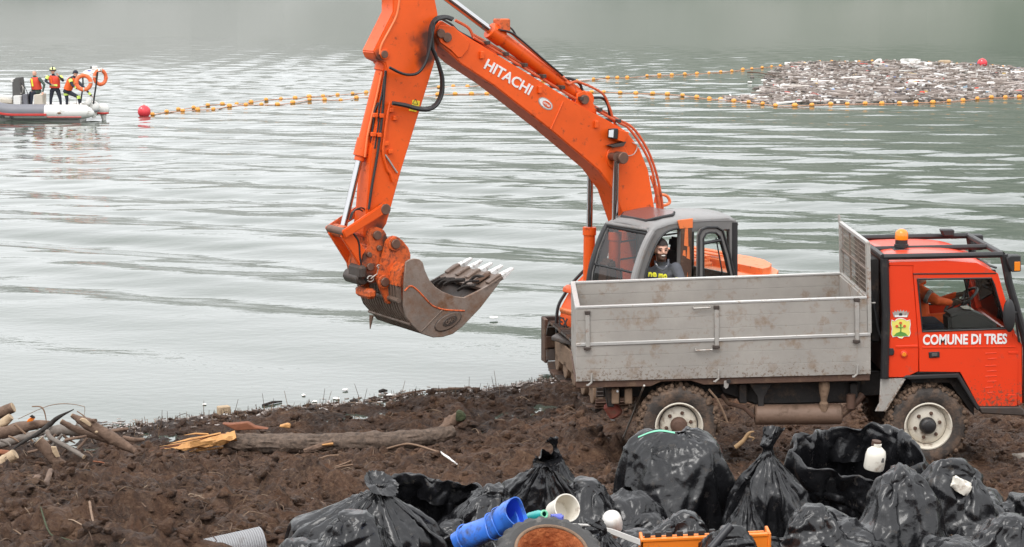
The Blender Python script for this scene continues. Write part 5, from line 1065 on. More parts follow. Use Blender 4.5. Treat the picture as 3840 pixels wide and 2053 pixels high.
# bow deck, console, seats
MB().prism([BP(-900, 640, 1.0), BP(250, 760, 1.0), BP(260, 905, 1.0), BP(-900, 900, 1.0)], YV * .5).build('bow_locker', 'boat_white', boat, .04, 2)
MB().prism([BP(0, 790, .7), BP(240, 820, .7), BP(250, 900, .7), BP(0, 890, .7)], YV * .3).build('bow_cushion', 'boat_beige', boat, .03)
con = MB().prism([BP(240, 460, .6), BP(300, 385, .6), BP(385, 375, .6), BP(400, 480, .6), BP(420, 740, .6), BP(430, 950, .6), BP(250, 950, .6)], YV * .7).build('console', 'dash_grey', boat, .02)
MB().prism([BP(205, 440, .58), BP(230, 400, .58), BP(262, 400, .58), BP(262, 470, .58), BP(225, 480, .58)], YV * .3).build('console_lamp', 'boat_white', con, .02)
MB().prism([BP(265, 740, .45), BP(412, 735, .45), BP(412, 960, .45), BP(265, 960, .45)], YV * .7).build('seat_box', 'boat_white', boat, .02)
MB().prism([BP(430, 720, .6), BP(540, 700, .6), BP(560, 960, .6), BP(440, 960, .6)], YV * .5).build('helm_seat', 'boat_grey', boat, .03)
MB().tube(oval(BP(430, 620, .55), Vector((.5, -.7, .2)), Vector((0, .2, 1)), .17, .15, 20) + [BP(430, 620, .55) + Vector((.5, -.7, .2)) * .17], .016, 7).build('helm_wheel', 'galv', boat)
MB().tube([BP(410, 480, .55), BP(500, 580, .55), BP(570, 740, .55)], .014, 6).build('windscreen_rail', 'trim_black', con)
MB().prism([BP(670, 720, .55), BP(850, 700, .55), BP(855, 985, .55), BP(675, 985, .55)], YV * .6).build('jockey_seat', 'boat_beige', boat, .03)
MB().prism([BP(760, 900, .8), BP(1720, 930, .8), BP(1700, 1010, .8), BP(760, 980, .8)], YV * .5).build('stern_bench', 'boat_white', boat, .03)
for x in (1370, 1520): MB().tube([BP(x, 780, .3), BP(x, 1000, .3)], .014, 6).build('grab_rail', 'galv', boat)
MB().tube([BP(1370, 790, .3), BP(1440, 760, .3), BP(1520, 790, .3)], .014, 6).build('grab_rail', 'galv', boat)
# stern frame with white top bar
MB().tube([BP(1940, 265, .4), BP(1915, 480, .4), BP(1870, 780, .4), BP(1850, 960, .4)], .032, 8).build('stern_frame', 'trim_black', boat)
MB().tube([BP(1640, 300, 1.3), BP(1650, 520, 1.3), BP(1600, 900, 1.3)], .03, 8).build('stern_frame', 'trim_black', boat)
tbv = MB().prism([BP(1640, 275, .9), BP(1700, 230, .9), BP(1985, 195, .5), BP(1990, 250, .5), BP(1760, 320, .5), BP(1650, 325, .9)], YV * .5).build('frame_top', 'boat_white', boat, .02)
MB().box(BP(1880, 190, .7), (.18, .2, .14)).build('navigation_lamp', 'boat_white', tbv, .02); MB().box(BP(1810, 182, .7), (.05, .08, .09)).build('camera_box', 'trim_black', tbv, .01)
MB().box(BP(1770, 245, .45), (.12, .03, .05)).build('name_plate', 'label_blue', tbv)
def motor(x, y, dy, sc, m2):
    c_ = BP(x, y, dy); mb = MB()
    mo = MB().ell(c_, (.24 * sc, .20 * sc, .22 * sc), 16, 10, (1, 0, -.25)).build('outboard_motor', 'boat_white', boat, 0, smooth=60)
    MB().lathe([(.20 * sc, 0), (.215 * sc, -.03), (.20 * sc, -.07)], c_ - ZZ * .10 * sc, ZZ, 18).build('motor_band', m2, mo); MB().tube([c_ - ZZ * .1, c_ + Vector((.03, 0, -.42))], [.13 * sc, .07 * sc], 10).build('motor_leg', 'boat_white', mo)
motor(1850, 960, .55, 1.05, 'boat_grey'); motor(2045, 1010, 1.1, 1.05, 'stripe_red')
MB().ell(BP(1760, 860, .3), (.12, .12, .15), 12, 8).build('fuel_can', 'boat_white', boat)
# life rings hung on the frame
def ring(c_, nrm_, R_, r_, label):
    a, u, v = axes(nrm_); n, mm = 36, 12; vs = []
    for i in range(n):
        A = 2 * math.pi * i / n; rd = u * math.cos(A) + v * math.sin(A)
        for k in range(mm): B = 2 * math.pi * k / mm; vs.append(c_ + rd * (R_ + r_ * math.cos(B)) + a * (r_ * .8 * math.sin(B)))
    root = thing('life_ring', c_ - ZZ * (R_ + r_), label, 'life ring', 'life rings on the boat'); MB().add(vs, [(i * mm + k, i * mm + (k + 1) % mm, ((i + 1) % n) * mm + (k + 1) % mm, ((i + 1) % n) * mm + k) for i in range(n) for k in range(mm)]).build('ring_body', 'ring_orange', root, 0, smooth=80)
    for A in (.8, 2.37, 3.94, 5.5):
        pts = [c_ + (u * math.cos(A + q * .09) + v * math.sin(A + q * .09)) * R_ for q in (-1, 0, 1)]; MB().tube(pts, r_ * 1.06, 12, flat=1).build('reflective_band', 'ring_orange' if A > 3 else 'boat_beige', root)
ring(BP(1660, 480, -.02), (.15, -1, .1), .262, .075, 'orange life ring hanging in front of the bending crewman on the boat')
ring(BP(1990, 375, .62), (.75, -.66, .05), .265, .072, 'orange life ring hanging on the outer side of the black stern frame')
# ---- crew
def crew(pts, face, mats_, label, dys={}):
    J = {k: BP(v[0], v[1], .75 + dys.get(k, 0)) for k, v in pts.items()}; return person('person', J, face, mats_, label, .97, .014, group='crew on the inflatable boat')
base_m = dict(torso='navy', arm='navy', fore='navy', hand='skin', leg='navy', shin='navy', foot='seat_black', head='skin', neck='skin')
def vest(g, m, root, bands=(), wide=1.12):
    pel, V, sh, fr, up_, s = g['pel'], g['V'], g['sh'], g['fr'], g['up'], g['s']; ln = V['neck'] - pel; mid = V.get('chest'); n = 18; vs = []
    sec = [(.20, .19, .15), (.4, .185, .155), (.6, .19, .16), (.78, .195, .155), (.9, .15, .12), (.97, .10, .09)]
    for t, a, b_ in sec:
        c_ = pel + ln * t
        if mid is not None: c_ = c_ + (mid - (pel + ln * .6)) * (1 - abs(t - .6) / .6 if t < .6 else max(0, 1 - (t - .6) / .4))
        vs += [c_ + sh * (a * s * wide * math.cos(2 * math.pi * k / n)) + fr * (b_ * s * wide * math.sin(2 * math.pi * k / n)) for k in range(n)]
    o = MB().add(vs, [(j * n + k, j * n + (k + 1) % n, (j + 1) * n + (k + 1) % n, (j + 1) * n + k) for j in range(5) for k in range(n)]).build('life_vest', m, root, 0, smooth=60)
    for u0, v0, w_, h_, mm in bands:
        c_ = pel + ln * v0 + sh * u0 + fr * (.168 * s * wide)
        if mid is not None: c_ = c_ + (mid - (pel + ln * .6)) * .8
        MB().box(c_, (w_, h_, .02), sh, up_).build('vest_patch', mm, o, .004)
# seated skipper
sk, g = crew(dict(head=(685, 300), neck=(695, 365), chest=(705, 470), pelvis=(745, 650), shR=(640, 405), shL=(785, 405), elR=(640, 530), wrR=(640, 640), elL=(880, 520), wrL=(850, 660), hipR=(715, 665), hipL=(760, 665), knR=(610, 680), knL=(640, 690), anR=(590, 930), anL=(620, 940)), (-.35, -.9, -.1), {**base_m, 'arm': 'green_jacket', 'fore': 'green_jacket', 'torso': 'green_jacket', 'leg': 'navy'}, 'seated man with short grey hair in green jacket and red life vest', dict(shL=-.12, elL=-.25, wrL=-.3, knR=.1, anR=.1, knL=-.15, anL=-.15))
vest(g, 'vest_red', sk, [(-.03, .62, .07, .30, 'hivis_yellow')]); cap_shell(g, 'hair', 'galv', sk, .98, .05, .004)
# standing firefighter
ff, g = crew(dict(head=(1048, 250), neck=(1062, 335), chest=(1085, 450), pelvis=(1092, 620), shR=(955, 365), shL=(1200, 365), elR=(905, 450), wrR=(1010, 520), hdR=(1060, 530), elL=(1250, 440), wrL=(1165, 350), hdL=(1130, 300), hipR=(1035, 640), hipL=(1150, 640), knR=(1010, 800), knL=(1195, 800), anR=(1005, 975), anL=(1215, 975)), (.15, -1, -.1), base_m, 'standing firefighter with pale yellow helmet and red life vest on the boat', dict(wrR=-.25, hdR=-.25, wrL=-.25, hdL=-.28, elR=-.1, elL=-.1))
vest(g, 'vest_red', ff, [(-.08, .72, .05, .34, 'suit_orange'), (.0, .36, .26, .07, 'hivis_lime')])
V = g['V']
for q in 'LR': MB().tube([lerp(V['sh' + q], V['el' + q], -.05), lerp(V['sh' + q], V['el' + q], .6)], [.082, .07], 12).build('sleeve_patch', 'hivis_lime', ff)
h, f, hr, hu, s = g['h'], g['f'], g['hr'], g['hu'], g['s']
hel = cap_shell(g, 'helmet', 'helmet_lime', ff, 1.22, .03, .03); MB().tube([h + hu * .04 + (f * math.cos(a) * .15 + hr * math.sin(a) * .125) for a in [i * math.pi / 10 for i in range(21)]], .016, 6).build('helmet_brim', 'trim_black', hel)
MB().tube([h + hu * .05 + f * .13, h + hu * .14 + f * .08, h + hu * .165, h + hu * .14 - f * .09], .02, 6).build('helmet_crest', 'seat_black', hel); MB().box(h + hu * .11 + f * .115, (.012, .05, .06), f, hr).build('helmet_badge', 'seat_black', hel, .004)
# crewman bending at the stern
cb, g = crew(dict(head=(1500, 300), neck=(1460, 365), chest=(1410, 470), pelvis=(1330, 650), shR=(1390, 410), shL=(1490, 405), elR=(1440, 540), wrR=(1540, 600), elL=(1690, 600), wrL=(1815, 740), hipR=(1310, 670), hipL=(1370, 670), knR=(1330, 810), knL=(1560, 770), anR=(1325, 985), anL=(1600, 975)), (.75, -.55, -.35), base_m, 'crewman in dark cap and yellow striped dark suit bending at the stern', dict(elL=-.2, wrL=-.3, shR=-.15, elR=-.3, wrR=-.35, shL=.12, knL=-.1, anL=-.1))
vest(g, 'suit_orange', cb, [(.0, .70, .12, .10, 'hivis_lime')], 1.04); cap_shell(g, 'cap', 'navy', cb, 1.08, .0, .012)
V = g['V']
for a, b_, t0, t1, r_ in (('elL', 'wrL', .6, .9, .05), ('shR', 'elR', .1, .5, .078), ('hipR', 'knR', .1, .45, .098), ('knL', 'anL', -.15, .15, .075), ('elR', 'wrR', .5, .8, .05)): MB().tube([lerp(V[a], V[b_], t0), lerp(V[a], V[b_], t1)], [r_, r_ * .95], 12).build('reflective_band', 'hivis_lime', cb)
# ================================================================ FLOATS, BUOYS, DEBRIS
rowA = km(k11, [(435, 545), (583, 525), (720, 512), (860, 497), (998, 483), (1137, 470), (1283, 457), (1425, 443), (1563, 432), (1698, 420), (1832, 410), (1973, 400), (2118, 387), (2250, 380)]) + km(k1, [(420, 740), (560, 728), (700, 722), (830, 715), (958, 708), (1075, 698), (1190, 693), (1310, 686), (1430, 678)]) + km(k2, [(150, 672), (270, 665), (390, 660), (510, 655), (640, 650), (780, 645), (915, 638), (1030, 632), (1107, 630), (1187, 625), (1347, 612), (1446, 607), (1547, 605), (1652, 598)]) + km(k8, [(28, 262), (122, 255), (213, 247), (300, 240), (385, 232), (455, 222), (536, 215), (609, 205), (677, 200), (820, 182), (868, 180), (983, 172), (1077, 172), (1186, 168), (1288, 168), (1392, 165), (1505, 168), (1620, 170), (1730, 172), (1838, 175), (1950, 182), (2053, 188), (2158, 195), (2328, 205), (2411, 210), (2509, 222), (2600, 232)])
rowB = km(k11, [(185, 590), (322, 570), (477, 560), (622, 545), (772, 533), (928, 518), (1087, 507), (1237, 495), (1392, 487), (1540, 473), (1702, 462), (1848, 455), (2003, 450), (2155, 437)]) + km(k1, [(420, 782), (560, 778), (690, 774), (820, 770), (947, 765), (1090, 762), (1222, 760), (1345, 757), (1480, 757)]) + km(k2, [(240, 756), (420, 755), (600, 753), (780, 750), (900, 749), (998, 748), (1130, 757), (1257, 758), (1393, 763), (1511, 768), (1633, 773)]) + km(k8, [(27, 445), (125, 457), (213, 468), (315, 478), (431, 487), (540, 497), (640, 507), (790, 508), (923, 508), (1069, 505), (1199, 505), (1338, 500), (1468, 495), (1606, 490), (1735, 487), (1866, 487), (1990, 480), (2100, 472), (2212, 460), (2321, 453), (2430, 447), (2540, 443), (2640, 440)])
def wz(p): return float(waves(np.array([p.x]), np.array([p.y]))[0])
fme = MB().lathe([(0, -.155), (.035, -.155), (.04, -.13), (.085, -.115), (.112, -.07), (.115, 0), (.112, .07), (.085, .115), (.04, .13), (.035, .155), (0, .155)], (0, 0, 0), (1, 0, 0), 12).mesh(name='float', smooth=60); fme.materials.append(MATS['float_yellow'])
for row, nm in ((rowA, 'outer'), (rowB, 'inner')):
    P = [atZ(x, y + 4, 0.) for x, y in row]; G = 'yellow floats of the containment line'
    rp = MB().tube([Vector((p.x, p.y, wz(p) + .03)) for p in P], .018, 5).build('float_line', 'rope', None, loc=(P[0].x, P[0].y, 0)); tag(rp, 'rope of the containment boom threaded through the %s row of yellow floats' % ('far' if nm == 'outer' else 'near'), 'rope')
    for i, p in enumerate(P):
        o = link('yellow_float', fme, None, (p.x, p.y, wz(p) + .055)); q = P[min(i + 1, len(P) - 1)] - P[max(i - 1, 0)]; rn = random.Random(i)
        o.rotation_euler = (rn.uniform(-.3, .3), rn.uniform(-.12, .12), math.atan2(q.y, q.x) + rn.uniform(-.25, .25)); s_ = rn.uniform(.64, .86); o.scale = (s_, s_, s_)
        tag(o, 'small orange yellow float strung in the %s row of the containment boom' % ('far' if nm == 'outer' else 'near'), 'float', G + ', %s row' % ('far' if nm == 'outer' else 'near'))
def buoy(px, py, r, label):
    p = atZ(px, py, 0.); root = thing('marker_buoy', (p.x, p.y, -.05), label, 'buoy', 'red marker buoys'); c_ = Vector((p.x, p.y, r * .72)); MB().ell(c_, (r, r, r), 24, 16).build('buoy_ball', 'buoy_red', root, 0, smooth=80)
    MB().lathe([(.0, 0), (.035, 0), (.03, .03), (.0, .035)], c_ + ZZ * (r * .98), ZZ, 12).build('buoy_eye', 'rope', root); MB().ell(c_ + Vector((-r * .3, -r * .75, r * .58)), (r * .12, r * .06, r * .12), 8, 6).build('white_mark', 'white_paint', root)  # small white mark on the ball's upper front
buoy(541, 437, .25, 'red marker buoy at the end of the float line near the boat'); buoy(3683, 252, .30, 'red marker buoy on the far edge of the floating debris')
# ---- floating raft of wood and rubbish
def ramp_island(name, stops, rough=.8):
    m = bpy.data.materials.new(name); m.use_nodes = True; N = m.node_tree.nodes; L = m.node_tree.links; g_ = N.new('ShaderNodeNewGeometry'); r = N.new('ShaderNodeValToRGB'); r.color_ramp.interpolation = 'CONSTANT'; e = r.color_ramp.elements
    while len(e) < len(stops): e.new(.5)
    for q, (p, c) in zip(e, stops): q.position = p; q.color = (*c, 1)
    L.new(g_.outputs['Random Per Island'], r.inputs[0]); b = N['Principled BSDF']; L.new(r.outputs[0], b.inputs['Base Color']); b.inputs['Roughness'].default_value = rough; MATS[name] = m
ramp_island('raft_bits', [(0, (.22, .18, .155)), (.2, (.29, .245, .22)), (.38, (.15, .118, .10)), (.54, (.36, .31, .28)), (.68, (.23, .185, .165)), (.78, (.46, .40, .37)), (.87, (.10, .085, .08)), (.93, (.55, .51, .49)), (.965, (.72, .70, .68))])
ramp_island('litter_bits', [(0, (.70, .68, .65)), (.45, (.58, .53, .48)), (.60, (.80, .79, .78)), (.78, (.45, .42, .40)), (.86, (.30, .42, .52)), (.91, (.55, .10, .08)), (.95, (.60, .42, .15)), (.98, (.12, .2, .5))], .5)
up_x = [620, 677, 820, 983, 1186, 1400, 1700, 2053, 2328, 2700, 2900]; up_y = [225, 205, 188, 180, 176, 174, 178, 194, 210, 245, 262]
lo_x = [270, 431, 540, 640, 790, 1069, 1338, 1606, 1866, 2100, 2321, 2540, 2900]; lo_y = [480, 488, 497, 505, 506, 503, 498, 489, 485, 472, 454, 444, 430]
rn = random.Random(5); mb = MB(); ml = MB(); n_ = 0
while n_ < 11000:
    x = rn.uniform(270, 2850); lo = np.interp(x, lo_x, lo_y); up0 = np.interp(x, up_x, up_y) if x > 690 else np.interp(x, [270, 520, 560, 600, 690], [462, 440, 300, 250, 202])
    if x < 690 and x > 500 and rn.random() < .35: continue
    y = rn.uniform(up0, lo)
    if x < 620 and y < 455 and rn.random() < .55: continue
    n_ += 1; p = atZ(*k8(x, y), 0.); a = rn.gauss(0, .8) + (.0 if rn.random() < .5 else rn.uniform(-1.5, 1.5)); zz = rn.uniform(0, .14) ** 1.0 * (1 if x > 650 else .3); d = Vector((math.cos(a), math.sin(a), rn.gauss(0, .10))).normalized()
    t = rn.random(); lit = rn.random() < .10
    if t < .55:
        ln = rn.choice((.18, .25, .35, .5, .7, 1.3)) * rn.uniform(.5, 1.05); r_ = ln * rn.uniform(.025, .05) + .010; c_ = Vector((p.x, p.y, zz + r_ * .4)); sd = Vector((-d.y, d.x, 0)); k = rn.uniform(-.12, .12) * ln
        (ml if lit else mb).tube([c_ - d * ln / 2, c_ + sd * k, c_ + d * ln / 2], [r_, r_ * 1.05, r_ * .55], 5)
    else:
        sx = rn.uniform(.05, .15); c_ = Vector((p.x, p.y, zz + .03)); (ml if lit else mb).box(c_, (sx * rn.uniform(.8, 1.8), sx, rn.uniform(.03, .12)), d, ZZ.cross(d))
def stuff(mbx, name, m, label=None):
    me = bpy.data.meshes.new(name); me.from_pydata(mbx.v, [], mbx.f); me.materials.append(MATS[m]); me.polygons.foreach_set('use_smooth', [False] * len(me.polygons)); o = link(name, me); o['kind'] = 'stuff'
    if label: o['label'] = label; o['category'] = name.replace('_', ' ').split()[-1]
    return o
stuff(mb, 'floating_driftwood', 'raft_bits', 'dense raft of floating driftwood and branches held inside the float line'); stuff(ml, 'floating_litter', 'litter_bits', 'pale scraps of plastic litter scattered through the driftwood raft')
def mat_h(X, Y): return np.zeros_like(X)
# larger pieces one can pick out
def blob(name, kx, ky, size, m, label, cat, seed, z=None, jag=.25, group=None):
    p = atZ(*k8(kx, ky), 0.); bm = bmesh.new(); bmesh.ops.create_icosphere(bm, subdivisions=3, radius=1)
    for v in bm.verts:
        n = noise.noise(v.co * 1.8 + Vector((seed, 0, 0))) * jag + noise.noise(v.co * 5 + Vector((0, seed, 0))) * jag * .4; q = v.co * (1 + n); q = Vector([math.copysign(min(abs(c), .8) ** .85, c) for c in q]); v.co = Vector((q.x * size[0], q.y * size[1], q.z * size[2]))
    me = bpy.data.meshes.new(name); bm.to_mesh(me); bm.free(); me.materials.append(MATS[m]); me.polygons.foreach_set('use_smooth', [True] * len(me.polygons)); me.set_sharp_from_angle(angle=R(40))
    o = link(name, me, None, (p.x, p.y, size[2] * .55 + .05 if z is None else z)); tag(o, label, cat, group); return o
blob('foam_block', 1690, 200, (.72, .22, .26), 'foam_white', 'long white jagged foam block on the far edge of the raft', 'foam', 1, jag=.9); blob('foam_block', 1830, 212, (.28, .2, .16), 'foam_white', 'small white foam block beside the long jagged one', 'foam', 2)
blob('tarpaulin_heap', 1955, 200, (.45, .3, .20), 'wood_pale', 'tan rumpled heap between white foam and red buoy', 'tarpaulin', 3); blob('long_plank', 2545, 275, (.62, .2, .12), 'foam_white', 'long white plank floating behind the red buoy', 'plank', 4, jag=.1)
blob('white_float', 1742, 345, (.55, .2, .12), 'foam_white', 'long white hull shaped float in the middle of the raft', 'float', 5, jag=.08); blob('plastic_drum', 1412, 290, (.30, .18, .17), 'galv', 'grey barrel shaped drum lying in the raft', 'drum', 6, jag=.06)
blob('white_sheet', 2315, 372, (.22, .16, .17), 'foam_white', 'crumpled white sheet standing up in the raft', 'sheet', 7); blob('white_sheet', 2492, 385, (.2, .12, .07), 'foam_white', 'flat white scrap near the front of the raft', 'sheet', 8)
blob('plastic_bottle', 1085, 408, (.13, .08, .08), 'blue_bottle', 'pale blue bottle floating low in the raft', 'bottle', 9, jag=.05); blob('plastic_bottle', 1052, 320, (.13, .06, .06), 'label_blue', 'dark blue bottle beside a red one in the raft', 'bottle', 10, jag=.05); blob('plastic_bottle', 1195, 318, (.17, .06, .06), 'vest_red', 'red bottle beside a dark blue one in the raft', 'bottle', 11, jag=.05)
blob('plastic_can', 1782, 442, (.13, .09, .14), 'vest_red', 'red can at the near edge of the raft', 'can', 12, jag=.06); blob('plastic_can', 2210, 400, (.14, .09, .09), 'vest_red', 'red can lying beside the crumpled white sheet', 'can', 13, jag=.06)
blob('plastic_jug', 732, 202, (.2, .12, .12), 'foam_white', 'white jug at the raft\'s narrow tip by the far floats', 'jug', 14, jag=.1); blob('plastic_jug', 1210, 436, (.11, .1, .11), 'white_plastic', 'round off white jug near the front float row', 'jug', 15, jag=.05); blob('plastic_jug', 1342, 438, (.11, .1, .12), 'foam_white', 'upright white jug near the front float row', 'jug', 16, jag=.05)
blob('white_sheet', 1000, 385, (.2, .15, .08), 'foam_white', 'white crumpled bag behind the pale blue bottle', 'sheet', 17); blob('white_sheet', 1218, 378, (.22, .14, .09), 'foam_white', 'pointed white scrap below the grey drum', 'sheet', 18); blob('plastic_jug', 930, 328, (.12, .1, .1), 'white_plastic', 'small white jug behind driftwood near the dark blue bottle', 'jug', 19)
for i, (x, y) in enumerate([(458, 300), (440, 342), (488, 385), (510, 412), (600, 362), (545, 330)]): blob('foam_scrap', x, y, (.13, .1, .05), 'foam_white' if i % 2 else 'debris_grey', 'loose scrap drifting off the raft\'s ragged open end', 'scrap', 30 + i, group='loose scraps off the raft')
p = atZ(*k8(1400, 195), 0.); q = atZ(*k8(1400, 195), 0.)
o = MB().prism([atY(*k8(1385, 190), p.y), atY(*k8(1440, 150), p.y), atY(*k8(1466, 148), p.y), atY(*k8(1480, 195), p.y), atY(*k8(1462, 195), p.y), atY(*k8(1450, 165), p.y), atY(*k8(1405, 196), p.y)], YV * .25).build('broken_panel', 'foam_white', None, .02, loc=(p.x, p.y, 0)); tag(o, 'bent whitish panel sticking up from the raft', 'panel')
# long floating branches in the raft
for i, (a, b_, c_, r_) in enumerate([((420, 268), (520, 272), (640, 295), .05), ((840, 295), (1100, 285), (1290, 300), .07), ((1600, 330), (2000, 318), (2450, 330), .08), ((2130, 300), (2350, 280), (2560, 272), .08), ((1020, 495), (1200, 480), (1330, 478), .05), ((1300, 345), (1450, 320), (1560, 255), .05), ((2000, 400), (2100, 370), (2210, 345), .06), ((1060, 370), (1180, 400), (1400, 392), .06)]):
    P = [atZ(*k8(*q), 0.) + ZZ * .10 for q in (a, b_, c_)]; o = MB().tube(spline(P, 5), [r_ * (1 - .05 * k) for k in range(11)], 7).build('floating_branch', 'bark_grey' if i % 2 else 'bark', None, loc=(P[0].x, P[0].y, 0)); tag(o, ['pale crooked branch reaching out of the raft\'s ragged open end', 'long straight branch behind the blue and red bottles', 'very long thin trunk across the middle of the raft', 'long branch in front of the red buoy', 'dark branch along the near float row', 'branch slanting up towards the bent panel', 'forked branch beside the white hull shaped float', 'low branch in front of the grey drum'][i], 'branch')
# ---- things floating close to the shore
def kk(x, y): return (700 + .4379 * x, 1450 + .4379 * y)
fl = [('foam_scrap', 'foam_white', kk(1745, 70), (.07, .03), 'white strip afloat beside a dark stick by the heap'), ('wood_board', 'wood_pale', kk(1810, 158), (.20, .09), 'pale flat board at the water\'s edge'), ('foam_scrap', 'foam_white', kk(1000, 70), (.035, .03), 'round white scrap afloat off the shore'), ('foam_scrap', 'foam_white', kk(1100, 125), (.05, .03), 'white scrap drifting in the shallows'), ('foam_scrap', 'foam_white', kk(1285, 100), (.07, .03), 'pale streaky scrap drifting in the shallows'), ('foam_scrap', 'foam_white', kk(1360, 25), (.05, .03), 'white crumb of foam drifting off the shore'), ('wood_block', 'wood_pale', kk(318, 250), (.07, .06), 'squared pale wood block at the water\'s edge'), ('foam_scrap', 'foam_white', kk(150, 150), (.05, .02), 'faint white scrap drifting off the trunk\'s splintered end'), ('foam_scrap', 'foam_white', (1855, 1190), (.12, .05), 'white sheet scrap drifting beyond the bucket teeth')]
for i, (nm, m_, p, (sx, sy), lab) in enumerate(fl):
    q = atZ(p[0], p[1], .02); bm = MB(); r_ = random.Random(i); n = 9
    poly = [q + Vector((sx * .8 * math.cos(2 * math.pi * k / n) * r_.uniform(.5, 1.2), sy * 2.0 * math.sin(2 * math.pi * k / n) * r_.uniform(.5, 1.2), -.01)) for k in range(n)]
    if nm == 'wood_block': o = MB().box(q + ZZ * .06, (.15, .10, .12), (1, .5, 0), (-.5, 1, 0)).build(nm, m_, None, .01, loc=q)
    else: o = MB().prism(poly, ZZ * .014).build(nm, m_, None, .006, loc=q)
    tag(o, lab, nm.replace('_', ' ').split()[-1])
for i, (a, b_, r_) in enumerate([(kk(1745, 105), kk(2035, 32), .018), (kk(650, 162), kk(815, 128), .016), (kk(2050, 45), kk(2512, 15), .02), (kk(1400, 128), kk(1470, 126), .02), (kk(1560, 130), kk(1632, 125), .02), (kk(1650, 45), kk(1720, 38), .022), (kk(1715, 152), kk(1790, 138), .022), (kk(2150, 55), kk(2512, 42), .012), (kk(1420, 178), kk(1460, 176), .016)]):
    P, Q = atZ(*a, .02), atZ(*b_, .02); o = MB().tube([P, lerp(P, Q, .5) + Vector((0, .02, .01)), Q], [r_, r_ * 1.1, r_ * .6], 6).build('floating_stick', 'bark_black' if i % 2 else 'bark', None, loc=P); tag(o, 'dark stick floating in the shallows off the muddy shore', 'stick', 'sticks floating by the shore')
# ================================================================ LOGS AND BRANCHES ON THE SHORE
def log(name, pts, rs, m, label, cat='log', k=None, Y=None, ground=False, ends=None, rough=.2, nseg=6, n=14, seed=0, group=None, lift=0.):
    P = []
    for q in pts:
        p = k(*q[:2]) if k else q[:2]; P.append(onG(*p, lift) if ground else atY(p[0], p[1], (q[2] if len(q) > 2 else Y) - (.7 if k is k12 else 0)))
    if ground:
        P = spline(P, 3) if len(P) > 2 else P
        for p in P: p.z = max(gz(p.x + a_, p.y + b2) for a_ in (-.05, 0, .05) for b2 in (-.07, 0, .07)) + rs[0] * .6 + .2 * lift
    if ground:
        for _ in range(8):
            for i_ in range(1, len(P) - 1): P[i_].z = max(P[i_].z, (P[i_ - 1].z + P[i_ + 1].z) / 2)
    C_ = spline(P, nseg) if len(P) > 2 else [lerp(P[0], P[-1], t / 8) for t in range(9)]; mm = len(C_); rr = [float(np.interp(i / (mm - 1), np.linspace(0, 1, len(rs)), rs)) for i in range(mm)]
    mb = MB().tube(C_, rr, n)
    for i, v in enumerate(mb.v):
        j = i // n
        if j < mm:
            d = (v - C_[j]); nn = noise.noise(v * 5 + Vector((seed * 3.1, 0, 0))) * rough + noise.noise(Vector((v.x * 7 + seed, v.y * 55, v.z * 55))) * rough * .9; mb.v[i] = C_[j] + d * (1 + nn)
    if ends:
        root = thing(name, C_[0], label, cat, group); mb.build('trunk', m, root, 0, smooth=50)
        for e in ends:
            c_, d = (C_[0], (C_[0] - C_[1]).normalized()) if e == 0 else (C_[-1], (C_[-1] - C_[-2]).normalized()); r_ = rr[0] if e == 0 else rr[-1]
            MB().disc(c_ + d * .001, d, r_ * .93, .006, 14).build('cut_end', 'wood_pale', root)
        return root, C_, rr
    o = mb.build(name, m, None, 0, smooth=50, loc=C_[0]); tag(o, label, cat, group); return o, C_, rr
u = 1 / 1585.   # one unit of the log pile's tracing at 22.5 m
log('log', [(-300, 440), (0, 320), (225, 225)], [100 * u, 98 * u, 92 * u], 'bark', 'thick short log lying highest on the pile, cut end over the water', k=k12, Y=22.95, ends=[1], seed=1)
log('log', [(-60, 600), (90, 470), (190, 380)], [80 * u, 75 * u, 62 * u], 'wood_pale', 'stripped pale log wedged under the topmost log', k=k12, Y=22.8, seed=2)
r3, C3, _ = log('log', [(-300, 760), (150, 640), (480, 545), (860, 500)], [125 * u, 120 * u, 95 * u, 55 * u], 'bark', 'long brown log with torn orange wood on top', k=k12, Y=22.7, seed=3, ends=[0])
MB().prism([atY(*k12(*q), 21.9) for q in [(460, 480), (470, 440), (520, 400), (560, 395), (590, 430), (560, 460)]], YV * .05).build('torn_wood', 'crate_orange', r3, .004); MB().prism([atY(*k12(*q), 21.88) for q in [(505, 385), (540, 355), (600, 395), (590, 415)]], YV * .03).build('bark_flake', 'bark_black', r3, .003)
log('log', [(-300, 940), (100, 830), (450, 735), (760, 640)], [75 * u, 72 * u, 66 * u, 50 * u], 'bark_grey', 'smooth grey log under the long brown log', k=k12, Y=22.5, seed=4)
log('log', [(800, 680), (950, 630), (1150, 615), (1400, 660)], [70 * u, 100 * u, 102 * u, 75 * u], 'bark_grey', 'thick smooth grey log behind the black branch', k=k12, Y=22.75, seed=5)
log('branch', [(130, 1040, 21.9), (330, 860, 22.0), (640, 680, 22.1), (860, 510, 22.2), (1010, 390, 22.2), (1270, 255, 22.2)], [16 * u, 22 * u, 36 * u, 44 * u, 34 * u, 9 * u], 'bark_black', 'black charred branch sticking up out of the log pile', 'branch', k=k12, seed=6, rough=.3)
o6, C6, _ = log('log', [(1055, 465), (1250, 570), (1480, 670), (1920, 820)], [42 * u, 56 * u, 60 * u, 52 * u], 'bark', 'slim brown log with pale tip leaning beside the split log', k=k12, Y=22.35, ends=[0], seed=7)
r7, C7, R7 = log('log', [(1235, 360), (1500, 500), (1850, 700), (2150, 880), (2330, 980)], [34 * u, 95 * u, 102 * u, 88 * u, 60 * u], 'bark', 'split log with pale bare wood showing at its raised end', k=k12, Y=22.2, ends=[0], seed=8)
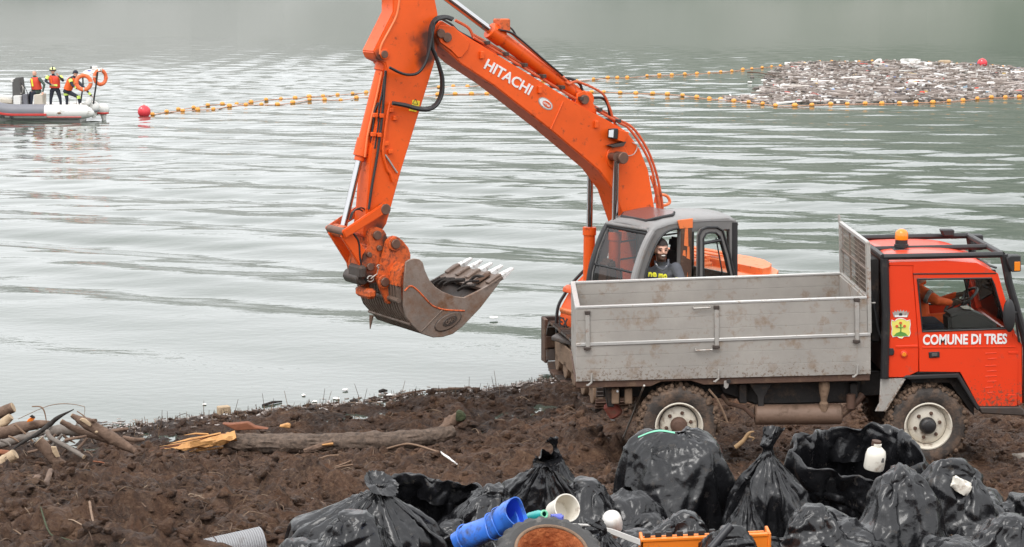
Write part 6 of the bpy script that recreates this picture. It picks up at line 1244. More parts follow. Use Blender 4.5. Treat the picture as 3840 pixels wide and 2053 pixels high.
MB().prism([atY(*k12(*q), 21.42) for q in [(1400, 405), (1470, 425), (1575, 520), (1550, 560), (1440, 490), (1360, 440)]], YV * .03).build('bare_wood', 'wood_pale', r7, .006)
MB().tube([atY(*k12(1550, 450), 21.5), atY(*k12(1650, 450), 21.42)], [.022, .02], 8).build('knot', 'bark', r7); MB().ell(atY(*k12(1660, 645), 21.4), (.018, .012, .014), 8, 6).build('cut_knot', 'wood_pale', r7)
r8, C8, _ = log('log', [(660, 800), (800, 940), (930, 1120), (1090, 1230)], [95 * u, 98 * u, 90 * u, 80 * u], 'bark', 'stubby log with pale scraped bark leaning out of the pile', k=k12, Y=21.75, ends=[0], seed=9)
MB().prism([atY(*k12(*q), 20.98) for q in [(870, 900), (960, 900), (980, 960), (1030, 1080), (960, 1090), (900, 1000)]], YV * .03).build('scraped_patch', 'wood_pale', r8, .006)
log('branch', [(815, 640, 22.1), (880, 750, 22.0), (1150, 900, 21.9), (1440, 1075, 21.8)], [42 * u, 44 * u, 42 * u, 40 * u], 'bark_grey', 'bent brown branch running down from the grey log', 'branch', k=k12, ends=[1], seed=10)
log('log', [(-150, 1290), (60, 1160), (260, 1030)], [95 * u, 100 * u, 92 * u], 'wood_pale', 'weathered tan log at the foot of the pile', k=k12, Y=21.5, seed=11, ends=[1])
log('log', [(-250, 1010), (-50, 1000), (160, 1010)], [60 * u, 60 * u, 50 * u], 'wood_red', 'reddish log end behind the weathered tan log', k=k12, Y=21.8, seed=12)
for i, (pts, r_) in enumerate([([(1115, 790), (1300, 750), (1490, 715)], 24), ([(1340, 930), (1420, 850), (1500, 750)], 24), ([(2110, 745), (2300, 780), (2490, 775)], 38), ([(1900, 640), (2050, 610), (2210, 590)], 30), ([(1600, 1150), (1750, 1170), (1900, 1210)], 12), ([(1430, 1310), (1480, 1240), (1530, 1170)], 15)]):
    log('branch', pts, [r_ * u, r_ * 1.05 * u, r_ * .8 * u], 'bark' if i != 4 else 'wood_red', ['short stick lying across the foot of the pile', 'short stick standing against the slim log', 'rounded branch between the pile and the splintered trunk', 'half buried branch at the water behind the pile', 'thin reddish splinter lying in the mud', 'short twig poking from the mud below the splinter'][i], 'branch', k=k12, Y=(21.9, 21.9, 22.3, 23.0, 21.2, 20.9)[i], seed=20 + i)
for i, (pts, r_) in enumerate([([(310, 425), (700, 245), (900, 180), (1100, 160), (1300, 175), (1455, 210)], 7), ([(550, 208), (680, 208), (745, 255), (780, 360), (800, 490)], 13), ([(1325, 288), (1430, 360), (1520, 440)], 11), ([(1455, 210), (1460, 270), (1450, 360)], 6)]):
    log('twig', pts, [r_ * u * .8, r_ * u, r_ * u * .7], 'twig', ['long arched twig over the log pile against the water', 'forked grey twig standing up behind the black branch', 'thin twig on the split log\'s raised end', 'hanging tip of the arched twig with three dry buds'][i], 'twig', k=k12, Y=22.6, seed=30 + i, n=6)
rn = random.Random(77); LB = ['knobbly stick jammed between the grey logs', 'crooked stick lying over the brown log', 'thin stick under the black branch', 'short broken stick beside the stubby log', 'bark covered stick behind the slim log', 'grey stick pushed under the split log', 'pale broken stick at the pile\'s muddy foot', 'dark stick leaning on the thick grey log', 'forked stick at the pile\'s back by the water', 'muddy stick in front of the weathered tan log']
for i in range(10):
    x = rn.uniform(-50, 1500); y = rn.uniform(620, 1080); ln_ = rn.uniform(180, 480); an = rn.uniform(-.9, .9); dx, dy = math.cos(an) * ln_ / 2, math.sin(an) * ln_ / 2
    log('stick', [(x - dx, y - dy), (x + rn.uniform(-20, 20), y + rn.uniform(-20, 20)), (x + dx, y + dy)], [rn.uniform(14, 34) * u, rn.uniform(18, 34) * u, rn.uniform(8, 26) * u], ('bark', 'bark_grey', 'twig')[i % 3], LB[i], 'stick', k=k12, Y=22.55 - (y - 620) / 460 * .7, seed=80 + i, n=9)
# ---- the big splintered trunk
v_ = .4379 / 345.
rt, CT, RT = log('fallen_trunk', [(330, 465, 22.25), (700, 488, 22.2), (1200, 484, 22.1), (1700, 468, 22.15), (2100, 430, 22.3), (2290, 385, 22.4)], [70 * v_, 84 * v_, 82 * v_, 78 * v_, 72 * v_, 48 * v_], 'bark_trunk', 'long fallen trunk with bright splintered orange wood at its broken end', 'tree trunk', k=kk, seed=40, rough=.24, nseg=14, n=36, ends=[0])
rn = random.Random(9)
fr_ = MB().tube(spline([atY(*kk(*q), Yq) for q, Yq in [((420, 430), 22.2), ((250, 470), 22.15), ((60, 505), 22.1), ((-120, 545), 22.05)]], 6), [.075, .08, .08, .078, .075, .072, .068, .064, .06, .055, .05, .046, .042, .038, .034, .03, .026, .02, .012], 12, flat=.75)
for i, v in enumerate(fr_.v): fr_.v[i] = v + Vector((0, 0, 1)) * (noise.noise(Vector((v.x * 4, v.y * 30, v.z * 30))) * .05) + Vector((0, 1, 0)) * noise.noise(Vector((v.x * 5 + 7, v.y * 30, v.z * 30))) * .04
fr_.build('split_wood', 'wood_fresh', rt, 0, smooth=25)
for i in range(16):
    a = rn.uniform(120, 420); yy = 470 + rn.uniform(-75, 60); L_ = rn.uniform(180, 480); p0 = atY(*kk(a, yy - (a - 300) * .1), 22.22 + rn.uniform(-.06, .06)); p1 = atY(*kk(a - L_, yy + L_ * .22 + rn.uniform(-25, 25)), 22.15 + rn.uniform(-.12, .1)); w_ = rn.uniform(.012, .034)
    MB().tube([p0, lerp(p0, p1, .5) + ZZ * rn.uniform(-.01, .015), p1], [w_, w_ * .9, .003], 5, flat=.5).build('splinter', 'wood_fresh' if i % 5 else 'wood_red', rt)
MB().prism([atY(*kk(*q), 22.3) for q in [(300, 320), (380, 325), (520, 310), (580, 345), (700, 368), (560, 372), (420, 380), (360, 350)]], YV * .10).build('torn_bark', 'wood_red', rt, .008)
MB().prism([atY(*kk(*q), 22.35) for q in [(790, 340), (860, 320), (885, 330), (885, 360), (800, 352)]], YV * .08).build('wood_chunk', 'wood_fresh', rt, .008)
MB().tube(spline([atY(*kk(*q), 22.0) for q in [(1010, 560), (1120, 520), (1250, 478)]], 4), [.035] * 9, 8).build('broken_limb', 'bark', rt); MB().tube([atY(*kk(1160, 500), 21.96), atY(*kk(1255, 490), 21.96)], [.008, .016], 6).build('splinter', 'wood_fresh', rt)
for i in range(0): a = rn.uniform(0, 1); MB().tube(spline([atY(*kk(1500 + i * 90, 470 + rn.uniform(-30, 20)), 22.02), atY(*kk(1700 + i * 80, 430 + rn.uniform(-30, 30)), 22.05), atY(*kk(1950 + i * 45, 380 + rn.uniform(-30, 30)), 22.2)], 4), .012, 6).build('bark_ridge', 'bark', rt)
log('stump', [(2180, 380, 22.4), (2260, 300, 22.5), (2360, 250, 22.5)], [.05, .075, .05], 'bark', 'rotten mossy stump end beside the fallen trunk', 'stump', k=kk, seed=44, rough=.5)
tag(MB().prism([atY(*kk(*q), 22.42) for q in [(2310, 210), (2360, 215), (2400, 275), (2360, 310), (2300, 300)]], YV * .1).build('moss_clump', 'moss', None, .02, loc=atY(*kk(2350, 300), 22.42)), 'green moss clump on the rotten stump', 'moss')
for i, (pts, r_, lab) in enumerate([([(865, 880, 19.2), (1000, 760, 19.9), (1300, 680, 20.4), (1500, 600, 20.8), (1800, 510, 21.3), (1930, 495, 21.3), (2180, 570, 20.8)], .011, 'long thin bare branch arching over the churned mud'), ([(800, 725, 19.9), (1100, 630, 20.4), (1250, 590, 20.7), (1450, 600, 20.7)], .009, 'thin bare branch parallel above the arching one'), ([(880, 890, 19.1), (1080, 790, 19.6), (1280, 700, 20.2), (1420, 670, 20.4)], .009, 'lower fork of thin bare branch in the mud'), ([(1370, 745, 19.9), (1520, 735, 19.95), (1680, 705, 20.1)], .008, 'short thin twig lying under the arching branch')]):
    log('branch', pts, [r_ * .7, r_, r_ * 1.2], 'twig', lab, 'branch', k=kk, seed=50 + i, n=7)
log('stick', [(2175, 565, 20.8), (2240, 610, 20.5), (2315, 665, 20.1)], [.013, .013, .006], 'foam_white', 'peeled white stick tip at the end of the arching branch', 'stick', k=kk, seed=60, n=7)
log('branch', [(1500, 850), (1560, 800), (1600, 745), (1640, 730)], [.022, .02, .014, .006], 'branch_tan', 'yellowish broken branch lying under the truck between its wheels', 'branch', k=k6, Y=19.3, seed=61)
for i, (pts, Y) in enumerate([([(1600, 770), (1640, 780), (1625, 800)], 19.28), ([(1570, 790), (1610, 760), (1600, 740)], 19.3)]): log('twig', pts, [.009, .007, .003], 'branch_tan', 'short side twig of the yellowish broken branch under the truck', 'twig', k=k6, Y=Y, seed=63 + i, n=6, group='twigs of the broken branch')
for i, (pts, r_, lab) in enumerate([([(300, 960), (380, 900), (460, 840)], .03, 'muddy stick half sunk below the log pile'), ([(750, 1230), (770, 1300), (800, 1377)], .008, 'thin pale stem standing in the mud by the hose'), ([(350, 1280), (420, 1330), (520, 1350), (640, 1377)], .005, 'thin greenish stem lying at the near edge of the mud')]):
    log('stick', pts, [r_, r_, r_ * .6], ('bark', 'twig', 'moss')[i], lab, 'stick', k=lambda x, y: (.4452 * x, 1440 + .4452 * y), ground=True, lift=.03, seed=70 + i, n=7)
# ---- stones
def stone(px, py, r_, m, label, seed, group=None):
    p = onG(px, py); bm = bmesh.new(); bmesh.ops.create_icosphere(bm, subdivisions=3, radius=1)
    for v in bm.verts: v.co = Vector((v.co.x * 1.3, v.co.y, v.co.z * .75)) * r_ * (1 + .35 * noise.noise(v.co * 1.3 + Vector((seed * 2.7, 0, 0))))
    me = bpy.data.meshes.new('stone'); bm.to_mesh(me); bm.free(); me.materials.append(MATS[m]); me.polygons.foreach_set('use_smooth', [True] * len(me.polygons)); o = link('stone', me, None, p + ZZ * r_ * .2); tag(o, label, 'stone', group)
stone(3838, 1735, .11, 'stone_pale', 'pale rounded stone in the mud behind the end bag', 1); stone(95, 1875, .05, 'stone_pale', 'flat pale stone in the churned mud below the log pile', 2); stone(70, 1985, .045, 'stone_pale', 'rounded brown stone at the near corner of the mud', 3); stone(2000, 1735, .03, 'stone_pale', 'small buff stone behind the knotted bag', 4); stone(2098, 1722, .035, 'stone_pale', 'small tan stone beside the spiky bag tip', 5); stone(1795, 1850, .04, 'wood_pale', 'orange buff stone in the mud between two bags', 6); stone(30, 2010, .05, 'stone_pale', 'dull stone half sunk at the edge of the mud', 7)
rn = random.Random(3)
for i in range(26):
    px, py = rn.uniform(60, 1900), rn.uniform(1690, 1980)
    stone(px, py, rn.uniform(.008, .02), 'stone_pale' if i % 3 else 'foam_white', 'small pale pebble lying on the churned brown mud', 100 + i, 'pale pebbles on the mud')
# ---- loose soil, roots and dead stubble: uncountable
def scatter(n, seed, fn, ylo=10.3, yhi=None):
    r_ = random.Random(seed); out = []
    xs_ = np.array([r_.uniform(0, 1) for _ in range(n)]); ys_ = np.array([r_.uniform(0, 1) ** .9 for _ in range(n)]); Y = ylo + (26.2 - ylo) * ys_; X = (-2060 + 4060 * xs_) / F_PX * Y; keep = Y < np.interp(X, SHX, SHY) + .1
    X, Y = X[keep], Y[keep]; Z = ground_z(X, Y); return X, Y, Z, r_
X, Y, Z, r_ = scatter(17000, 11, None); base = []
for s_ in range(16):
    bm = bmesh.new(); bmesh.ops.create_icosphere(bm, subdivisions=2 if s_ < 8 else 1, radius=1); base.append(([v.co * (1 + .75 * noise.noise(v.co * 1.3 + Vector((s_ * 5.3, 1, 0))) + .5 * noise.noise(v.co * 3.1 + Vector((s_ * 2.3, 1, 4)))) for v in bm.verts], [tuple(v.index for v in f.verts) for f in bm.faces])); bm.free()
VV = []; FF = []; off_ = 0
for i in range(len(X)):
    s_ = .008 + .042 * r_.random() ** 4.2; bv, bf = base[i % 8 + (0 if s_ > .020 else 8)]; a = r_.uniform(0, 6.28); ca, sa_ = math.cos(a), math.sin(a); ex_, ez_ = r_.uniform(.8, 1.5), r_.uniform(.5, 1.0)
    for v in bv: VV.append((X[i] + (v.x * ca * ex_ - v.y * sa_) * s_, Y[i] + (v.x * sa_ * ex_ + v.y * ca) * s_, Z[i] + s_ * .25 + v.z * s_ * ez_))
    FF += [(a_ + off_, b_ + off_, c_ + off_) for a_, b_, c_ in bf]; off_ += len(bv)
me = bpy.data.meshes.new('soil_clods'); me.from_pydata(VV, [], FF); me.materials.append(MATS['shore_mud']); me.polygons.foreach_set('use_smooth', [True] * len(me.polygons)); o = link('soil_clods', me); o['kind'] = 'stuff'; o['label'] = 'loose clods of brown soil all over the shore'; o['category'] = 'soil'
ramp_island('root_bits', [(0, (.085, .05, .032)), (.35, (.13, .08, .05)), (.6, (.06, .036, .025)), (.82, (.18, .115, .07)), (.95, (.26, .185, .125))])
X, Y, Z, r_ = scatter(5200, 12, None); mb = MB()
for i in range(len(X)):
    a = r_.uniform(0, 6.28); ln = r_.uniform(.05, .24); d = Vector((math.cos(a), math.sin(a), 0)); p = Vector((X[i], Y[i], Z[i] + .012)); sd = Vector((-d.y, d.x, 0)) * r_.uniform(-.3, .3) * ln; rr = r_.uniform(.0015, .0042)
    mb.tube(spline([p - d * ln / 2, p + sd + ZZ * r_.uniform(.005, .05), p + d * ln / 2 + ZZ * r_.uniform(-.01, .03)], 2), [rr, rr, rr, rr * .8, rr * .5], 3, cap=False)
stuff(mb, 'dead_roots', 'root_bits', 'fine dead roots and fibres lying in the mud')
mb = MB(); r_ = random.Random(8)
for i in range(420):
    x = r_.uniform(-4.6, .9); ys = float(np.interp(x, SHX, SHY)); yy = ys - abs(r_.gauss(0, .45)) + .12; z = gz(x, yy); h_ = r_.uniform(.02, .10) if r_.random() < .93 else r_.uniform(.12, .24); mb.tube([Vector((x, yy, z - .02)), Vector((x + r_.gauss(0, .25) * h_, yy, z + h_))], [.0055, .003], 4)
stuff(mb, 'dead_stubble', 'root_bits', 'short dead stems standing along the water\'s edge')
mb = MB()
for i in range(900):
    x = r_.uniform(-6, .9); ys = float(np.interp(x, SHX, SHY)); yy = ys + r_.gauss(.0, .22); z = max(gz(x, yy), .0); s_ = r_.uniform(.008, .035); a = r_.uniform(0, 3.1); d = Vector((math.cos(a), math.sin(a), 0)); mb.box(Vector((x, yy, z + .008)), (s_ * 2.2, s_ * .7, s_ * .4), d, ZZ.cross(d))
stuff(mb, 'shore_litter', 'raft_bits', 'crumbs of bark and driftwood washed up along the waterline')
# ================================================================ RUBBISH BAGS (cloth draped over lumpy contents)
def bag_mesh(seed, kind, W, D, Hh, nu=100, nv=56, frames=20, grow=.16, lean=(0, 0)):
    rnd = random.Random(seed)
    if kind == 'drape':
        sx, sy, sh = lean
        bumps = [(sx, sy, Hh + sh, .26 * W)] + [(rnd.uniform(-.36, .36) * W, rnd.uniform(-.34, .34) * D, Hh * rnd.uniform(.45, .92), W * rnd.uniform(.19, .32)) for _ in range(7)]
        def hmap(X, Y):
            h = np.zeros_like(X)
            for bx_, by_, bh, br in bumps: h = np.maximum(h, bh * np.clip(1.12 - (np.hypot(X - bx_, (Y - by_) * 1.1) / br) ** 1.6, 0, 1))
            return h
        def gm(n, kx, lift, blur):
            xs = np.linspace(-W * kx, W * kx, n); ys = np.linspace(-D * kx, D * kx, n); X, Y = np.meshgrid(xs, ys); Z = hmap(X, Y)
            if blur: Z = np.max([hmap(X + a, Y + b_) for a in (-.07, -.03, 0, .03, .07) for b_ in (-.07, -.03, 0, .03, .07)], 0)
            V = np.stack([X, Y, Z + lift], -1).reshape(-1, 3); idx = np.arange(n * n).reshape(n, n); Fq = np.stack([idx[:-1, :-1], idx[:-1, 1:], idx[1:, 1:], idx[1:, :-1]], -1).reshape(-1, 4); m2 = bpy.data.meshes.new('d'); m2.from_pydata(V.tolist(), [], Fq.tolist()); return m2
        o = bpy.data.objects.new('bag_sim', gm(76, .68, .02, True)); c = bpy.data.objects.new('contents_sim', gm(64, .9, 0, False)); COL2.objects.link(o); COL2.objects.link(c); o.vertex_groups.new(name='pin'); return cloth(o, c, .045, frames)
    prof = {'knot': [(.02, 0), (.6, 0), (.92, .10), (1, .32), (.95, .52), (.74, .74), (.40, .87), (.10, .95), (.075, .97), (.10, 1.04), (.15, 1.12)],
            'tent': [(.02, 0), (.7, 0), (.98, .08), (1, .24), (.88, .44), (.60, .64), (.34, .81), (.16, .94), (.07, 1.0), (.05, 1.05), (.10, 1.12)],
            'dome': [(.02, 0), (.6, 0), (.92, .08), (1, .30), (.99, .55), (.90, .76), (.66, .92), (.34, .99), (.08, 1.0), (.04, 1.0)],
            'open': [(.02, 0), (.65, 0), (.95, .1), (1, .35), (.96, .60), (.92, .84), (.95, .97), (1.03, .98), (1.08, .88), (1.07, .74)]}[kind]
    sg = [0]
    for a, b_ in zip(prof, prof[1:]): sg.append(sg[-1] + math.dist((a[0] * W / 2, a[1] * Hh), (b_[0] * W / 2, b_[1] * Hh)))
    V = []; Fs = []; ox, oy = lean[0], lean[1]; pinv = []
    for j in range(nv):
        s = sg[-1] * j / (nv - 1); k = max(i for i in range(len(sg) - 1) if sg[i] <= s + 1e-9); t = (s - sg[k]) / (sg[k + 1] - sg[k]); r = prof[k][0] + (prof[k + 1][0] - prof[k][0]) * t; z = prof[k][1] + (prof[k + 1][1] - prof[k][1]) * t
        for i in range(nu):
            a = 2 * math.pi * i / nu; n = noise.noise(Vector((math.cos(a) * 1.3 + seed * 7.1, math.sin(a) * 1.3, z * 2.2))) * .24 + noise.noise(Vector((math.cos(a) * 3 + seed * 2.1, math.sin(a) * 3, z * 3))) * .10
            pl = (.07 * math.cos(11 * a + seed) + .05 * math.cos(19 * a + 2 * seed + 3 * z)) * (.6 + .6 * abs(noise.noise(Vector((math.cos(a) * 1.5 + seed, math.sin(a) * 1.5, 3)))) * 2) * max(0, min(1, (z - .2) / .45)) if kind in ('tent', 'knot') else 0; rr = r * (1 + n * min(1, z * 4) * min(1, r * 1.3) + pl); zo = (.10 * Hh * noise.noise(Vector((math.cos(a) * 1.2, math.sin(a) * 1.2, seed * 3.7))) + .05 * Hh * math.sin(a)) if kind == 'open' and z > .7 else 0
            V.append((math.cos(a) * rr * W / 2 + ox * z, math.sin(a) * rr * D / 2 + oy * z, z * Hh + zo + .010 * Hh * rnd.uniform(-1, 1) * (z > .05) + .01))
        tight = (kind == 'knot' and sg[7] - .012 <= s <= sg[8] + .012) or (kind == 'tent' and sg[8] - .015 <= s <= sg[9] + .01)
        if j < 3 or tight: pinv += [(j * nu + i, 1.) for i in range(nu)]
        elif kind == 'open' and z > .80 and k <= 6: pinv += [(j * nu + i, .92) for i in range(nu) if i % 9 < 2]
    for j in range(nv - 1):
        for i in range(nu): Fs.append((j * nu + i, j * nu + (i + 1) % nu, (j + 1) * nu + (i + 1) % nu, (j + 1) * nu + i))
    me = bpy.data.meshes.new('bag'); me.from_pydata(V, [], Fs); o = bpy.data.objects.new('bag_sim', me); COL2.objects.link(o); vg = o.vertex_groups.new(name='pin')
    for i, w_ in pinv: vg.add([i], w_, 'ADD')
    bm = bmesh.new(); bmesh.ops.create_icosphere(bm, subdivisions=4, radius=1); top = {'knot': .80, 'tent': .60, 'dome': .93, 'open': .62}[kind]
    for v in bm.verts:
        p = v.co.copy(); n = noise.noise(p * 1.6 + Vector((seed * 3.3, 0, 0))) * .40 + noise.noise(p * 3.6 + Vector((0, seed * 3.3, 0))) * .16; q = p * (1 + n * .8); v.co = Vector((q.x * W * .41 + ox * .4, q.y * D * .41 + oy * .4, max(.012, (q.z * .5 + .47) * Hh * top)))
    cmh = bpy.data.meshes.new('c'); bm.to_mesh(cmh); bm.free(); c = bpy.data.objects.new('contents_sim', cmh); COL2.objects.link(c)
    return cloth(o, c, grow, frames)
def cloth(o, c, grow, frames):
    c.modifiers.new('col', 'COLLISION'); c.collision.thickness_outer = .005; c.collision.cloth_friction = 10
    m_ = o.modifiers.new('cl', 'CLOTH'); st = m_.settings; st.quality = 5; st.mass = .12; st.tension_stiffness = 25; st.compression_stiffness = 18; st.shear_stiffness = 8; st.bending_stiffness = .12
    st.tension_damping = 6; st.compression_damping = 6; st.shear_damping = 5; st.air_damping = 2; st.vertex_group_mass = 'pin'; st.shrink_min = -grow
    m_.collision_settings.use_collision = True; m_.collision_settings.distance_min = .004; m_.collision_settings.use_self_collision = False; m_.point_cache.frame_start = 1; m_.point_cache.frame_end = frames + 2
    return o, c
COL2 = S.collection; FR = 20
def film(px, Y, base_px=None): pass
def crease(me, kind, seed, n=55):      # straight sharp creases pressed into the film
    nv = len(me.vertices); P = np.zeros(nv * 3); me.vertices.foreach_get('co', P); P = P.reshape(-1, 3); Nn = np.zeros(nv * 3); me.vertices.foreach_get('normal', Nn); Nn = Nn.reshape(-1, 3); rs = np.random.RandomState(seed)
    if kind == 'knot':                     # the tied tail flops over
        zk = P[:, 2].max() * .88; t_ = np.clip(P[:, 2] - zk, 0, None); dr_ = rs.normal(size=2); dr_ /= np.linalg.norm(dr_); wob = 1 + 1.2 * vnoise(P[:, 0] * 30, P[:, 1] * 30, seed % 61); P[:, 0] += t_ * dr_[0] * .8 * wob; P[:, 1] += t_ * dr_[1] * .8 * wob; P[:, 2] -= t_ * .25 * wob
    top = P[P[:, 2] > P[:, 2].max() * .93].mean(0); size = P[:, 0].max() - P[:, 0].min(); D = np.zeros(nv)
    for i in range(n):
        k = rs.randint(nv); c, nn = P[k], Nn[k]
        d = (top - c) if kind in ('tent', 'knot') and rs.rand() < .7 else rs.normal(size=3) * np.array([1, 1, .6]); d = d + rs.normal(size=3) * .08; d = d - nn * (d @ nn); d = d / (np.linalg.norm(d) + 1e-9); s_ = np.cross(nn, d); q = P - c
        u_, v_, w_ = q @ d, q @ s_, q @ nn; ln = size * rs.uniform(.10, .30); wd = size * rs.uniform(.014, .04); amp = wd * rs.uniform(.22, .5) * (1 if rs.rand() < .6 else -1); f_ = np.where(v_ > 0, 1 - v_ / wd, 1 + v_ / (wd * .35)); D += amp * np.clip(f_, 0, 1) * np.exp(-(u_ / ln) ** 2) * (np.abs(w_) < size * .10)
    P = P + Nn * D[:, None]; me.vertices.foreach_set('co', P.ravel()); me.update()
def place_bag(o, name, label, px, Y, sink=.03, yaw=0., tilt=0., roll=0., group=None, kind='dome'):
    sb = o.modifiers.new('s', 'SUBSURF'); sb.levels = 1; sb.render_levels = 1
    dg = bpy.context.evaluated_depsgraph_get(); nm = bpy.data.meshes.new_from_object(o.evaluated_get(dg)); nm.name = name; crease(nm, kind, int(px))
    nm.materials.clear(); nm.materials.append(MATS['bag_film']); nm.polygons.foreach_set('use_smooth', [True] * len(nm.polygons))
    x = (px - CX) / F_PX * Y * 1.0; b = link(name, nm, None, (x, Y, gzb(x, Y) - sink)); b.rotation_euler = (tilt, roll, yaw); tag(b, label, 'rubbish bag', group)
    return b
# film: fine crumple on top of the simulated folds, a little dried mud
m = MATS['bag_film']; N = m.node_tree.nodes; L = m.node_tree.links; b = N['Principled BSDF']; tc = N.new('ShaderNodeTexCoord')
vo = N.new('ShaderNodeTexVoronoi'); vo.feature = 'F1'; vo.inputs['Scale'].default_value = 9; n1 = nz(5, 3); mxv = N.new('ShaderNodeMix'); mxv.data_type = 'RGBA'; mxv.inputs['Factor'].default_value = .25; L.new(tc.outputs['Object'], mxv.inputs['A']); L.new(n1.outputs['Color'], mxv.inputs['B']); L.new(mxv.outputs['Result'], vo.inputs['Vector'])
v2 = N.new('ShaderNodeTexVoronoi'); v2.feature = 'F1'; v2.inputs['Scale'].default_value = 26; L.new(mxv.outputs['Result'], v2.inputs['Vector'])
ad = N.new('ShaderNodeMath'); ad.operation = 'MULTIPLY_ADD'; ad.inputs[1].default_value = .35; L.new(v2.outputs['Distance'], ad.inputs[0]); L.new(vo.outputs['Distance'], ad.inputs[2])
bp = N.new('ShaderNodeBump'); bp.inputs['Strength'].default_value = .16; bp.inputs['Distance'].default_value = .03; L.new(ad.outputs[0], bp.inputs['Height']); L.new(bp.outputs[0], b.inputs['Normal'])
BAGS = [  # seed, kind, W, D, H, px, Y, yaw, tilt, roll, lean, grow, name-label
    (1, 'knot', .88, .62, .37, 1325, 12.0, .4, .10, .05, (.10, -.05), .20, 'wide slumped black bag with a twisted tuft, beside the grey ribbed hose'),
    (2, 'open', .62, .52, .33, 1600, 12.35, .0, .30, 0, (0, 0), .18, 'torn black bag showing a yellowish board inside'),
    (3, 'knot', .68, .58, .62, 2040, 12.7, .8, .40, 0, (.0, -.06), .20, 'black bag knotted in the middle behind the white paint bucket'),
    (4, 'tent', .42, .40, .50, 2215, 13.3, .2, 0, -.12, (-.12, 0), .22, 'small black bag with a tall thin pointed tip'),
    (5, 'dome', .46, .42, .36, 2375, 12.6, 1.2, .0, 0, (0, 0), .26, 'crumpled black bag behind the round white jug'),
    (6, 'dome', .70, .60, .70, 2540, 13.2, .3, .05, 0, (0, 0), .22, 'big rounded black bag with a green strap, before the rear wheel'),
    (7, 'knot', .50, .48, .56, 2915, 12.8, 2.0, .12, 0, (-.04, -.04), .22, 'tall black bag gathered at the top beside the big rounded bag'),
    (8, 'open', .66, .60, .58, 3240, 13.35, .5, .18, 0, (0, 0), .16, 'open black bag with a white jug inside, before the front wheel'),
    (9, 'drape', .98, .62, .40, 3390, 11.9, 0, 0, 0, (.05, .0, .16), .24, 'black bag pulled up to a pleated peak in front of the open one'),
    (10, 'drape', 1.0, .70, .46, 3735, 12.5, 0, .0, 0, (-.22, .0, .12), .24, 'large black bag at the pile\'s end with torn white plastic'),
    (11, 'drape', .66, .44, .22, 2850, 10.9, 0, 0, 0, (-.12, 0, .10), .24, 'flat greyish black bag lying over the orange crate'),
    (12, 'knot', .34, .32, .25, 2268, 10.65, .2, .30, 0, (0, 0), .24, 'small knotted black bag beside the old tyre'),
    (13, 'tent', .32, .32, .32, 2808, 12.2, 1.5, 0, 0, (.03, 0), .26, 'small black bag squeezed between the big rounded and the gathered bag'),
    (14, 'drape', .80, .54, .26, 3780, 11.5, 0, 0, 0, (0.1, 0, .08), .26, 'low black bag in front of the large end bag'),
    (15, 'dome', .28, .24, .12, 3120, 10.9, .3, 0, 0, (0, 0), .3, 'scrap of crumpled black bag at the foot of the pleated one'),
    (16, 'dome', .50, .42, .36, 1800, 12.3, .9, .1, 0, (0, 0), .28, 'crumpled black bag under the blue tub'),
    (17, 'drape', .70, .48, .28, 3080, 11.7, 0, 0, 0, (0, 0, .10), .28, 'low black bag between the gathered bag and the pleated one'),
    (18, 'drape', .70, .46, .26, 2520, 11.75, 0, 0, 0, (.1, 0, .08), .28, 'sagging black bag behind the orange crate'),
    (19, 'drape', .80, .50, .24, 1270, 11.5, 0, 0, 0, (.08, 0, .12), .26, 'spread black bag in front of the slumped one'),
    (20, 'drape', .74, .52, .36, 2270, 12.4, 0, 0, 0, (-.1, .05, .12), .28, 'loose black bag between the knotted bag and the big rounded one'),
    (21, 'drape', .66, .46, .32, 1790, 12.25, 0, 0, 0, (.1, .0, .14), .28, 'folded black bag between the torn bag and the knotted one'),
    (22, 'drape', .78, .54, .42, 3580, 12.9, 0, 0, 0, (0, .0, .12), .28, 'rumpled black bag between the pleated bag and the end bag')]
sims = [(bag_mesh(s_, kd, W * 1.18, D * 1.15, H * 1.18 + .12 * (kd != 'drape') + .06, grow=gr, lean=ln), (s_, kd, px, Yb, yaw, tl, rl, lab)) for s_, kd, W, D, H, px, Yb, yaw, tl, rl, ln, gr, lab in BAGS]
# the sims all start at the origin: spread them apart so that only a bag's own contents touch it
for i, ((o, c), _) in enumerate(sims):
    o.location = c.location = (0, -200 - i * 4, 0)
for fr_ in range(1, FR + 1): S.frame_set(fr_)
placed = [place_bag(o, 'rubbish_bag', lab, px, Yb, .04, yaw if kd == 'dome' else yaw * .0 + 0., tl, rl, 'black rubbish bags', kd) for (o, c), (s_, kd, px, Yb, yaw, tl, rl, lab) in sims]
for (o, c), _ in sims:
    bpy.data.objects.remove(o); bpy.data.objects.remove(c)
S.frame_set(1)
# ================================================================ RUBBISH
def FP(px, py, Y): return atY(px, py, Y)
def k14(x, y): return (1600 + .34938 * x, 1700 + .34938 * y)
def k15(x, y): return (2940 + .4016 * x, 1500 + .4016 * y)
def dent(o, amt, seed):
    for v in o.data.vertices:
        q = v.co * 7 + Vector((seed, 0, 0)); v.co += Vector((noise.noise(q), noise.noise(q + Vector((9, 0, 0))), noise.noise(q + Vector((0, 9, 0))))) * amt
def vessel(name, c_, ax, prof, m, label, cat, inner=None, n=28):
    root = thing(name, c_, label, cat); MB().lathe(prof, c_, ax, n).build('shell', m, root, 0, smooth=45)
    if inner: MB().lathe(inner[0], c_, ax, n).build('inside', inner[1], root, 0, smooth=45)
    return root
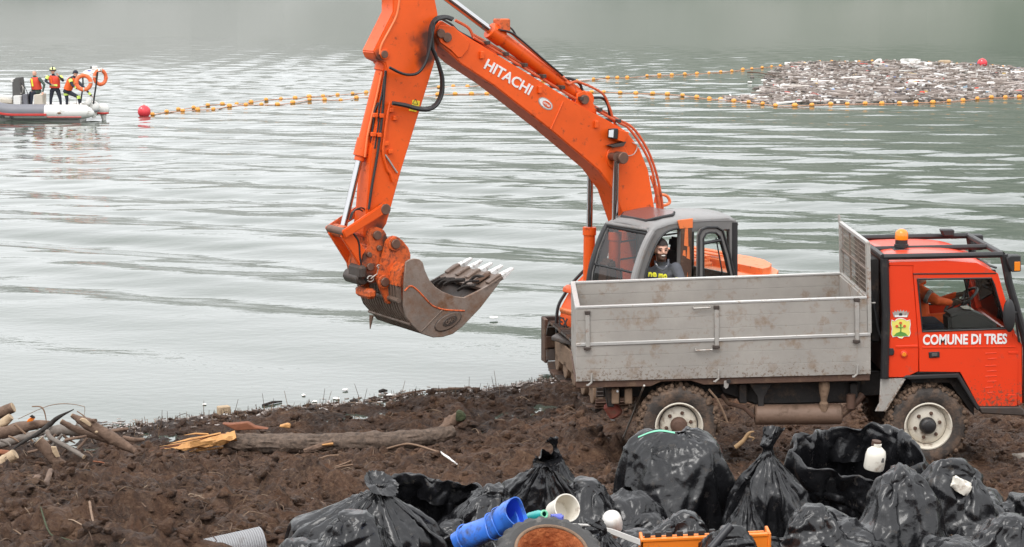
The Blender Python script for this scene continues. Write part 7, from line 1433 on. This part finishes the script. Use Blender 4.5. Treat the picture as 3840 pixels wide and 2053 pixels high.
# blue tub on its side
a0, a1 = FP(*k14(330, 960), 11.35), FP(*k14(985, 650), 11.10); ax = (a1 - a0); Lb = ax.length * .97; ax = ax.normalized()
bt = vessel('blue_tub', a0, ax, [(0, 0), (.062, 0), (.066, .02), (.068, Lb * .25), (.073, Lb * .26), (.074, Lb * .6), (.078, Lb * .62), (.080, Lb * .88), (.086, Lb * .89), (.087, Lb), (.080, Lb), (.078, Lb - .02)], 'blue_plastic', 'blue plastic tub on its side, open end up, spotted with dirt', 'tub', ([(.0785, Lb - .02), (.072, Lb * .62), (.064, Lb * .5), (.058, Lb * .12), (0, Lb * .12)], 'blue_plastic_inner'))
for t in (.15, .62, .75): MB().lathe([(.076 + .01 * t, 0), (.083 + .006 * t, .004), (.076 + .01 * t, .008)], a0 + ax * Lb * t, ax, 28).build('rib', 'blue_plastic', bt)
for q_ in bt.children: dent(q_, .028, 3.3)
# white paint bucket
c_ = FP(*k14(1450, 610), 11.7); ax = Vector((.42, -.80, .40)).normalized()
vessel('paint_bucket', c_ - ax * .03, ax, [(0, -.05), (.066, -.05), (.07, 0), (.076, .08), (.080, .083), (.083, .085), (.083, .10), (.076, .10), (.074, .09)], 'white_plastic', 'dirty white paint bucket lying on its side, mouth towards the truck cab', 'bucket', ([(.074, .09), (.068, .0), (.064, -.035), (0, -.035)], 'white_plastic'))
# teal bottle
c_ = FP(*k14(1090, 700), 11.3); e_ = FP(*k14(1262, 655), 11.15); ax = (e_ - c_); lb = ax.length
rt_ = vessel('teal_bottle', c_, ax, [(0, 0), (.026, 0)] + [(.028 + .003 * (i % 2), lb * (.1 + .08 * i)) for i in range(8)] + [(.022, lb * .85), (.021, lb)], 'teal_plastic', 'ribbed teal plastic bottle beside the blue tub', 'bottle', n=18)
MB().tube(oval(e_, axes(ax)[1], axes(ax)[2], .019, .019, 18) + oval(e_, axes(ax)[1], axes(ax)[2], .019, .019, 18)[:1], .006, 8).build('bottle_mouth', 'green_plastic', rt_)
o = blob('label_wrapper', 0, 0, (.045, .03, .03), 'label_blue', 'crumpled blue and white wrapper under the paint bucket', 'wrapper', 60, jag=.5); o.location = FP(*k14(1400, 705), 11.3)
# round white jug
c_ = FP(*k14(1993, 700), 11.3)
vessel('white_jug', c_ - ZZ * .02, (-.15, -.62, .72), [(0, -.14), (.02, -.14), (.022, -.10), (.05, -.06), (.056, -.02), (.056, .02), (.050, .045), (.036, .058), (.018, .062), (0, .063)], 'clear_white', 'cloudy white jug standing bottom up between bags', 'jug')
# old tyre with rusty rim
c_ = FP(2062, 2108, 10.2); ax = Vector((.10, -.46, .88)).normalized(); ty = thing('old_tyre', c_ - ax * .08, 'worn grey tyre on a rusty steel rim lying on the rubbish', 'tyre')
def tmod(j, k): return (1.0 if (k % 4 > 1) else .95) if j in (3, 4, 5, 6, 7) else 1
MB().lathe([(.178, .05), (.19, .075), (.225, .085), (.262, .072), (.282, .045), (.286, 0), (.282, -.045), (.262, -.072), (.22, -.085), (.178, -.06)], c_, ax, 96, tmod).build('tread', 'old_tyre', ty, 0, smooth=32)
MB().lathe([(.188, .072), (.182, .078), (.172, .07), (.166, .045), (.160, .030), (.156, -.02), (.152, -.09), (.11, -.095), (.07, -.07), (.05, -.07), (.048, -.11), (0, -.11)], c_, ax, 48, lambda j, k: 1 + .012 * math.sin(k * 1.7 + j)).build('rim', 'rust', ty, 0, smooth=50)
MB().tube([c_ + ax * .078 + (axes(ax)[1] * math.cos(a) + axes(ax)[2] * math.sin(a)) * .182 for a in [i * math.pi / 24 for i in range(49)]], .009, 8).build('lip_highlight', 'mud_dry', ty)  # tan ring painted in as the highlight on the rim's lip
MB().disc(c_ - ax * .068, ax, .045, .012, 20).build('hub_hole', 'chassis', ty)
for i in range(5): a = i * 1.2566 + .3; MB().disc(c_ - ax * .088 + (axes(ax)[1] * math.cos(a) + axes(ax)[2] * math.sin(a)) * .088, ax, .016, .01, 12).build('bolt_hole', 'chassis', ty)
# boards
for pts, Y, lab in (([(2115, 1962), (2230, 1968), (2232, 1976), (2116, 1970)], 11.0, 'thin pale board edge between the tyre and the round jug'), ([(2262, 1977), (2300, 1985), (2400, 2022), (2402, 2048), (2300, 2008), (2262, 1992)], 10.95, 'pale curved board leaning towards the orange crate')):
    P = [FP(*p, Y) for p in pts]; o = MB().prism(P, Vector((0, .08, -.02))).build('board', 'clear_white', None, .003, loc=P[0] - ZZ * .03); tag(o, lab, 'board')
# orange crate
cr = thing('orange_crate', FP(2660, 2090, 11.3), 'orange plastic crate half hidden under black bags', 'crate')
y0c, y1c = 11.05, 11.42; p0, p1 = FP(2402, 2024, y0c), FP(2735, 2008, y0c); ex1 = (p1 - p0).normalized(); p2 = p0 + ex1 * .70
MB().prism([p0, p2, p2 - ZZ * .26, p0 - ZZ * .26], YV * .018).build('front_panel', 'crate_orange', cr, .004)
q0, q2 = p0 + YV * .16 - ZZ * .03, p2 + YV * .16 - ZZ * .03
bpn = MB().prism([q0, q2, q2 - ZZ * .26, q0 - ZZ * .26], YV * .018).build('back_panel', 'crate_orange', cr, .004)
MB().prism([p2, p2 + YV * .16, p2 + YV * .16 - ZZ * .26, p2 - ZZ * .26], ex1 * .018).build('side_panel', 'crate_orange', cr, .004); MB().prism([p0, p0 + YV * .16, p0 + YV * .16 - ZZ * .26, p0 - ZZ * .26], ex1 * .018).build('side_panel', 'crate_orange', cr, .004)
MB().prism([p0 - ZZ * .25, p2 - ZZ * .25, p2 - ZZ * .25 + YV * .16, p0 - ZZ * .25 + YV * .16], ZZ * .012).build('bottom', 'crate_orange', cr)
MB().prism([p0 + ZZ * .001 - YV * .006, p2 + ZZ * .001 - YV * .006, p2 - ZZ * .016 - YV * .006, p0 - ZZ * .016 - YV * .006], YV * .03).build('rim', 'crate_orange', cr, .003)
o = MB().prism([lerp(p0, p2, .03) - ZZ * .03 + YV * .03, lerp(p0, p2, .8) - ZZ * .02 + YV * .03, lerp(p0, p2, .8) - ZZ * .03 + YV * .13, lerp(p0, p2, .03) - ZZ * .03 + YV * .13], -ZZ * .08).build('plant_tray', 'trim_black', None, .01, loc=p0 - ZZ * .1); tag(o, 'black plastic tray lying inside the orange crate', 'tray')
for i in range(8): a = lerp(p0, p2, .06 + i * .085); MB().box(a + YV * .05 + ZZ * .0, (.034, .02, .05), ex1, YV).build('tray_tab', 'trim_black', o, .004)
# black pipe end poking over the crate
tg_ = MB().tube([FP(2665, 2060, 10.8), FP(2742, 1970, 10.85)], .022, 14).build('black_pipe', 'pipe_black', None, .003, loc=FP(2665, 2060, 10.8)); tag(tg_, 'short black pipe beside the flat greyish bag', 'pipe')
# grey corrugated hose
h0, h1 = FP(560, 2128, 10.9), FP(985, 2032, 11.15); d = (h1 - h0); Lh = d.length; prof = []
nr_ = int(Lh / .013)
for i in range(nr_): prof += [(.078, Lh * i / nr_), (.086, Lh * (i + .25) / nr_), (.086, Lh * (i + .6) / nr_), (.078, Lh * (i + .8) / nr_)]
prof += [(.080, Lh), (.070, Lh), (.070, Lh - .3)]
o = MB().lathe(prof, h0, d, 32).build('corrugated_hose', 'pipe_grey', None, 0, smooth=30, loc=h0); tag(o, 'grey ribbed drainage hose lying on the mud beside the slumped bag', 'hose')
# white bucket with brown mud at the lower edge
c_ = FP(1634, 2082, 10.7); vessel('mud_bucket', c_ - ZZ * .16, (0.05, -.3, 1), [(0, 0), (.07, 0), (.08, .15), (.085, .155), (.085, .165), (.078, .165)], 'white_plastic', 'white bucket filled with brown mud in front of the torn bag', 'bucket', ([(.078, .165), (.075, .14), (0, .145)], 'brown_inside'))
# yellowish board in the torn bag, jug in the open bag, torn plastic in the end bag, strap
o = MB().prism([FP(1458, 1902, 12.25), FP(1488, 1896, 12.3), FP(1514, 1950, 12.05), FP(1482, 1962, 12.0)], Vector((.0, .03, -.02))).build('cardboard_piece', 'cardboard', None, .002, loc=FP(1482, 1962, 12.1)); tag(o, 'yellowish striped board inside the torn bag', 'cardboard')
c_ = FP(*k15(838, 545), 13.02); jg = vessel('white_jug', c_ - ZZ * .07, (.12, -.1, 1), [(0, 0), (.062, 0), (.066, .01), (.066, .09), (.058, .125), (.035, .145), (.026, .15), (.026, .17), (0, .17)], 'white_plastic', 'white jug with dark cap standing in the open bag', 'jug')
MB().lathe([(.03, .0), (.03, .03), (0, .032)], c_ + ZZ * .085 + Vector((.012, 0, 0)), (.12, -.1, 1), 14).build('cap', 'rust_dark', jg); MB().box(c_ + Vector((.03, -.06, .0)), (.05, .012, .03)).build('label', 'dash_grey', jg, .003)
o = blob('torn_plastic', 0, 0, (.075, .04, .05), 'white_plastic', 'torn muddy white plastic lying on the end bag', 'plastic', 71, jag=.6); o.location = FP(*k15(1650, 800), 12.35); o.rotation_euler = (0, .5, 0)
bb = placed[5]
o = MB().tube(spline([FP(2395, 1640, 13.0), FP(2440, 1622, 12.98), FP(2480, 1616, 12.97), FP(2530, 1624, 12.97)], 4), .022, 6, flat=.25).build('green_strap', 'strap_green', None, loc=FP(2480, 1620, 13.0)); tag(o, 'mint green plastic strap across the top of the big rounded bag', 'strap')
print('script', round(time.time() - TSTART, 1))
